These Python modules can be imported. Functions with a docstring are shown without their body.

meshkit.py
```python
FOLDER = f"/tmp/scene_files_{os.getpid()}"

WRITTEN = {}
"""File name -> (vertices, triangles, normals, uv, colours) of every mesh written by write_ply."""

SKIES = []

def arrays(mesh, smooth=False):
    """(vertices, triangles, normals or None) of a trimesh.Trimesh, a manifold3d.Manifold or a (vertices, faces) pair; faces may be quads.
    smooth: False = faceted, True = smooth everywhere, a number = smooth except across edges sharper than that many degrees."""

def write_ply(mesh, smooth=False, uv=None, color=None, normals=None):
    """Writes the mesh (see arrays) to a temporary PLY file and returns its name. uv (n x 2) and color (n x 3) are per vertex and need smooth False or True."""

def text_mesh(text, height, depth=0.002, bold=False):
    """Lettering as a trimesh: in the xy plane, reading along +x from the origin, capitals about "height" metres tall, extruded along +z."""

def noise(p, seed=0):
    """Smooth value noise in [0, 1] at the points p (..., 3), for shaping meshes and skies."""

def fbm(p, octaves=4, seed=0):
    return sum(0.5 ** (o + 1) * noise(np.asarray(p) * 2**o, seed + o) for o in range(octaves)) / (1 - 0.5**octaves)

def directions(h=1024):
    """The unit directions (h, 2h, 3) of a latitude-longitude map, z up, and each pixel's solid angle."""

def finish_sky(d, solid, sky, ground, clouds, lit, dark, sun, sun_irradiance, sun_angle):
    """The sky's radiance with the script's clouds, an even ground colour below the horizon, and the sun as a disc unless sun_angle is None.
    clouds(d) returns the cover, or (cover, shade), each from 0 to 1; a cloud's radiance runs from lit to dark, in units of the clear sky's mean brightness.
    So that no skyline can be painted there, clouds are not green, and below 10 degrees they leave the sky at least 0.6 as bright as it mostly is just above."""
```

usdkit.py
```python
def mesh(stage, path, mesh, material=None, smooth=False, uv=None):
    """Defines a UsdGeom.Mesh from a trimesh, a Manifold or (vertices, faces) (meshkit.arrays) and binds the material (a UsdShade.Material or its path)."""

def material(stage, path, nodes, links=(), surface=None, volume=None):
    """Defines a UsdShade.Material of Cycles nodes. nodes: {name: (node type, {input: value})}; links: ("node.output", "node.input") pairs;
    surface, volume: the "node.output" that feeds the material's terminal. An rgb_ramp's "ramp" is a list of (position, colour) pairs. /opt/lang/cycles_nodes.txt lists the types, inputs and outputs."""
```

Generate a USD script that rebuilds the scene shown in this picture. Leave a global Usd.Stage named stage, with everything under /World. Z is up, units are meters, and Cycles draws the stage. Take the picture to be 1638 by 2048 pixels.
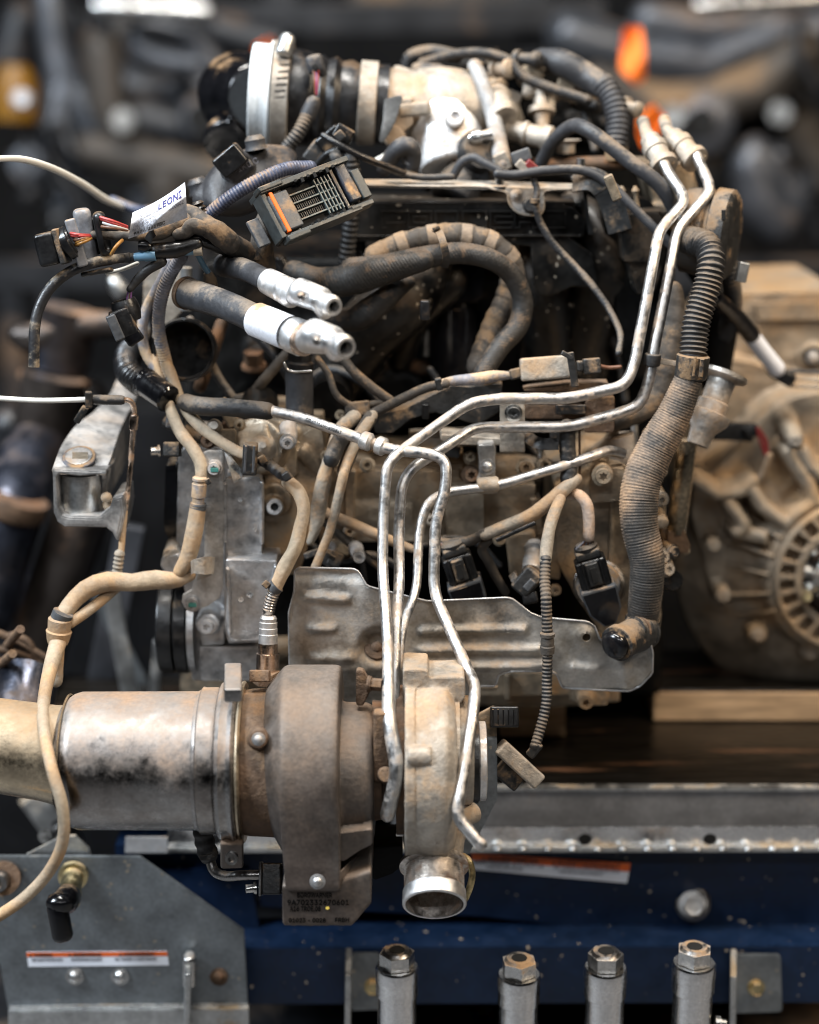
import math, numpy as np, trimesh, manifold3d, usdkit, meshkit
from manifold3d import Manifold, CrossSection
from shapely.geometry import LineString, Polygon, Point
from shapely import affinity
from pxr import Usd, UsdGeom, UsdLux, UsdShade, Gf, Sdf

stage = Usd.Stage.CreateInMemory()
UsdGeom.SetStageUpAxis(stage, 'Z'); UsdGeom.SetStageMetersPerUnit(stage, 1.0)
UsdGeom.Xform.Define(stage, '/World'); UsdGeom.Scope.Define(stage, '/World/Looks')

# ---------------------------------------------------------------- camera
W, H, F = 1638.0, 2048.0, 3469.0            # the photograph's size and focal length in pixels
PITCH, DIST = math.radians(15), 1.80
FWD = np.array([0, math.cos(PITCH), -math.sin(PITCH)]); UP = np.array([0, math.sin(PITCH), math.cos(PITCH)]); RIGHT = np.array([1.0, 0, 0])
CAM = -FWD * DIST
cam = UsdGeom.Camera.Define(stage, '/World/camera')
cam.CreateHorizontalApertureAttr(24.0); cam.CreateVerticalApertureAttr(24.0 * H / W)
cam.CreateFocalLengthAttr(24.0 * F / W); cam.CreateFocusDistanceAttr(1.71); cam.CreateFStopAttr(1.35)
cam.CreateClippingRangeAttr(Gf.Vec2f(0.05, 100)); cam.CreateExposureAttr(-0.12)
UsdGeom.Xformable(cam).AddTransformOp().Set(Gf.Matrix4d(*[float(x) for r in ([*RIGHT, 0], [*UP, 0], [*(-FWD), 0], [*CAM, 1]) for x in r]))

# ---------------------------------------------------------------- lamps of the workshop
def lamp(name, at, to, w, h, power, color):
    l = UsdLux.RectLight.Define(stage, '/World/' + name)
    l.CreateWidthAttr(w); l.CreateHeightAttr(h); l.CreateIntensityAttr(power); l.CreateColorAttr(Gf.Vec3f(*color)); l.CreateNormalizeAttr(False)
    z = np.array(at, float) - np.array(to, float); z /= np.linalg.norm(z)
    x = np.cross([0, 0, 1.0], z); x /= np.linalg.norm(x); y = np.cross(z, x)
    UsdGeom.Xformable(l).AddTransformOp().Set(Gf.Matrix4d(*[float(v) for r in ([*x, 0], [*y, 0], [*z, 0], [*at, 1]) for v in r]))
    p = l.GetPrim(); p.SetCustomDataByKey('kind', 'structure')
lamp('window_light', (-2.2, -1.1, 2.1), (0, 0, 0.1), 0.7, 1.0, 84.0, (0.80, 0.90, 1.0))
lamp('ceiling_light', (1.9, -0.8, 1.9), (0.3, 0.1, 0.0), 0.45, 0.7, 66.0, (1.0, 0.80, 0.58))
lamp('ceiling_light_001', (-0.3, -0.4, 2.7), (0, 0, 0), 2.0, 0.14, 180.0, (1.0, 0.96, 0.90))
lamp('ceiling_light_002', (-0.6, 1.4, 3.2), (0, 2.6, 0), 3.0, 0.5, 4.5, (0.90, 0.95, 1.0))
lamp('ceiling_light_003', (0.2, -3.0, 2.2), (0, 0, -.1), 3.0, 0.11, 30.0, (0.97, 0.98, 1.0))
dome = UsdLux.DomeLight.Define(stage, '/World/room_light')
usdkit.material(stage, '/World/Looks/room_light', {'b': ('background_shader', {'color': (0.9, 0.95, 1.0), 'strength': 0.001})}, [], surface='b.background')
UsdShade.MaterialBindingAPI.Apply(dome.GetPrim()).Bind(UsdShade.Material.Get(stage, '/World/Looks/room_light'))
dome.GetPrim().SetCustomDataByKey('kind', 'structure')

# ---------------------------------------------------------------- where things stand: photo position + depth -> metres
ZT = dict(a=(0, 0, 1.998), b=(400, 40, 3.9), c=(780, 60, 2.275), d=(0, 380, 3.276), e=(400, 440, 2.34), f=(1000, 480, 2.567), g=(0, 760, 2.642),
          h=(320, 820, 2.73), i=(780, 820, 2.642), j=(0, 1300, 2.642), k=(440, 1300, 2.409), l=(0, 1640, 2.34), m=(680, 1560, 1.71), n=(1200, 560, 2.56),
          p=(740, 340, 3.276), q=(1080, 0, 2.935), r=(0, 540, 2.56), o=(0, 0, 1), s=(560, 1680, 4.095), t=(230, 350, 6.067))
def P(px, py, Y):
    d = FWD + RIGHT * ((px - W / 2) / F) + UP * ((H / 2 - py) / F)
    return CAM + d * ((Y - CAM[1]) / d[1])
def PX(v):
    q = np.asarray(v) - CAM; z = q @ FWD
    return W / 2 + F * (q @ RIGHT) / z, H / 2 - F * (q @ UP) / z
def S(p): return float((np.asarray(p) - CAM) @ FWD / F)          # metres per pixel at a point
def C(z, *xy):                                                     # zoomed picture -> photo pixels
    ox, oy, s = ZT[z]
    return [(ox + xy[i] / s, oy + xy[i + 1] / s) for i in range(0, len(xy), 2)]
def L(z, Y, *xy):                                                  # points in the world
    q = C(z, *xy); n = len(q)
    if np.ndim(Y) == 0: Y = [Y] * n
    if len(Y) != n: Y = np.interp(np.linspace(0, 1, n), np.linspace(0, 1, len(Y)), Y)
    return np.array([P(a, b, y) for (a, b), y in zip(q, Y)])
V = lambda *a: np.array(a, float)
def unit(v): v = np.asarray(v, float); return v / np.linalg.norm(v)

# ---------------------------------------------------------------- materials
MATS = {}
DUST = (0.42, 0.305, 0.185)
def mat(name, base, met=0.0, rough=0.5, dust=0.3, dcol=DUST, up=0.25, sc=22, bump=0.25, var=0.35, speck=0.0, grime=0.3, fine=260, spec=0.5, coat=0, dmax=0.92, second=None, wide=0.13, nw=1.0, stretch=(1, 1, 1)):
    """A worn surface: base colour with blotches, brown dust lying in patches (more on faces that look up), dark grime, fine relief."""
    dcol = tuple(np.array(dcol) * (0.74, 0.70, 0.63))
    nodes = {
        'g': ('geometry', {}), 'st': ('vector_math', {'math_type': 'multiply', 'vector2': stretch}), 'sz': ('separate_xyz', {}),
        'n1': ('noise_texture', {'scale': sc, 'detail': 8, 'roughness': 0.66}), 'n2': ('noise_texture', {'scale': fine, 'detail': 3, 'roughness': 0.6}),
        'n3': ('noise_texture', {'scale': sc * 2.7, 'detail': 5, 'roughness': 0.6}), 'n4': ('noise_texture', {'scale': sc * 0.55, 'detail': 6, 'roughness': 0.7}),
        'off': ('vector_math', {'math_type': 'add', 'vector2': (3.1, 7.7, 1.9)}), 'off2': ('vector_math', {'math_type': 'add', 'vector2': (-5.3, 2.2, 8.4)}),
        'upm': ('math', {'math_type': 'multiply', 'value2': up}), 'a1': ('math', {'math_type': 'multiply_add', 'value2': 0.34 * nw}), 'n1c': ('map_range', {'from_min': 0.30, 'from_max': 0.70, 'to_min': 0.5 - 0.34 * nw, 'to_max': 0.5 + 0.34 * nw, 'clamp': False}), 'a2': ('math', {'math_type': 'add'}), 'a0': ('math', {'math_type': 'multiply_add', 'value2': 0.20}),
        'd': ('map_range', {'range_type': 'smoothstep', 'from_min': 1.14 - 0.60 * dust - 0.17 * (1 - nw) - wide, 'from_max': 1.14 - 0.60 * dust - 0.17 * (1 - nw) + wide, 'to_min': 0.0, 'to_max': dmax if dust > 0 else 0.0, 'clamp': True}),
        'bv': ('map_range', {'from_min': 0.3, 'from_max': 0.7, 'to_min': 1 - var, 'to_max': 1 + var, 'clamp': True}),
        'bc': ('mix_color', {'blend_type': 'multiply', 'fac': 1.0, 'a': base}),
        'gr': ('map_range', {'range_type': 'smoothstep', 'from_min': 0.50, 'from_max': 0.72, 'to_min': 0, 'to_max': grime, 'clamp': True}),
        'gc': ('mix_color', {'b': tuple(0.25 * np.array(base) + 0.004)}),
        'dv': ('map_range', {'from_min': 0.3, 'from_max': 0.7, 'to_min': 0.55, 'to_max': 1.25, 'clamp': True}),
        'dt': ('mix_color', {'a': tuple(np.array(dcol) * 0.45 + 0.5 * float(np.mean(dcol))), 'b': tuple(np.array(dcol) * (1.12, 0.98, 0.85))}), 'dtf': ('map_range', {'from_min': 0.38, 'from_max': 0.62, 'to_min': 0, 'to_max': 1, 'clamp': True}),
        'dc': ('mix_color', {'blend_type': 'multiply', 'fac': 1.0}),
        'mx': ('mix_color', {}), 'fv': ('map_range', {'from_min': 0.32, 'from_max': 0.68, 'to_min': 0.87, 'to_max': 1.10, 'clamp': True}), 'fm': ('mix_color', {'blend_type': 'multiply', 'fac': 1.0, 'use_clamp': False}), 'rr': ('map_range', {'from_min': 0.3, 'from_max': 0.7, 'to_min': max(rough - 0.10, 0.03), 'to_max': min(rough + 0.12, 1), 'clamp': True}),
        'rm': ('mix', {'color2': (0.9, 0.9, 0.9)}), 'rs': ('separate_xyz', {}), 'inv': ('math', {'math_type': 'subtract', 'value1': 1.0}), 'mm': ('math', {'math_type': 'multiply', 'value2': met}),
        'hh': ('math', {'math_type': 'multiply_add', 'value2': 0.6}), 'bp': ('bump', {'strength': bump, 'distance': 0.0012}),
        'b': ('principled_bsdf', {'specular_ior_level': spec, 'coat_weight': coat, 'coat_roughness': 0.08}),
    }
    links = [('g.position', 'st.vector1'), ('st.vector', 'n1.vector'), ('st.vector', 'n2.vector'), ('st.vector', 'off.vector1'), ('off.vector', 'n3.vector'), ('st.vector', 'off2.vector1'), ('off2.vector', 'n4.vector'),
             ('g.normal', 'sz.vector'), ('sz.z', 'upm.value1'), ('n3.fac', 'a1.value1'), ('n1.fac', 'n1c.value'), ('n1c.result', 'a0.value3'), ('n2.fac', 'a0.value1'), ('a0.value', 'a1.value3'), ('a1.value', 'a2.value1'), ('upm.value', 'a2.value2'), ('a2.value', 'd.value'),
             ('n3.fac', 'bv.value'), ('bv.result', 'bc.b'), ('n4.fac', 'gr.value'), ('gr.result', 'gc.fac'), ('bc.result', 'gc.a'),
             ('n4.fac', 'dv.value'), ('dv.result', 'dc.b'), ('n1.fac', 'dtf.value'), ('dtf.result', 'dt.fac'), ('dt.result', 'dc.a'), ('d.result', 'mx.fac'), ('gc.result', 'mx.a'), ('dc.result', 'mx.b'), ('n2.fac', 'fv.value'), ('fv.result', 'fm.b'), ('mx.result', 'fm.a'), ('fm.result', 'b.base_color'),
             ('n3.fac', 'rr.value'), ('d.result', 'rm.fac'), ('rr.result', 'rm.color1'), ('rm.color', 'rs.vector'), ('rs.x', 'b.roughness'), ('d.result', 'inv.value2'), ('inv.value', 'mm.value1'), ('mm.value', 'b.metallic'),
             ('d.result', 'hh.value1'), ('n2.fac', 'hh.value3'), ('hh.value', 'bp.height'), ('bp.normal', 'b.normal')]
    if speck:   # dried splashes
        nodes['vo'] = ('voronoi_texture', {'scale': 95, 'randomness': 1.0}); nodes['vn'] = ('noise_texture', {'scale': 55, 'detail': 4, 'roughness': 0.7})
        nodes['va'] = ('math', {'math_type': 'multiply_add', 'value2': -1.6}); nodes['vm'] = ('map_range', {'from_min': 0.10 * speck - 0.82, 'from_max': 0.10 * speck - 0.90, 'to_min': 0, 'to_max': 0.85, 'clamp': True})
        nodes['vc'] = ('mix_color', {'b': (0.40, 0.35, 0.28)})
        links = [l for l in links if l != ('fm.result', 'b.base_color')] + [('g.position', 'vo.vector'), ('g.position', 'vn.vector'), ('vn.fac', 'va.value1'), ('vo.distance', 'va.value3'), ('va.value', 'vm.value'), ('vm.result', 'vc.fac'), ('fm.result', 'vc.a'), ('vc.result', 'b.base_color')]
    if second:  # a second tone in soft patches (heat tint, rust)
        nodes['sm'] = ('map_range', {'range_type': 'smoothstep', 'from_min': 0.42, 'from_max': 0.62, 'to_min': 0, 'to_max': second[1], 'clamp': True}); nodes['sx'] = ('mix_color', {'a': base, 'b': second[0]})
        nodes['bc'] = ('mix_color', {'blend_type': 'multiply', 'fac': 1.0})
        links += [('n4.fac', 'sm.value'), ('sm.result', 'sx.fac'), ('sx.result', 'bc.a')]

    MATS[name] = usdkit.material(stage, '/World/Looks/' + name, nodes, links, surface='b.BSDF')
def flat(name, color, rough=0.5, met=0.0, **kw):
    MATS[name] = usdkit.material(stage, '/World/Looks/' + name, {'b': ('principled_bsdf', {'base_color': color, 'roughness': rough, 'metallic': met, **kw})}, [], surface='b.BSDF')

mat('cast_aluminium', (0.50,0.49,0.475), met=0.75, rough=0.42, dust=0.42, up=0.22, sc=16, bump=0.45, second=((0.30, 0.25, 0.19), 0.6), grime=0.75, dmax=0.65, wide=0.2)
mat('cast_clean', (0.50,0.50,0.505), met=0.8, rough=0.38, dust=0.30, up=0.2, sc=30, bump=0.35, grime=0.45, dmax=0.6, dcol=(0.44,0.36,0.27), wide=0.2, var=0.2)
mat('cast_dirty', (0.27, 0.22, 0.16), met=0.5, rough=0.5, dust=0.45, up=0.25, sc=20, bump=0.6, grime=0.75, dmax=0.7)
mat('cast_tan', (0.40,0.36,0.31), met=0.6, rough=0.55, dust=0.46, up=0.15, sc=16, bump=0.5, grime=0.75, dcol=(0.47,0.35,0.22), dmax=0.7, wide=0.2)
mat('gear_casing', (0.30,0.25,0.19), met=0.6, rough=0.42, dust=0.50, up=0.15, sc=10, bump=0.4, grime=0.75, dcol=(0.46,0.32,0.17), dmax=0.7, wide=0.2)
mat('bright_aluminium', (0.74,0.74,0.74), met=0.9, rough=0.42, dust=0.16, sc=20, bump=0.06, var=0.05, grime=0.1, dmax=0.5)
mat('pipe_aluminium', (0.52,0.51,0.50), met=1, rough=0.40, dust=0.40, up=0.10, sc=45, bump=0.2, var=0.12, grime=0.35, dmax=0.55, dcol=(0.52, 0.42, 0.31))
mat('shield_steel', (0.46,0.445,0.42), met=0.9, rough=0.46, dust=0.42, up=0.3, sc=12, bump=0.25, grime=0.75, dmax=0.8, second=((0.36, 0.30, 0.22), 0.7), wide=0.25)
mat('heat_steel', (0.33,0.325,0.32), met=1, rough=0.21, dust=0.08, up=0.5, sc=16, bump=0.08, grime=0.15, dmax=0.85, dcol=(0.36,0.27,0.20), second=((0.22, 0.195, 0.18), 0.7), wide=0.34, var=0.2, nw=0.55)
mat('golden_steel', (0.46,0.38,0.27), met=1, rough=0.2, dust=0.22, up=0.3, sc=9, bump=0.2, grime=0.3, dcol=(0.34, 0.24, 0.14), wide=0.3, nw=0.5)
mat('cover_steel', (0.10,0.088,0.08), met=0.6, rough=0.42, dust=0.42, up=0.4, sc=9, bump=0.3, grime=0.35, dmax=0.55, dcol=(0.38,0.28,0.20), second=((0.13, 0.10, 0.085), 0.7), wide=0.3, nw=0.7)
mat('rust', (0.13,0.08,0.05), met=0.4, rough=0.75, dust=0.45, sc=40, bump=0.8, dcol=(0.24,0.165,0.105))
mat('dark_rust', (0.10, 0.06, 0.035), met=0.2, rough=0.7, dust=0.35, sc=30, bump=0.6, dcol=(0.22, 0.12, 0.06))
mat('copper_steel', (0.52, 0.41, 0.33), met=1, rough=0.25, dust=0.2, sc=30, bump=0.1, dcol=(0.4, 0.25, 0.14))
mat('black_plastic', (0.007,0.007,0.0075), rough=0.32, dust=0.14, up=0.2, sc=26, bump=0.2, grime=0, dmax=0.4)
mat('manifold_plastic', (0.010,0.0098,0.0095), rough=0.3, dust=0.32, up=0.5, sc=14, bump=0.25, grime=0, dmax=0.22, speck=1.0, dcol=(0.24, 0.18, 0.12), spec=0.5)  # dust on upward faces also paints a brown sheen on the runners
mat('gloss_black', (0.005,0.005,0.006), rough=0.14, dust=0.03, sc=18, bump=0.05, grime=0)
mat('grey_plastic', (0.06,0.063,0.068), rough=0.45, dust=0.22, up=0.2, sc=26, bump=0.2, dmax=0.6)
mat('dusty_plastic', (0.018,0.018,0.018), rough=0.5, dust=0.42, up=0.30, sc=30, bump=0.5, dmax=0.6)
mat('dusty_rubber', (0.017,0.017,0.018), rough=0.55, dust=0.32, up=0.40, sc=24, bump=0.5, dmax=0.45, dcol=(0.36,0.31,0.255))
mat('grey_rubber', (0.030,0.031,0.035), rough=0.55, dust=0.24, up=0.25, sc=20, bump=0.35, dmax=0.45, dcol=(0.45, 0.40, 0.34))
mat('clean_rubber', (0.009,0.009,0.010), rough=0.34, dust=0.12, up=0.2, sc=24, bump=0.3, dmax=0.25)
mat('blue_conduit', (0.055, 0.065, 0.105), rough=0.42, dust=0.30, up=0.25, sc=30, bump=0.3, dmax=0.7)
mat('braid', (0.018,0.0165,0.015), rough=0.6, dust=0.28, up=0.35, sc=60, bump=0.5, dmax=0.35, dcol=(0.30, 0.22, 0.15))
mat('cloth_tape', (0.055,0.046,0.038), rough=0.75, dust=0.34, up=0.20, sc=26, bump=0.6, dmax=0.5)
mat('pale_tape', (0.27, 0.235, 0.19), rough=0.75, dust=0.60, up=0.10, sc=22, bump=0.5, dmax=0.85, dcol=(0.48,0.365,0.25))
mat('sand_sleeve', (0.34,0.27,0.19), rough=0.8, dust=0.66, up=0.10, sc=16, bump=0.35, dmax=0.9, dcol=(0.52,0.40,0.27))
mat('grey_sleeve', (0.20,0.20,0.23), rough=0.6, dust=0.62, up=0.12, sc=26, bump=0.35, dmax=0.9, dcol=(0.58, 0.47, 0.34))
mat('galvanised', (0.50, 0.51, 0.51), met=0.9, rough=0.36, dust=0.14, sc=14, bump=0.18, var=0.25, grime=0.35, dcol=(0.42, 0.37, 0.28))
mat('dull_galvanised', (0.22,0.24,0.255), met=0.8, rough=0.42, dust=0.12, up=0.1, sc=9, bump=0.15, var=0.3, grime=0.35, dcol=(0.30,0.30,0.28), speck=1.0)
mat('zinc', (0.62, 0.62, 0.61), met=1, rough=0.26, dust=0.10, sc=20, bump=0.1, var=0.12)
mat('dark_zinc', (0.30, 0.29, 0.28), met=1, rough=0.32, dust=0.16, sc=20, bump=0.1, var=0.12)
mat('yellow_zinc', (0.60, 0.50, 0.28), met=1, rough=0.3, dust=0.2, sc=20, bump=0.1)
mat('blue_paint', (0.004,0.014,0.042), rough=0.42, dust=0.0, sc=14, bump=0.1, var=0.25, spec=0.35, dmax=0.3, speck=0.6)
mat('grey_paint', (0.20, 0.20, 0.205), met=0.3, rough=0.4, dust=0.18, sc=8, bump=0.12, var=0.2)
mat('oily_wood', (0.008,0.0065,0.005), rough=0.24, dust=0.06, up=0.1, sc=30, bump=0.4, grime=0.5, dcol=(0.16, 0.085, 0.045), stretch=(0.12, 1, 1))
mat('wood', (0.55,0.38,0.23), rough=0.7, dust=0.15, sc=45, bump=0.3, dcol=(0.45, 0.31, 0.18), grime=0.5, stretch=(0.08, 1, 1), var=0.45)
mat('dark_core', (0.005,0.005,0.005), met=0.2, rough=0.5, dust=0.22, up=0.2, sc=24, bump=0.5, dcol=(0.13,0.09,0.055), dmax=0.2, spec=0.15)  # near black: shade of the deep engine recesses put into the colour
mat('chassis_grey', (0.085,0.092,0.106), met=0.5, rough=0.38, dust=0.25, up=0.2, sc=4, bump=0.1, dcol=(0.30, 0.22, 0.15), second=((0.09, 0.09, 0.10), 0.8), dmax=0.6)
mat('chassis_tan', (0.055,0.047,0.04), met=0.2, rough=0.6, dust=0.35, up=0.2, sc=4, bump=0.1, dmax=0.55)
mat('chassis_dark', (0.015,0.016,0.019), met=0.2, rough=0.45, dust=0.25, up=0.2, sc=4, bump=0.1, dcol=(0.14, 0.10, 0.07))
mat('blued_steel', (0.055,0.062,0.085), met=0.8, rough=0.28, dust=0.25, up=0.2, sc=7, bump=0.12, dcol=(0.17, 0.12, 0.085), second=((0.10, 0.075, 0.06), 0.8))
mat('brown_steel', (0.06,0.05,0.045), met=0.7, rough=0.38, dust=0.25, up=0.2, sc=7, bump=0.12, dcol=(0.25, 0.16, 0.10))
mat('white_plastic', (0.62, 0.65, 0.66), rough=0.4, dust=0.12, up=0.1, sc=12, bump=0.05, grime=0.1, var=0.1)
mat('paper', (0.6,0.6,0.63), rough=0.65, dust=0.04, sc=20, bump=0.1, var=0.05, grime=0.05)
mat('floor', (0.11,0.11,0.113), rough=0.55, dust=0.0, sc=2, bump=0.1)
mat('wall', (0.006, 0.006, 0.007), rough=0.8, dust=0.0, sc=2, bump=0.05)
flat('orange', (0.85, 0.13, 0.01), 0.45); flat('orange_tag', (0.95, 0.20, 0.015), 0.6); flat('label_orange', (0.75, 0.13, 0.02), 0.5); flat('label_white', (0.80, 0.82, 0.88), 0.5); flat('print_black', (0.02, 0.02, 0.02), 0.6)
flat('print_blue', (0.02, 0.02, 0.13), 0.6); flat('print_grey', (0.16, 0.16, 0.19), 0.6); flat('red_wire', (0.30, 0.03, 0.025), 0.4); flat('orange_wire', (0.30, 0.14, 0.03), 0.4); flat('brown_wire', (0.14, 0.06, 0.03), 0.4); flat('violet_wire', (0.16, 0.07, 0.20), 0.4)
flat('white_wire', (0.6, 0.58, 0.55), 0.4); flat('blue_sleeve', (0.10, 0.20, 0.29), 0.35); flat('green_mark', (0.02, 0.12, 0.10), 0.6); flat('hole_black', (0.003, 0.003, 0.003), 0.9); flat('yellow_paint', (0.22, 0.10, 0.005), 0.4); flat('red_plastic', (0.16, 0.02, 0.02), 0.4)
flat('white_tube', (0.72, 0.71, 0.66), 0.35); flat('yellow_mark', (0.65, 0.48, 0.08), 0.6)
flat('white_metal', (0.93, 0.93, 0.93), 0.42, 0.25)
mat('woven_dust', (0.035,0.032,0.029), rough=0.7, dust=0.44, up=0.10, sc=8, bump=0.5, dmax=0.8, dcol=(0.50, 0.38, 0.28), wide=0.22)
mat('pink_sleeve', (0.45, 0.36, 0.30), rough=0.8, dust=0.5, sc=20, bump=0.3, dcol=(0.55, 0.42, 0.33))
mat('grey_shell', (0.035,0.040,0.040), rough=0.42, dust=0.06, up=0.2, sc=26, bump=0.15, dmax=0.6); mat('bar_grey', (0.08,0.10,0.10), rough=0.35, dust=0.1); mat('pin_dark', (0.03, 0.03, 0.03), rough=0.4, dust=0.1); mat('blue_black', (0.02, 0.023, 0.032), rough=0.35, dust=0.12)
mat('dusty_cover', (0.032, 0.032, 0.035), rough=0.42, dust=0.1, up=0.25, sc=16, bump=0.25, dmax=0.35); mat('plug_grey', (0.19,0.195,0.21), rough=0.4, dust=0.15, sc=26, bump=0.15); mat('scuffed_rubber', (0.016, 0.016, 0.018), rough=0.4, dust=0.40, up=0.1, sc=24, bump=0.4, dmax=0.75, dcol=(0.50, 0.46, 0.38))
mat('bracket_steel', (0.56,0.55,0.54), met=0.85, rough=0.36, dust=0.30, up=0.12, sc=14, bump=0.2, dmax=0.65, dcol=(0.47, 0.37, 0.26), nw=0.7, wide=0.25); mat('rubber_rim', (0.05, 0.055, 0.07), rough=0.5, dust=0.1); mat('cast_tan_far', (0.34,0.29,0.23), met=0.5, rough=0.45, dust=0.50, up=0.3, sc=10, bump=0.3, dcol=(0.46,0.335,0.19), second=((0.22, 0.17, 0.12), 0.6), dmax=0.75, wide=0.2)
mat('glint_metal', (0.90, 0.90, 0.90), met=0.5, rough=0.42, dust=0.30, up=0.30, sc=20, bump=0.2, var=0.06, grime=0.05, dcol=(0.55, 0.38, 0.2))  # reflection on the throttle elbow painted in as a pale base colour
mat('thread_aluminium', (0.66, 0.62, 0.58), met=1, rough=0.38, dust=0.55, up=0.0, sc=40, bump=0.3, dcol=(0.42, 0.27, 0.16), dmax=0.7)
mat('satin_steel', (0.85,0.85,0.85), met=1, rough=0.2, dust=0.0, up=0.0, sc=16, bump=0.02, var=0.06, grime=0.2, dmax=0.4)
mat('matte_grey', (0.30, 0.30, 0.30), met=0.2, rough=0.55, dust=0.40, up=0.2, sc=26, bump=0.2, dmax=0.6); mat('tan_tape', (0.20, 0.155, 0.115), rough=0.75, dust=0.4, sc=30, bump=0.4, dmax=0.6)
mat('shade_black', (0.006, 0.006, 0.007), rough=0.7, dust=0.1, sc=6, bump=0.05, dmax=0.3, dcol=(0.05, 0.04, 0.03), spec=0.2)  # near black for added sheets that stand in for shade
# ---------------------------------------------------------------- things and parts
USED = {}
def numbered(parent, name):
    k = (parent, name); n = USED.get(k, 0); USED[k] = n + 1
    return f'{parent}/{name}' + (f'_{n:03d}' if n else '')
class T:
    def __init__(s, path, loc): s.path, s.loc = path, np.asarray(loc, float)
def data(prim, **kw):
    for k, v in kw.items():
        if v: prim.SetCustomDataByKey(k, v)
def thing(name, label, cat, loc=(0, 0, 0), group=None, kind=None):
    path = numbered('/World', name); x = UsdGeom.Xform.Define(stage, path); x.AddTranslateOp().Set(Gf.Vec3d(*map(float, loc)))
    data(x.GetPrim(), label=label, category=cat, group=group, kind=kind)
    return T(path, loc)
def vf(m):
    if isinstance(m, Manifold): q = m.to_mesh(); return np.array(q.vert_properties[:, :3], float), np.array(q.tri_verts)
    if isinstance(m, trimesh.Trimesh): return np.array(m.vertices), np.array(m.faces)
    return np.asarray(m[0], float), np.asarray(m[1])
def join(*ms):
    vs, fs, n = [], [], 0
    for m in ms:
        v, f = vf(m); vs.append(v); fs.append(f + n); n += len(v)
    return np.vstack(vs), np.vstack(fs)
def part(parent, name, m, material, smooth=40, label=None, kind=None):
    v, f = vf(m); path = numbered(parent.path, name)
    g = usdkit.mesh(stage, path, (v - parent.loc, f), MATS[material], smooth=smooth)
    data(g.GetPrim(), label=label, kind=kind)
    return T(path, parent.loc)
def solo(name, label, cat, m, material, smooth=40, group=None, kind=None):
    t = part(T('/World', (0, 0, 0)), name, m, material, smooth)
    data(stage.GetPrimAtPath(t.path), label=label, category=cat, group=group, kind=kind)
    return t

# ---------------------------------------------------------------- shapes
def catmull(p, step):
    p = np.asarray(p, float)
    if len(p) == 2: n = max(2, int(np.linalg.norm(p[1] - p[0]) / step) + 1); t = np.linspace(0, 1, n)[:, None]; return p[0] * (1 - t) + p[1] * t
    q = np.vstack([2 * p[0] - p[1], p, 2 * p[-1] - p[-2]]); out = []
    for i in range(1, len(q) - 2):
        a, b, c, d = q[i - 1:i + 3]
        ta = np.linalg.norm(b - a) ** .5 + 1e-9; tb = np.linalg.norm(c - b) ** .5 + 1e-9; tc = np.linalg.norm(d - c) ** .5 + 1e-9
        m1 = (c - b) + tb * ((b - a) / ta - (c - a) / (ta + tb)); m2 = (c - b) + tb * ((d - c) / tc - (d - b) / (tb + tc))
        n = max(3, int(np.linalg.norm(c - b) / step) + 1); t = np.linspace(0, 1, n, endpoint=False)[:, None]
        out.append((2*t**3-3*t**2+1)*b + (t**3-2*t**2+t)*m1 + (-2*t**3+3*t**2)*c + (t**3-t**2)*m2)
    return np.vstack(out + [p[-1:]])
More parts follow.
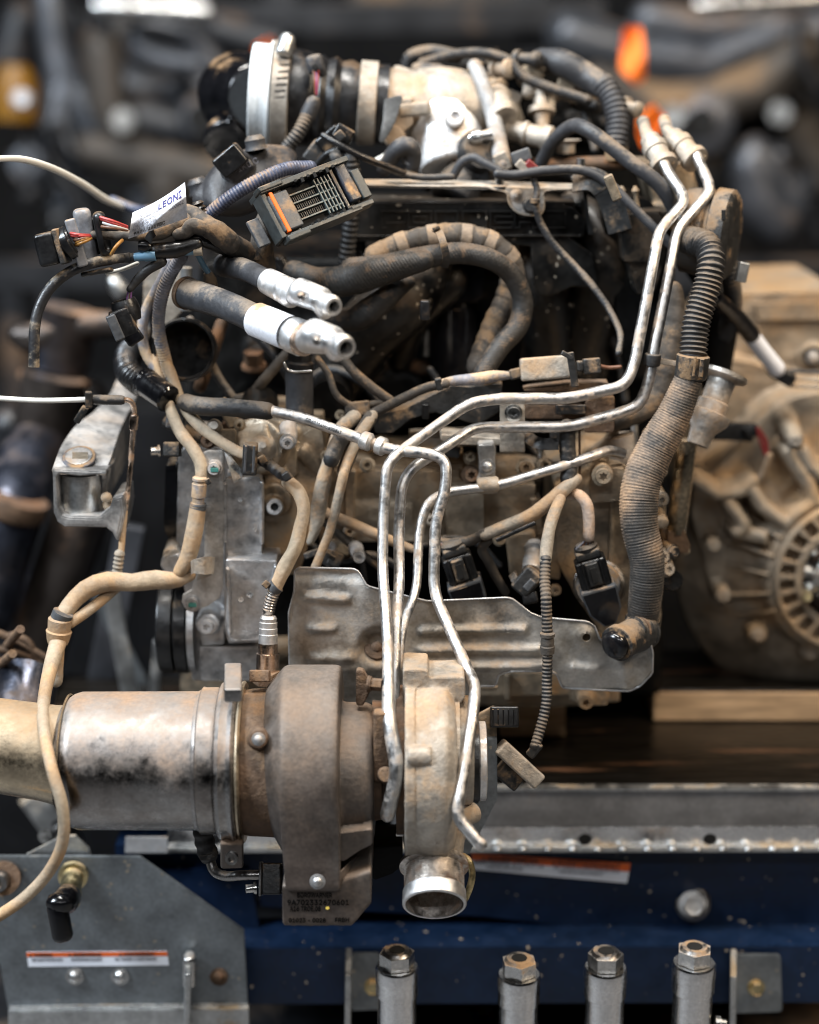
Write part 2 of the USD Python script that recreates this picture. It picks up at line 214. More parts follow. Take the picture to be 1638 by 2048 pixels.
def bends(p, rad, n=9):
    p = [np.asarray(x, float) for x in p]; out = [p[0]]
    for a, b, c in zip(p, p[1:], p[2:]):
        la, lc = np.linalg.norm(a - b), np.linalg.norm(c - b); u, w = (a - b) / la, (c - b) / lc
        k = min(rad, 0.48 * la, 0.48 * lc); s, e = b + u * k, b + w * k
        for t in np.linspace(0, 1, n): out.append((1 - t) ** 2 * s + 2 * t * (1 - t) * b + t * t * e)
    return np.array(out + [p[-1]])
def resample(p, step):
    d = np.r_[0, np.cumsum(np.linalg.norm(np.diff(p, axis=0), axis=1))]; n = max(2, int(d[-1] / step) + 1); s = np.linspace(0, d[-1], n)
    return np.stack([np.interp(s, d, p[:, k]) for k in range(3)], 1), s
def sweep(p, r, K=18, cap0='round', cap1='round', hollow=0.7, flatk=None):
    """A tube along the points p; r: one radius, one for each point or one for each point and side. cap: round, flat, open (hollow end) or None."""
    p = np.asarray(p, float); n = len(p); t = np.gradient(p, axis=0); t /= np.linalg.norm(t, axis=1, keepdims=True) + 1e-12
    a = np.cross(t[0], [0, 1, 0.3]); a /= np.linalg.norm(a); A = [a]
    for i in range(1, n):
        a = A[-1] - t[i] * (A[-1] @ t[i]); A.append(a / np.linalg.norm(a))
    A = np.array(A); B = np.cross(t, A)
    r = np.asarray(r, float)
    if r.ndim == 0: r = np.full(n, float(r))
    if r.ndim == 1: r = np.repeat(r[:, None], K, 1)
    ring = lambda c, a, b, rr: c + np.cos(TH[K])[:, None] * a * rr[:, None] + np.sin(TH[K])[:, None] * b * rr[:, None]
    rows = [ring(p[i], A[i], B[i], r[i]) for i in range(n)]
    def end(i, d, cap):
        rr = r[i]; m = rr.mean()
        if cap == 'open': return [ring(p[i] + d * m * .06, A[i], B[i], rr * .96), ring(p[i] + d * m * .06, A[i], B[i], rr * (hollow + .04)), ring(p[i], A[i], B[i], rr * hollow), ring(p[i] - d * m * 2.2, A[i], B[i], rr * hollow * .97), ring(p[i] - d * m * 2.3, A[i], B[i], rr * .01)]
        if cap == 'flat': return [ring(p[i], A[i], B[i], rr), ring(p[i] + d * m * .07, A[i], B[i], rr * .93), ring(p[i] + d * m * .07, A[i], B[i], rr * .01)]
        if cap == 'round': return [ring(p[i] + d * m * .5, A[i], B[i], rr * .86), ring(p[i] + d * m * .85, A[i], B[i], rr * .5), ring(p[i] + d * m * .95, A[i], B[i], rr * .01)]
        return []
    rows = end(0, -t[0], cap0)[::-1] + rows + end(n - 1, t[-1], cap1)
    v = np.vstack(rows); m = len(rows); i = np.arange(m - 1)[:, None] * K; k = np.arange(K)[None]; k2 = (k + 1) % K
    q = np.stack([i + k, i + K + k, i + K + k2, i + k2], -1).reshape(-1, 4)
    return v, np.vstack([q[:, [0, 2, 1]], q[:, [0, 3, 2]]])
TH = {k: np.linspace(0, 2 * np.pi, k, endpoint=False) for k in range(6, 97, 2)}
def radii(p, s, rpx):
    sc = np.array([S(x) for x in p])
    if np.ndim(rpx) == 0: return sc * rpx
    u = s / s[-1]; return sc * np.interp(u, np.linspace(0, 1, len(rpx)), rpx)
def tube(pts, rpx, K=16, mode='spline', bend=22, step=0.004, **kw):
    p = catmull(pts, step) if mode == 'spline' else bends(pts, bend * S(pts[0]))
    if mode == 'spline' or np.ndim(rpx): p, s = resample(p, step)
    else: s = np.r_[0, np.cumsum(np.linalg.norm(np.diff(p, axis=0), axis=1))]
    return sweep(p, radii(p, s, rpx), K, **kw)
def corrugated(pts, rpx, pitch=11, depth=0.10, K=24, sharp=1.0, **kw):
    sc = S(pts[0]); p, s = resample(catmull(pts, 0.004), pitch * sc / 7); r = radii(p, s, rpx)
    w = (np.cos(2 * np.pi * s / (pitch * sc)) * 0.5 + 0.5) ** sharp
    return sweep(p, r * (1 - depth + depth * w), K, **kw)
def wrapped(pts, rpx, pitch=30, depth=0.05, K=28, lump=0.07, seed=1, **kw):
    """Taped loom: overlapping turns of tape and uneven bundle inside."""
    sc = S(pts[0]); p, s = resample(catmull(pts, 0.004), max(pitch * sc / 9, 0.0012)); r = radii(p, s, rpx)
    u = s[:, None] / (pitch * sc) + TH[K][None] / (2 * np.pi)
    saw = np.minimum((u % 1) * 1.0, 4 * (1 - u % 1)); q = np.stack([np.repeat(s[:, None], K, 1) / (2.2 * r.mean()), np.cos(TH[K])[None] + 0 * u, np.sin(TH[K])[None] + 0 * u], -1)
    nz = meshkit.fbm(q * 1.1 + seed * 7.3, 3, seed) - .5
    return sweep(p, r[:, None] * (1 + depth * (saw - .5) + lump * 2 * nz), K, **kw)
def braided(pts, rpx, cell=7, K=48, depth=0.035, flatten=None, **kw):
    sc = S(pts[0]); p, s = resample(catmull(pts, 0.004), cell * sc / 4); r = radii(p, s, rpx)
    n = K // 4; u = s[:, None] / (cell * sc) * np.pi; th = TH[K][None] * n / 2
    return sweep(p, r[:, None] * (1 + depth * np.abs(np.sin(u + th)) - depth * np.abs(np.sin(u - th)) * .6), K, **kw)
def frame(d, up=(0, 0, 1)):
    z = unit(d); x = np.cross(up, z)
    if np.linalg.norm(x) < 1e-6: x = np.cross([0, 1, 0], z)
    x = unit(x); return np.stack([x, np.cross(z, x), z], 1)
def place(m, o, R, s=1.0):
    v, f = vf(m); return np.asarray(o) + (v * s) @ R.T, f
def lathe(p0, p1, prof, K=40, start=True, end=True):
    """Body of revolution round p0-p1; prof: (share of the axis, radius in photo pixels)."""
    p0, p1 = np.asarray(p0, float), np.asarray(p1, float); R = frame(p1 - p0); ln = np.linalg.norm(p1 - p0); sc = (S(p0) + S(p1)) / 2
    rows = [(t * ln, max(r, .02) * sc) for t, r in prof]
    if start: rows.insert(0, (rows[0][0], 1e-5))
    if end: rows.append((rows[-1][0], 1e-5))
    th = np.linspace(0, 2 * np.pi, K, endpoint=False); v = np.vstack([np.stack([r * np.cos(th), r * np.sin(th), np.full(K, z)], 1) for z, r in rows])
    m = len(rows); i = np.arange(m - 1)[:, None] * K; k = np.arange(K)[None]; k2 = (k + 1) % K
    q = np.stack([i + k, i + k2, i + K + k2, i + K + k], -1).reshape(-1, 4)
    f = np.vstack([q[:, :3], q[:, [0, 2, 3]]]); kk = np.arange(1, K - 1)
    if start: f = np.vstack([f, np.stack([0 * kk, kk + 1, kk], 1)])
    if end: f = np.vstack([f, np.stack([0 * kk, kk, kk + 1], 1) + (m - 1) * K])
    return p0 + v @ R.T, f
def hull(pts): return Manifold.hull_points([tuple(map(float, q)) for q in pts])
def cbox(sx, sy, sz, b=None):
    b = min(sx, sy, sz) * .18 if b is None else min(b, .49 * min(sx, sy, sz)); x, y, z = sx / 2, sy / 2, sz / 2; c = b * .3
    pts = []
    for a in (-1, 1):
        for e in (-1, 1):
            for g in (-1, 1): pts += [(a * x, e * (y - b), g * (z - b)), (a * (x - b), e * y, g * (z - b)), (a * (x - b), e * (y - b), g * z), (a * (x - c), e * (y - c), g * (z - b)), (a * (x - b), e * (y - c), g * (z - c)), (a * (x - c), e * (y - b), g * (z - c))]
    return hull(pts)
def fbox(p0, p1, w, t, b=None, tilt=0, wend=None):
    """Rounded box from p0 to p1, w photo pixels wide across the view and t deep; tilt turns it about its own axis."""
    p0, p1 = np.asarray(p0, float), np.asarray(p1, float); m = (p0 + p1) / 2; a = unit(p1 - p0); sc = S(m); n = CAM - m; n = unit(n - a * (n @ a)); sd = np.cross(n, a)
    if tilt: c, s_ = math.cos(math.radians(tilt)), math.sin(math.radians(tilt)); sd, n = sd * c + n * s_, n * c - sd * s_
    return place(cbox(np.linalg.norm(p1 - p0), w * sc, t * sc, None if b is None else b * sc), m, np.stack([a, sd, n], 1))
def poly(z, Y, *xy):
    q = np.array([P(a, b, Y)[[0, 2]] for a, b in C(z, *xy)]); pg = Polygon(q).buffer(0)
    return pg
def rounded(pg, r):
    for _ in range(6):
        g = pg.buffer(-r).buffer(2 * r).buffer(-r)
        if g.area > .93 * pg.area: return g
        r /= 2
    return pg
def cs(pg):
    pgs = getattr(pg, 'geoms', [pg]); cont = []
    for g in pgs:
        cont.append(np.array(g.exterior.coords)[:-1]); cont += [np.array(h.coords)[:-1] for h in g.interiors]
    return CrossSection(cont, manifold3d.FillRule.EvenOdd)
def extrude(pg, Y0, Y1, bev=0.0015):
    """Plate facing the camera: outline pg (x, z in metres), front at Y0, back at Y1, front edge rounded."""
    out = []; lay = [(0, Y1 - Y0 - bev)] + [(bev * (1 - math.cos(t)), Y1 - Y0 - bev + bev * math.sin(t)) for t in np.linspace(.5, 1.57, 3)] if bev else [(0, Y1 - Y0)]
    for off, h in lay:
        g = pg.buffer(-off) if off else pg
        if not g.is_empty: out.append(Manifold.extrude(cs(g), h))
    m = out[0] if len(out) == 1 else Manifold.batch_boolean(out, manifold3d.OpType.Add)
    return m.rotate((90, 0, 0)).translate((0, Y1, 0))
def slab(z, Y0, Y1, *xy, r=0.003, bev=0.0015): return extrude(rounded(poly(z, Y0, *xy).simplify(1e-5), r) if r else poly(z, Y0, *xy), Y0, Y1, bev)
def disc(px, py, Y, rpx, n=40):
    c = P(px, py, Y); return Point(c[0], c[2]).buffer(rpx * S(c), n // 4)
def cyl(p0, p1, r0, r1=None, n=28):
    m = Manifold.cylinder(float(np.linalg.norm(np.asarray(p1) - p0)), r0, r0 if r1 is None else r1, n)
    v, f = place(m, p0, frame(np.asarray(p1) - p0)); return MF(v, f)
def MF(v, f): return Manifold(manifold3d.Mesh(np.ascontiguousarray(v, np.float32), np.ascontiguousarray(f, np.uint32)))
def boss(px, py, Y0, Y1, r0, r1=None): # round boss whose face is at Y0
    a, b = P(px, py, Y0), P(px, py, Y0); b = a + V(0, Y1 - Y0, 0); return cyl(a, b, r0 * S(a), (r1 or r0 * 1.15) * S(a))
def union(ms): return Manifold.batch_boolean(list(ms), manifold3d.OpType.Add)
def cast(ms, L_=0.005, it=8, rough=0.0, cut=()):
    """Casting: union of solids, remeshed and smoothed so that edges and corners get fillets."""
    m = union(ms)
    if cut: m = m - union(cut)
    v, f = vf(m.simplify(L_ * .06).refine_to_length(L_)); t = trimesh.Trimesh(v, f, process=True)
    v0 = np.array(t.vertices)
    if it: trimesh.smoothing.filter_taubin(t, lamb=.5, nu=.51, iterations=it)
    v = np.array(t.vertices); far = np.linalg.norm(v - v0, axis=1) > 1.1 * L_; v[far] = v0[far]; t.vertices = v
    if rough: v += np.array(t.vertex_normals) * ((meshkit.fbm(v * 90, 3, 5) - .5) * 2 * rough)[:, None]
    return v, np.array(t.faces)
def relief(pg, Y0, Y1, fn, L_=0.003, bev=0.001):
    """Pressed sheet: a plate whose face is pushed to and fro by fn(px, py) metres (towards the camera)."""
    m = extrude(pg, Y0, Y1, bev).refine_to_length(L_); v, f = vf(m); x, y = PX(v); v = v.copy(); v[:, 1] -= fn(x, y); return v, f
def seg(x, y, x0, y0, x1, y1, w, pw=2):
    dx, dy = x1 - x0, y1 - y0; t = np.clip(((x - x0) * dx + (y - y0) * dy) / (dx * dx + dy * dy + 1e-9), 0, 1); d = np.hypot(x - x0 - t * dx, y - y0 - t * dy); return np.exp(-(d / w) ** pw)
def _unit_bolt(kind):
    fl = Manifold.cylinder(.22, 1, .97, 32) + Manifold.cylinder(.12, 1.05, 1.05, 32)
    if kind == 'torx':
        hd = Manifold.cylinder(.75, .74, .70, 28).translate((0, 0, .2)); st = union([Manifold.cube((.16, .80, .6), True).rotate((0, 0, 60 * k)) for k in range(3)] + [Manifold.cylinder(.6, .30, .30, 16, True)]).translate((0, 0, .95)); m = fl + hd - st
    elif kind == 'socket':
        m = Manifold.cylinder(.9, .95, .90, 32) - Manifold.cylinder(.6, .5, .5, 6).translate((0, 0, .5))
    elif kind == 'dome':
        m = fl + Manifold.sphere(.72, 24).scale((1, 1, .8)).translate((0, 0, .2)).trim_by_plane((0, 0, 1), 0)
    else:
        m = fl + Manifold.cylinder(.8, .80, .80, 6).translate((0, 0, .1)).__sub__(Manifold.cylinder(.2, .6, .66, 24).translate((0, 0, .8)))
    return vf(m)
UB = {k: _unit_bolt(k) for k in ('torx', 'hex', 'socket', 'dome')}
def bolt(parent, px, py, Y, r, kind='torx', d=(0, -1, 0.12), m='zinc', name='bolt', label=None, tall=1.0):
    o = P(px, py, Y); v, f = UB[kind]; v = v * V(1, 1, tall); return part(parent, name, place((v, f), o, frame(d), r * S(o)), m, 35, label)
def lettering(s, o, ax, up, h, depth=0.0004, bold=False, width=None):
    """Raised or printed characters starting at o, reading along ax."""
    m = meshkit.text_mesh(s, h, depth, bold); v = np.array(m.vertices); ax = unit(ax); n = unit(np.cross(ax, up)); up = np.cross(n, ax)
    k = 1.0 if width is None else width / (v[:, 0].max())
    return np.asarray(o) + v[:, :1] * k * ax + v[:, 1:2] * up + v[:, 2:] * n, np.array(m.faces)
def ribbon(pts, w, t, n=(0, -1, 0.3)):
    """Flat strap along the points, w metres wide and t thick, its face towards n."""
    p = np.asarray(pts, float); tg = np.gradient(p, axis=0); tg /= np.linalg.norm(tg, axis=1, keepdims=True); n = np.broadcast_to(unit(n), p.shape); b = np.cross(tg, n); b /= np.linalg.norm(b, axis=1, keepdims=True); nn = np.cross(b, tg)
    rows = np.stack([p + b * w / 2 - nn * t / 2, p + b * w / 2 + nn * t / 2, p - b * w / 2 + nn * t / 2, p - b * w / 2 - nn * t / 2], 1); m = len(p); v = rows.reshape(-1, 3); f = []
    for i in range(m - 1):
        for k in range(4): a, c = i * 4 + k, i * 4 + (k + 1) % 4; f += [(a, c, c + 4), (a, c + 4, a + 4)]
    f += [(0, 2, 1), (0, 3, 2), (m * 4 - 4, m * 4 - 3, m * 4 - 2), (m * 4 - 4, m * 4 - 2, m * 4 - 1)]
    return v, np.array(f)
def ring(parent, name, pts, i, r, w, material, label=None, K=24):
    """A band round a tube at point i of the path."""
    p = catmull(pts, 0.004); p, s = resample(p, 0.002); k = int(np.clip(i * (len(p) - 1), 1, len(p) - 2)); t = unit(p[k + 1] - p[k - 1]); h = w * S(p[k]) / 2
    return part(parent, name, lathe(p[k] - t * h, p[k] + t * h, [(0, r * .97), (.12, r), (.88, r), (1, r * .97)], K), material, 35, label)
# ---------------------------------------------------------------- setting: workshop floor and far wall
def slabz(x0, x1, y0, y1, z0, z1): return vf(Manifold.cube((x1 - x0, y1 - y0, z1 - z0)).translate((x0, y0, z0)))
solo('floor', 'dark grey concrete workshop floor', 'floor', slabz(-6, 6, -4, 7, -1.05, -1.0), 'floor', False, kind='structure')
solo('back_wall', 'near black workshop wall far behind the engines', 'wall', slabz(-6, 6, 6.0, 6.1, -1.0, 3.4), 'wall', False, kind='structure')

# ---------------------------------------------------------------- the stand the engine lies on
st = thing('engine_stand', 'blue painted steel stand with galvanised rail carrying the engine', 'stand', P(1000, 1960, .05))
part(st, 'beam', slab('o', .06, .13, 230, 1690, 1760, 1690, 1760, 1862, 1640, 1866, 1400, 1868, 1180, 1858, 960, 1834, 760, 1826, 230, 1800, r=0), 'blue_paint', label='upper blue beam with curved lower edge')
part(st, 'beam', slab('o', .01, .08, 470, 1896, 1760, 1892, 1760, 2006, 470, 2010, r=.003), 'blue_paint', label='lower straight blue beam')
part(st, 'strut_plate', slab('o', .055, .058, 230, 1738, 500, 1738, 520, 1860, 470, 1895, 380, 1830), 'blue_paint', label='dark blue gusset behind the galvanised plate')
rail = poly('o', .03, 335, 1657, 1760, 1654, 1760, 1690, 335, 1692)
for k in range(-11, 8):
    c = P(1170 + 50 * k, 1703, .03)
    if 340 < 1170 + 50 * k < 1750: rail = rail.difference(Point(c[0], c[2]).buffer(.0085))
for hx in (1170, 1420, 430): c = P(hx, 1679, .03); rail = rail.difference(affinity.scale(Point(c[0], c[2]).buffer(.0066), 1.15, 1))
rl = part(st, 'rail', extrude(rail, .03, .034, .0008), 'satin_steel', label='perforated galvanised rail with scalloped edge')
part(rl, 'lip', slab('o', .022, .0295, 335, 1697, 1760, 1695, 1760, 1705, 335, 1707, r=.001), 'galvanised')
part(rl, 'hole_shade_plate', slab('o', .046, .05, 335, 1657, 1760, 1654, 1760, 1700, 335, 1702, r=0), 'hole_black')  # black plate paints the shade seen through the rail holes
for k in range(-9, 12):
    x = 1195 + 50 * k
    if 960 < x < 1700 or 560 > x > 350: part(rl, 'scallop', lathe(P(x, 1690, .0255), P(x, 1703, .0225), [(0, 5), (.3, 10), (.8, 11), (1, 8)], 16), 'galvanised')
zt = P(900, 1577, .05)[2]
gb = part(st, 'grey_beam', slabz(-.02, .75, .052, .056, P(900, 1653, .05)[2], zt - .003), 'grey_paint', label='grey steel beam above the rail')
part(gb, 'flange', cast([Manifold.cube((.77, .012, .0035)).translate((-.02, .049, zt - .003))], .02, 0), 'galvanised')
part(st, 'tray', slabz(-.45, .75, .0565, .40, zt - .010, zt - .001), 'oily_wood', label='oily dark board the engine lies on')
part(st, 'washer', lathe(P(1385, 1806, .0595), P(1384, 1806, .054), [(0, 36), (.5, 36), (1, 30)]), 'dark_zinc')
bolt(st, 1383, 1808, .0535, 25, 'hex', (0, -1, .35), 'bright_aluminium', tall=1.3)
# warning sticker on the upper beam
def sticker(name, label, Y, corners, band, texts, parent=None):
    a, b, c, d = [P(x, y, Y) for x, y in corners]    # top left, top right, bottom right, bottom left
    th = V(0, -.0006, 0); t = thing(name, label, 'label', d, 'orange and white warning stickers')
    part(t, 'sheet', (np.array([a, b, c, d, a + th, b + th, c + th, d + th]), np.array([(4, 6, 5), (4, 7, 6), (0, 4, 5), (0, 5, 1), (3, 2, 6), (3, 6, 7), (0, 3, 7), (0, 7, 4), (1, 5, 6), (1, 6, 2)])), 'label_white', False)
    e, f = a * (1 - band) + d * band, b * (1 - band) + c * band; u = th * 1.5; u2 = th * 2.2
    i0, i1 = .0, .0
    part(t, 'header_band', (np.array([a + u, b + u, f + u, e + u]), np.array([(0, 3, 2), (0, 2, 1)])), 'label_orange', False)
    ax, up = unit(b - a), unit(a - d); w = np.linalg.norm(b - a); h = np.linalg.norm(a - d)
    for s, fx, fy, fh, fw, hd in texts:
        o = d + (b - a) * fx + (a - d) * fy + (u2 if hd else th * 1.6)
        part(t, 'lettering', lettering(s, o, ax, up, h * fh * 1.1, .0002, True, fw * w), 'print_black' if hd else 'print_grey', False)
        if hd: tri = o - ax * h * .30; part(t, 'warning_triangle', (np.array([tri, tri + ax * h * .22, tri + ax * h * .11 + up * h * .2]), np.array([(0, 1, 2)])), 'print_black', False)
    return t
sticker('warning_label', 'white and orange warning sticker slanting on the blue beam beside the aluminium outlet', .0585, [(944, 1706), (1261, 1726), (1254, 1766), (940, 1738)], .42,
        [('ADVERTENCIA', .10, .62, .26, .32, 1), ('AVERTISSEMENT', .54, .62, .26, .40, 1), ('MANTENGASE ALEJADO DE', .02, .36, .21, .44, 0), ('PARTES MOVILES', .10, .12, .17, .23, 0), ('SE TENIR A DISTANCE DES', .52, .36, .21, .42, 0), ('PIECES EN MOUVEMENT', .56, .12, .17, .28, 0)])

# galvanised corner plate of the stand
pl = thing('corner_plate', 'dull galvanised gusset plate with clipped corner, lever and sticker at lower left', 'bracket', P(250, 2040, -.03))
part(pl, 'plate', slab('o', -.03, -.026, -40, 1712, 280, 1714, 488, 1862, 496, 2018, 16, 2022, 0, 1930, -40, 1900, r=.001), 'dull_galvanised')
part(pl, 'bent_lip', slab('o', -.037, -.027, 16, 2022, 497, 2018, 498, 2090, 16, 2090, r=.001), 'galvanised', label='bent lower lip with worn zinc')
part(pl, 'lug', slab('o', -.022, -.018, 40, 1716, 125, 1672, 150, 1672, 178, 1698, 182, 1716, r=.002), 'galvanised')
for x, y, m in ((150, 1952, 'zinc'), (240, 1952, 'zinc'), (438, 1953, 'dark_rust')):
    bolt(pl, x, y, -.03, 18, 'dome', (-.1, -1, .1), m, label='rust brown bolt' if m == 'dark_rust' else None)
w = part(pl, 'washer', lathe(P(8, 1756, -.03), P(6, 1757, -.04), [(0, 34), (1, 34)]), 'rust'); bolt(pl, 4, 1758, -.04, 20, 'socket', (-.1, -1, .1), 'dark_zinc', tall=1.4)
fin = part(pl, 'fin', fbox(P(377, 1925, -.05), P(372, 2100, -.05), 13, 90, 3), 'galvanised', label='upright fin standing out of the plate')
part(pl, 'fin_top', fbox(P(378, 1908, -.045), P(378, 1970, -.045), 26, 40, 8), 'zinc')
part(pl, 'plate_edge', slab('o', -.0315, -.0302, 18, 2012, 496, 2007, 496, 2014, 18, 2020, r=0, bev=0), 'zinc')
sticker('warning_label', 'long white and orange warning sticker on the galvanised plate above two bolts', -.0305, [(53, 1904), (334, 1902), (338, 1930), (57, 1933)], .32,
        [('WARNING', .05, .72, .2, .13, 1), ('ADVERTENCIA', .33, .72, .2, .2, 1), ('AVERTISSEMENT', .69, .72, .2, .22, 1), ('KEEP CLEAR OF MOVING PARTS', .03, .4, .16, .22, 0), ('MANTENGASE ALEJADO', .31, .4, .16, .22, 0), ('SE TENIR A DISTANCE', .62, .4, .16, .3, 0)])
lv = thing('clamp_lever', 'black plastic clamping lever on a zinc stud at the top of the plate', 'lever', P(140, 1760, -.05))
part(lv, 'stud', lathe(P(147, 1748, -.032), P(136, 1800, -.085), [(0, 30), (.12, 30), (.14, 22), (.75, 21), (.78, 25), (1, 25)]), 'yellow_zinc')
part(lv, 'hub', lathe(P(137, 1792, -.083), P(130, 1806, -.11), [(0, 24), (.15, 27), (.8, 26), (1, 19)]), 'gloss_black')
part(lv, 'handle', fbox(P(112, 1800, -.11), P(128, 1884, -.115), 42, 34, 14), 'gloss_black')
part(lv, 'handle_head', fbox(P(92, 1806, -.11), P(148, 1806, -.11), 42, 38, 18), 'gloss_black')

# four struts and two angle plates at the foot of the stand
for i, (x, y, lab) in enumerate(((794, 1893, 'bright steel post, leftmost of four, beside a thin upright plate'), (1038, 1909, 'bright steel post, second from left and lowest of the four'),
                                 (1211, 1895, 'bright steel post, third from left, below the right end of the slanted sticker'), (1388, 1886, 'bright steel post, tallest and rightmost, below the big bolt of the blue beam'))):
    Y = -.12; t = thing('steel_post', lab, 'post', P(x, 2200, Y), group='steel posts with hexagon caps'); a, b = P(x, y + 38, Y), P(x, y + 38, Y) - V(0, 0, .17)
    part(t, 'tube', lathe(b, a, [(0, 39), (.80, 39), (.81, 42), (.9, 42), (.905, 43), (.985, 43), (1, 40)], 48), 'satin_steel')
    c = a + V(0, 0, .0006); h = part(t, 'hex_cap', place(vf(Manifold.cylinder(.0145, 1, 1, 6).scale((.0185, .0185, 1)) - Manifold.cylinder(.2, 1.15, 1.0, 6).scale((.0185, .0185, 1)).translate((0, 0, 1)).scale((1, 1, 1))), c, np.array([[math.cos(.4 * i + .2), -math.sin(.4 * i + .2), 0], [math.sin(.4 * i + .2), math.cos(.4 * i + .2), 0], [0, 0, 1]])), 'zinc', 30)
    part(h, 'collar', lathe(c + V(0, 0, .0145), c + V(0, 0, .0175), [(0, 30), (.3, 28), (1, 25)], 32), 'dark_zinc'); part(h, 'bore', lathe(c + V(0, 0, .0176), c + V(0, 0, .0182), [(0, 16), (1, 15)], 24), 'hole_black')
    if i == 3: part(t, 'side_nut', lathe(P(1430, 2045, -.12), P(1452, 2046, -.12), [(0, 14), (.5, 14), (.6, 8), (1, 8)], 16), 'zinc')
for (x0, x1, y0, y1, ex, lab) in ((700, 760, 1908, 2020, 697, 'thin galvanised angle plate left of the first post'), (1462, 1562, 1910, 2025, 1467, 'galvanised angle plate with bolt right of the tallest post')):
    t = thing('angle_plate', lab, 'bracket', P(x0, 2040, .0)); part(t, 'plate', slab('o', .002, .006, x0, y0, x1, y0, x1 + 3, y1, x0, y1 + 3, r=.005), 'dull_galvanised')
    part(t, 'leg', fbox(P(ex, y0 + 15, -.028), P(ex - 2, 2080, -.028), 12, 110, 2), 'galvanised'); bolt(t, x0 + (50 if x0 > 1000 else 46), y0 + 65, .002, 17, 'hex', (0, -1, .1), 'yellow_zinc')

part(st, 'shade_panel', slabz(-1.2, 1.2, .45, .47, -.999, zt - .02), 'shade_black', label='dark panel added as the shade below the stand'); part(st, 'shade_shelf', slabz(-1.2, 1.2, .14, .45, -.72, -.70), 'chassis_dark')  # panel and shelf added to darken the gap under the stand
# wood under the gearbox
z0, z1 = zt, P(1450, 1386, .25)[2]
def plank(x0, x1, y0, y1, z0, z1, m, name='plank', lab=None): return part(wd, name, vf(cbox(x1 - x0, y1 - y0, z1 - z0, .002)) if False else (vf(cbox(x1 - x0, y1 - y0, z1 - z0, .002))[0] + V((x0 + x1) / 2, (y0 + y1) / 2, (z0 + z1) / 2), vf(cbox(x1 - x0, y1 - y0, z1 - z0, .002))[1]), m, 30, lab)
wd = thing('timber_block', 'pale sawn timber under the gearbox with oily dark top', 'timber', P(1450, 1440, .25), 'timbers on the board')
xl = P(1306, 1440, .25)[0]
plank(xl, .75, .25, .39, z0, z1, 'wood'); plank(xl - .004, .75, .252, .40, z1 + .0005, z1 + .004, 'oily_wood', 'oil_crust', 'dark oil soaked top')
wd = thing('timber_block', 'dark timber with an orange lit end beneath the heat shield', 'timber', P(1080, 1440, .22), 'timbers on the board')
plank(P(1000, 1400, .2)[0], P(1132, 1400, .2)[0], .20, .34, z0, P(1050, 1400, .2)[2], 'wood')

# ---------------------------------------------------------------- far behind: two axle assemblies on racks, out of focus
def blob(Y, *s, L_=.02, it=6):      # joined hulls of balls (px, py, r px)
    ms = []
    for run in s:
        ball = [Manifold.sphere(r * S(P(x, y, Y)), 14).translate(tuple(P(x, y, Y + dy))) for x, y, r, dy in [(q + (0,))[:4] for q in run]]
        ms += [Manifold.batch_hull([a, b]) for a, b in zip(ball, ball[1:])] or ball
    return cast(ms, L_, it)
ax0 = ax = thing('axle_assembly', 'blurred grey axle and suspension assembly on a rack, far behind at upper left', 'axle', P(240, 460, 1.9), 'axle assemblies far behind')
B = 2.3
part(ax, 'upright_arm', blob(B, [(100, 0, 34), (112, 90, 36), (130, 170, 42), (110, 260, 60), (130, 330, 40)], [(130, 170, 40), (190, 240, 42), (200, 310, 36)]), 'chassis_grey', label='pale lobed arm')
part(ax, 'crossmember', blob(B + .1, [(180, 150, 36), (250, 180, 46), (330, 190, 44), (420, 180, 40), (440, 240, 40)], [(200, 90, 40), (250, 170, 40)]), 'chassis_grey')
part(ax, 'top_bar', lathe(P(190, 12, B - .2), P(420, 24, B - .2), [(0, 16), (.1, 20), (.9, 20), (1, 14)]), 'zinc', label='bright bar along the top')
part(ax, 'hose', tube(L('o', B - .1, 440, 150, 400, 90, 340, 60, 290, 55, 275, 85, 310, 115, 400, 130), 24), 'chassis_grey')
part(ax, 'spring_perch', blob(B - .1, [(205, 100, 40), (215, 210, 40), (250, 290, 30)]), 'chassis_tan')
part(ax, 'differential', blob(B, [(280, 240, 60), (360, 260, 60)]), 'chassis_dark'); part(ax, 'hub', lathe(P(402, 238, B - .15), P(402, 238, B), [(0, 34), (.1, 46), (1, 50)], 32, start=True), 'chassis_grey')
part(ax, 'hub_bore', lathe(P(402, 236, B - .16), P(402, 236, B - .152), [(0, 30), (1, 30)], 24), 'hole_black')
part(ax, 'lower_arm', blob(B - .1, [(180, 300, 34), (290, 320, 44), (420, 350, 40)], [(330, 360, 46), (340, 430, 40), (300, 470, 40)]), 'chassis_tan'); part(ax, 'bolt', lathe(P(246, 240, B - .2), P(246, 240, B), [(0, 22), (1, 24)], 20), 'galvanised')
part(ax, 'rack_leg', fbox(P(340, 380, B), P(330, 560, B), 150, 100, 10), 'chassis_grey'); part(ax, 'strut', blob(B + .2, [(40, 40, 40), (20, 140, 50)]), 'chassis_dark'); part(ax, 'shaft', lathe(P(430, 60, B + .1), P(560, 95, B + .1), [(0, 38), (1, 44)]), 'chassis_dark')
yb = thing('yellow_canister', 'blurred yellow canister with a bokeh highlight painted as a white disc at the left edge', 'canister', P(35, 260, 2.2)); part(yb, 'body', lathe(P(30, 240, 2.2), P(30, 130, 2.2), [(0, 44), (.7, 44), (1, 26)]), 'yellow_paint'); part(yb, 'painted_highlight', lathe(P(44, 200, 2.02), P(44, 200, 2.1), [(0, 10), (.4, 19), (1, 20)]), 'label_white')  # the white disc is a painted out-of-focus highlight
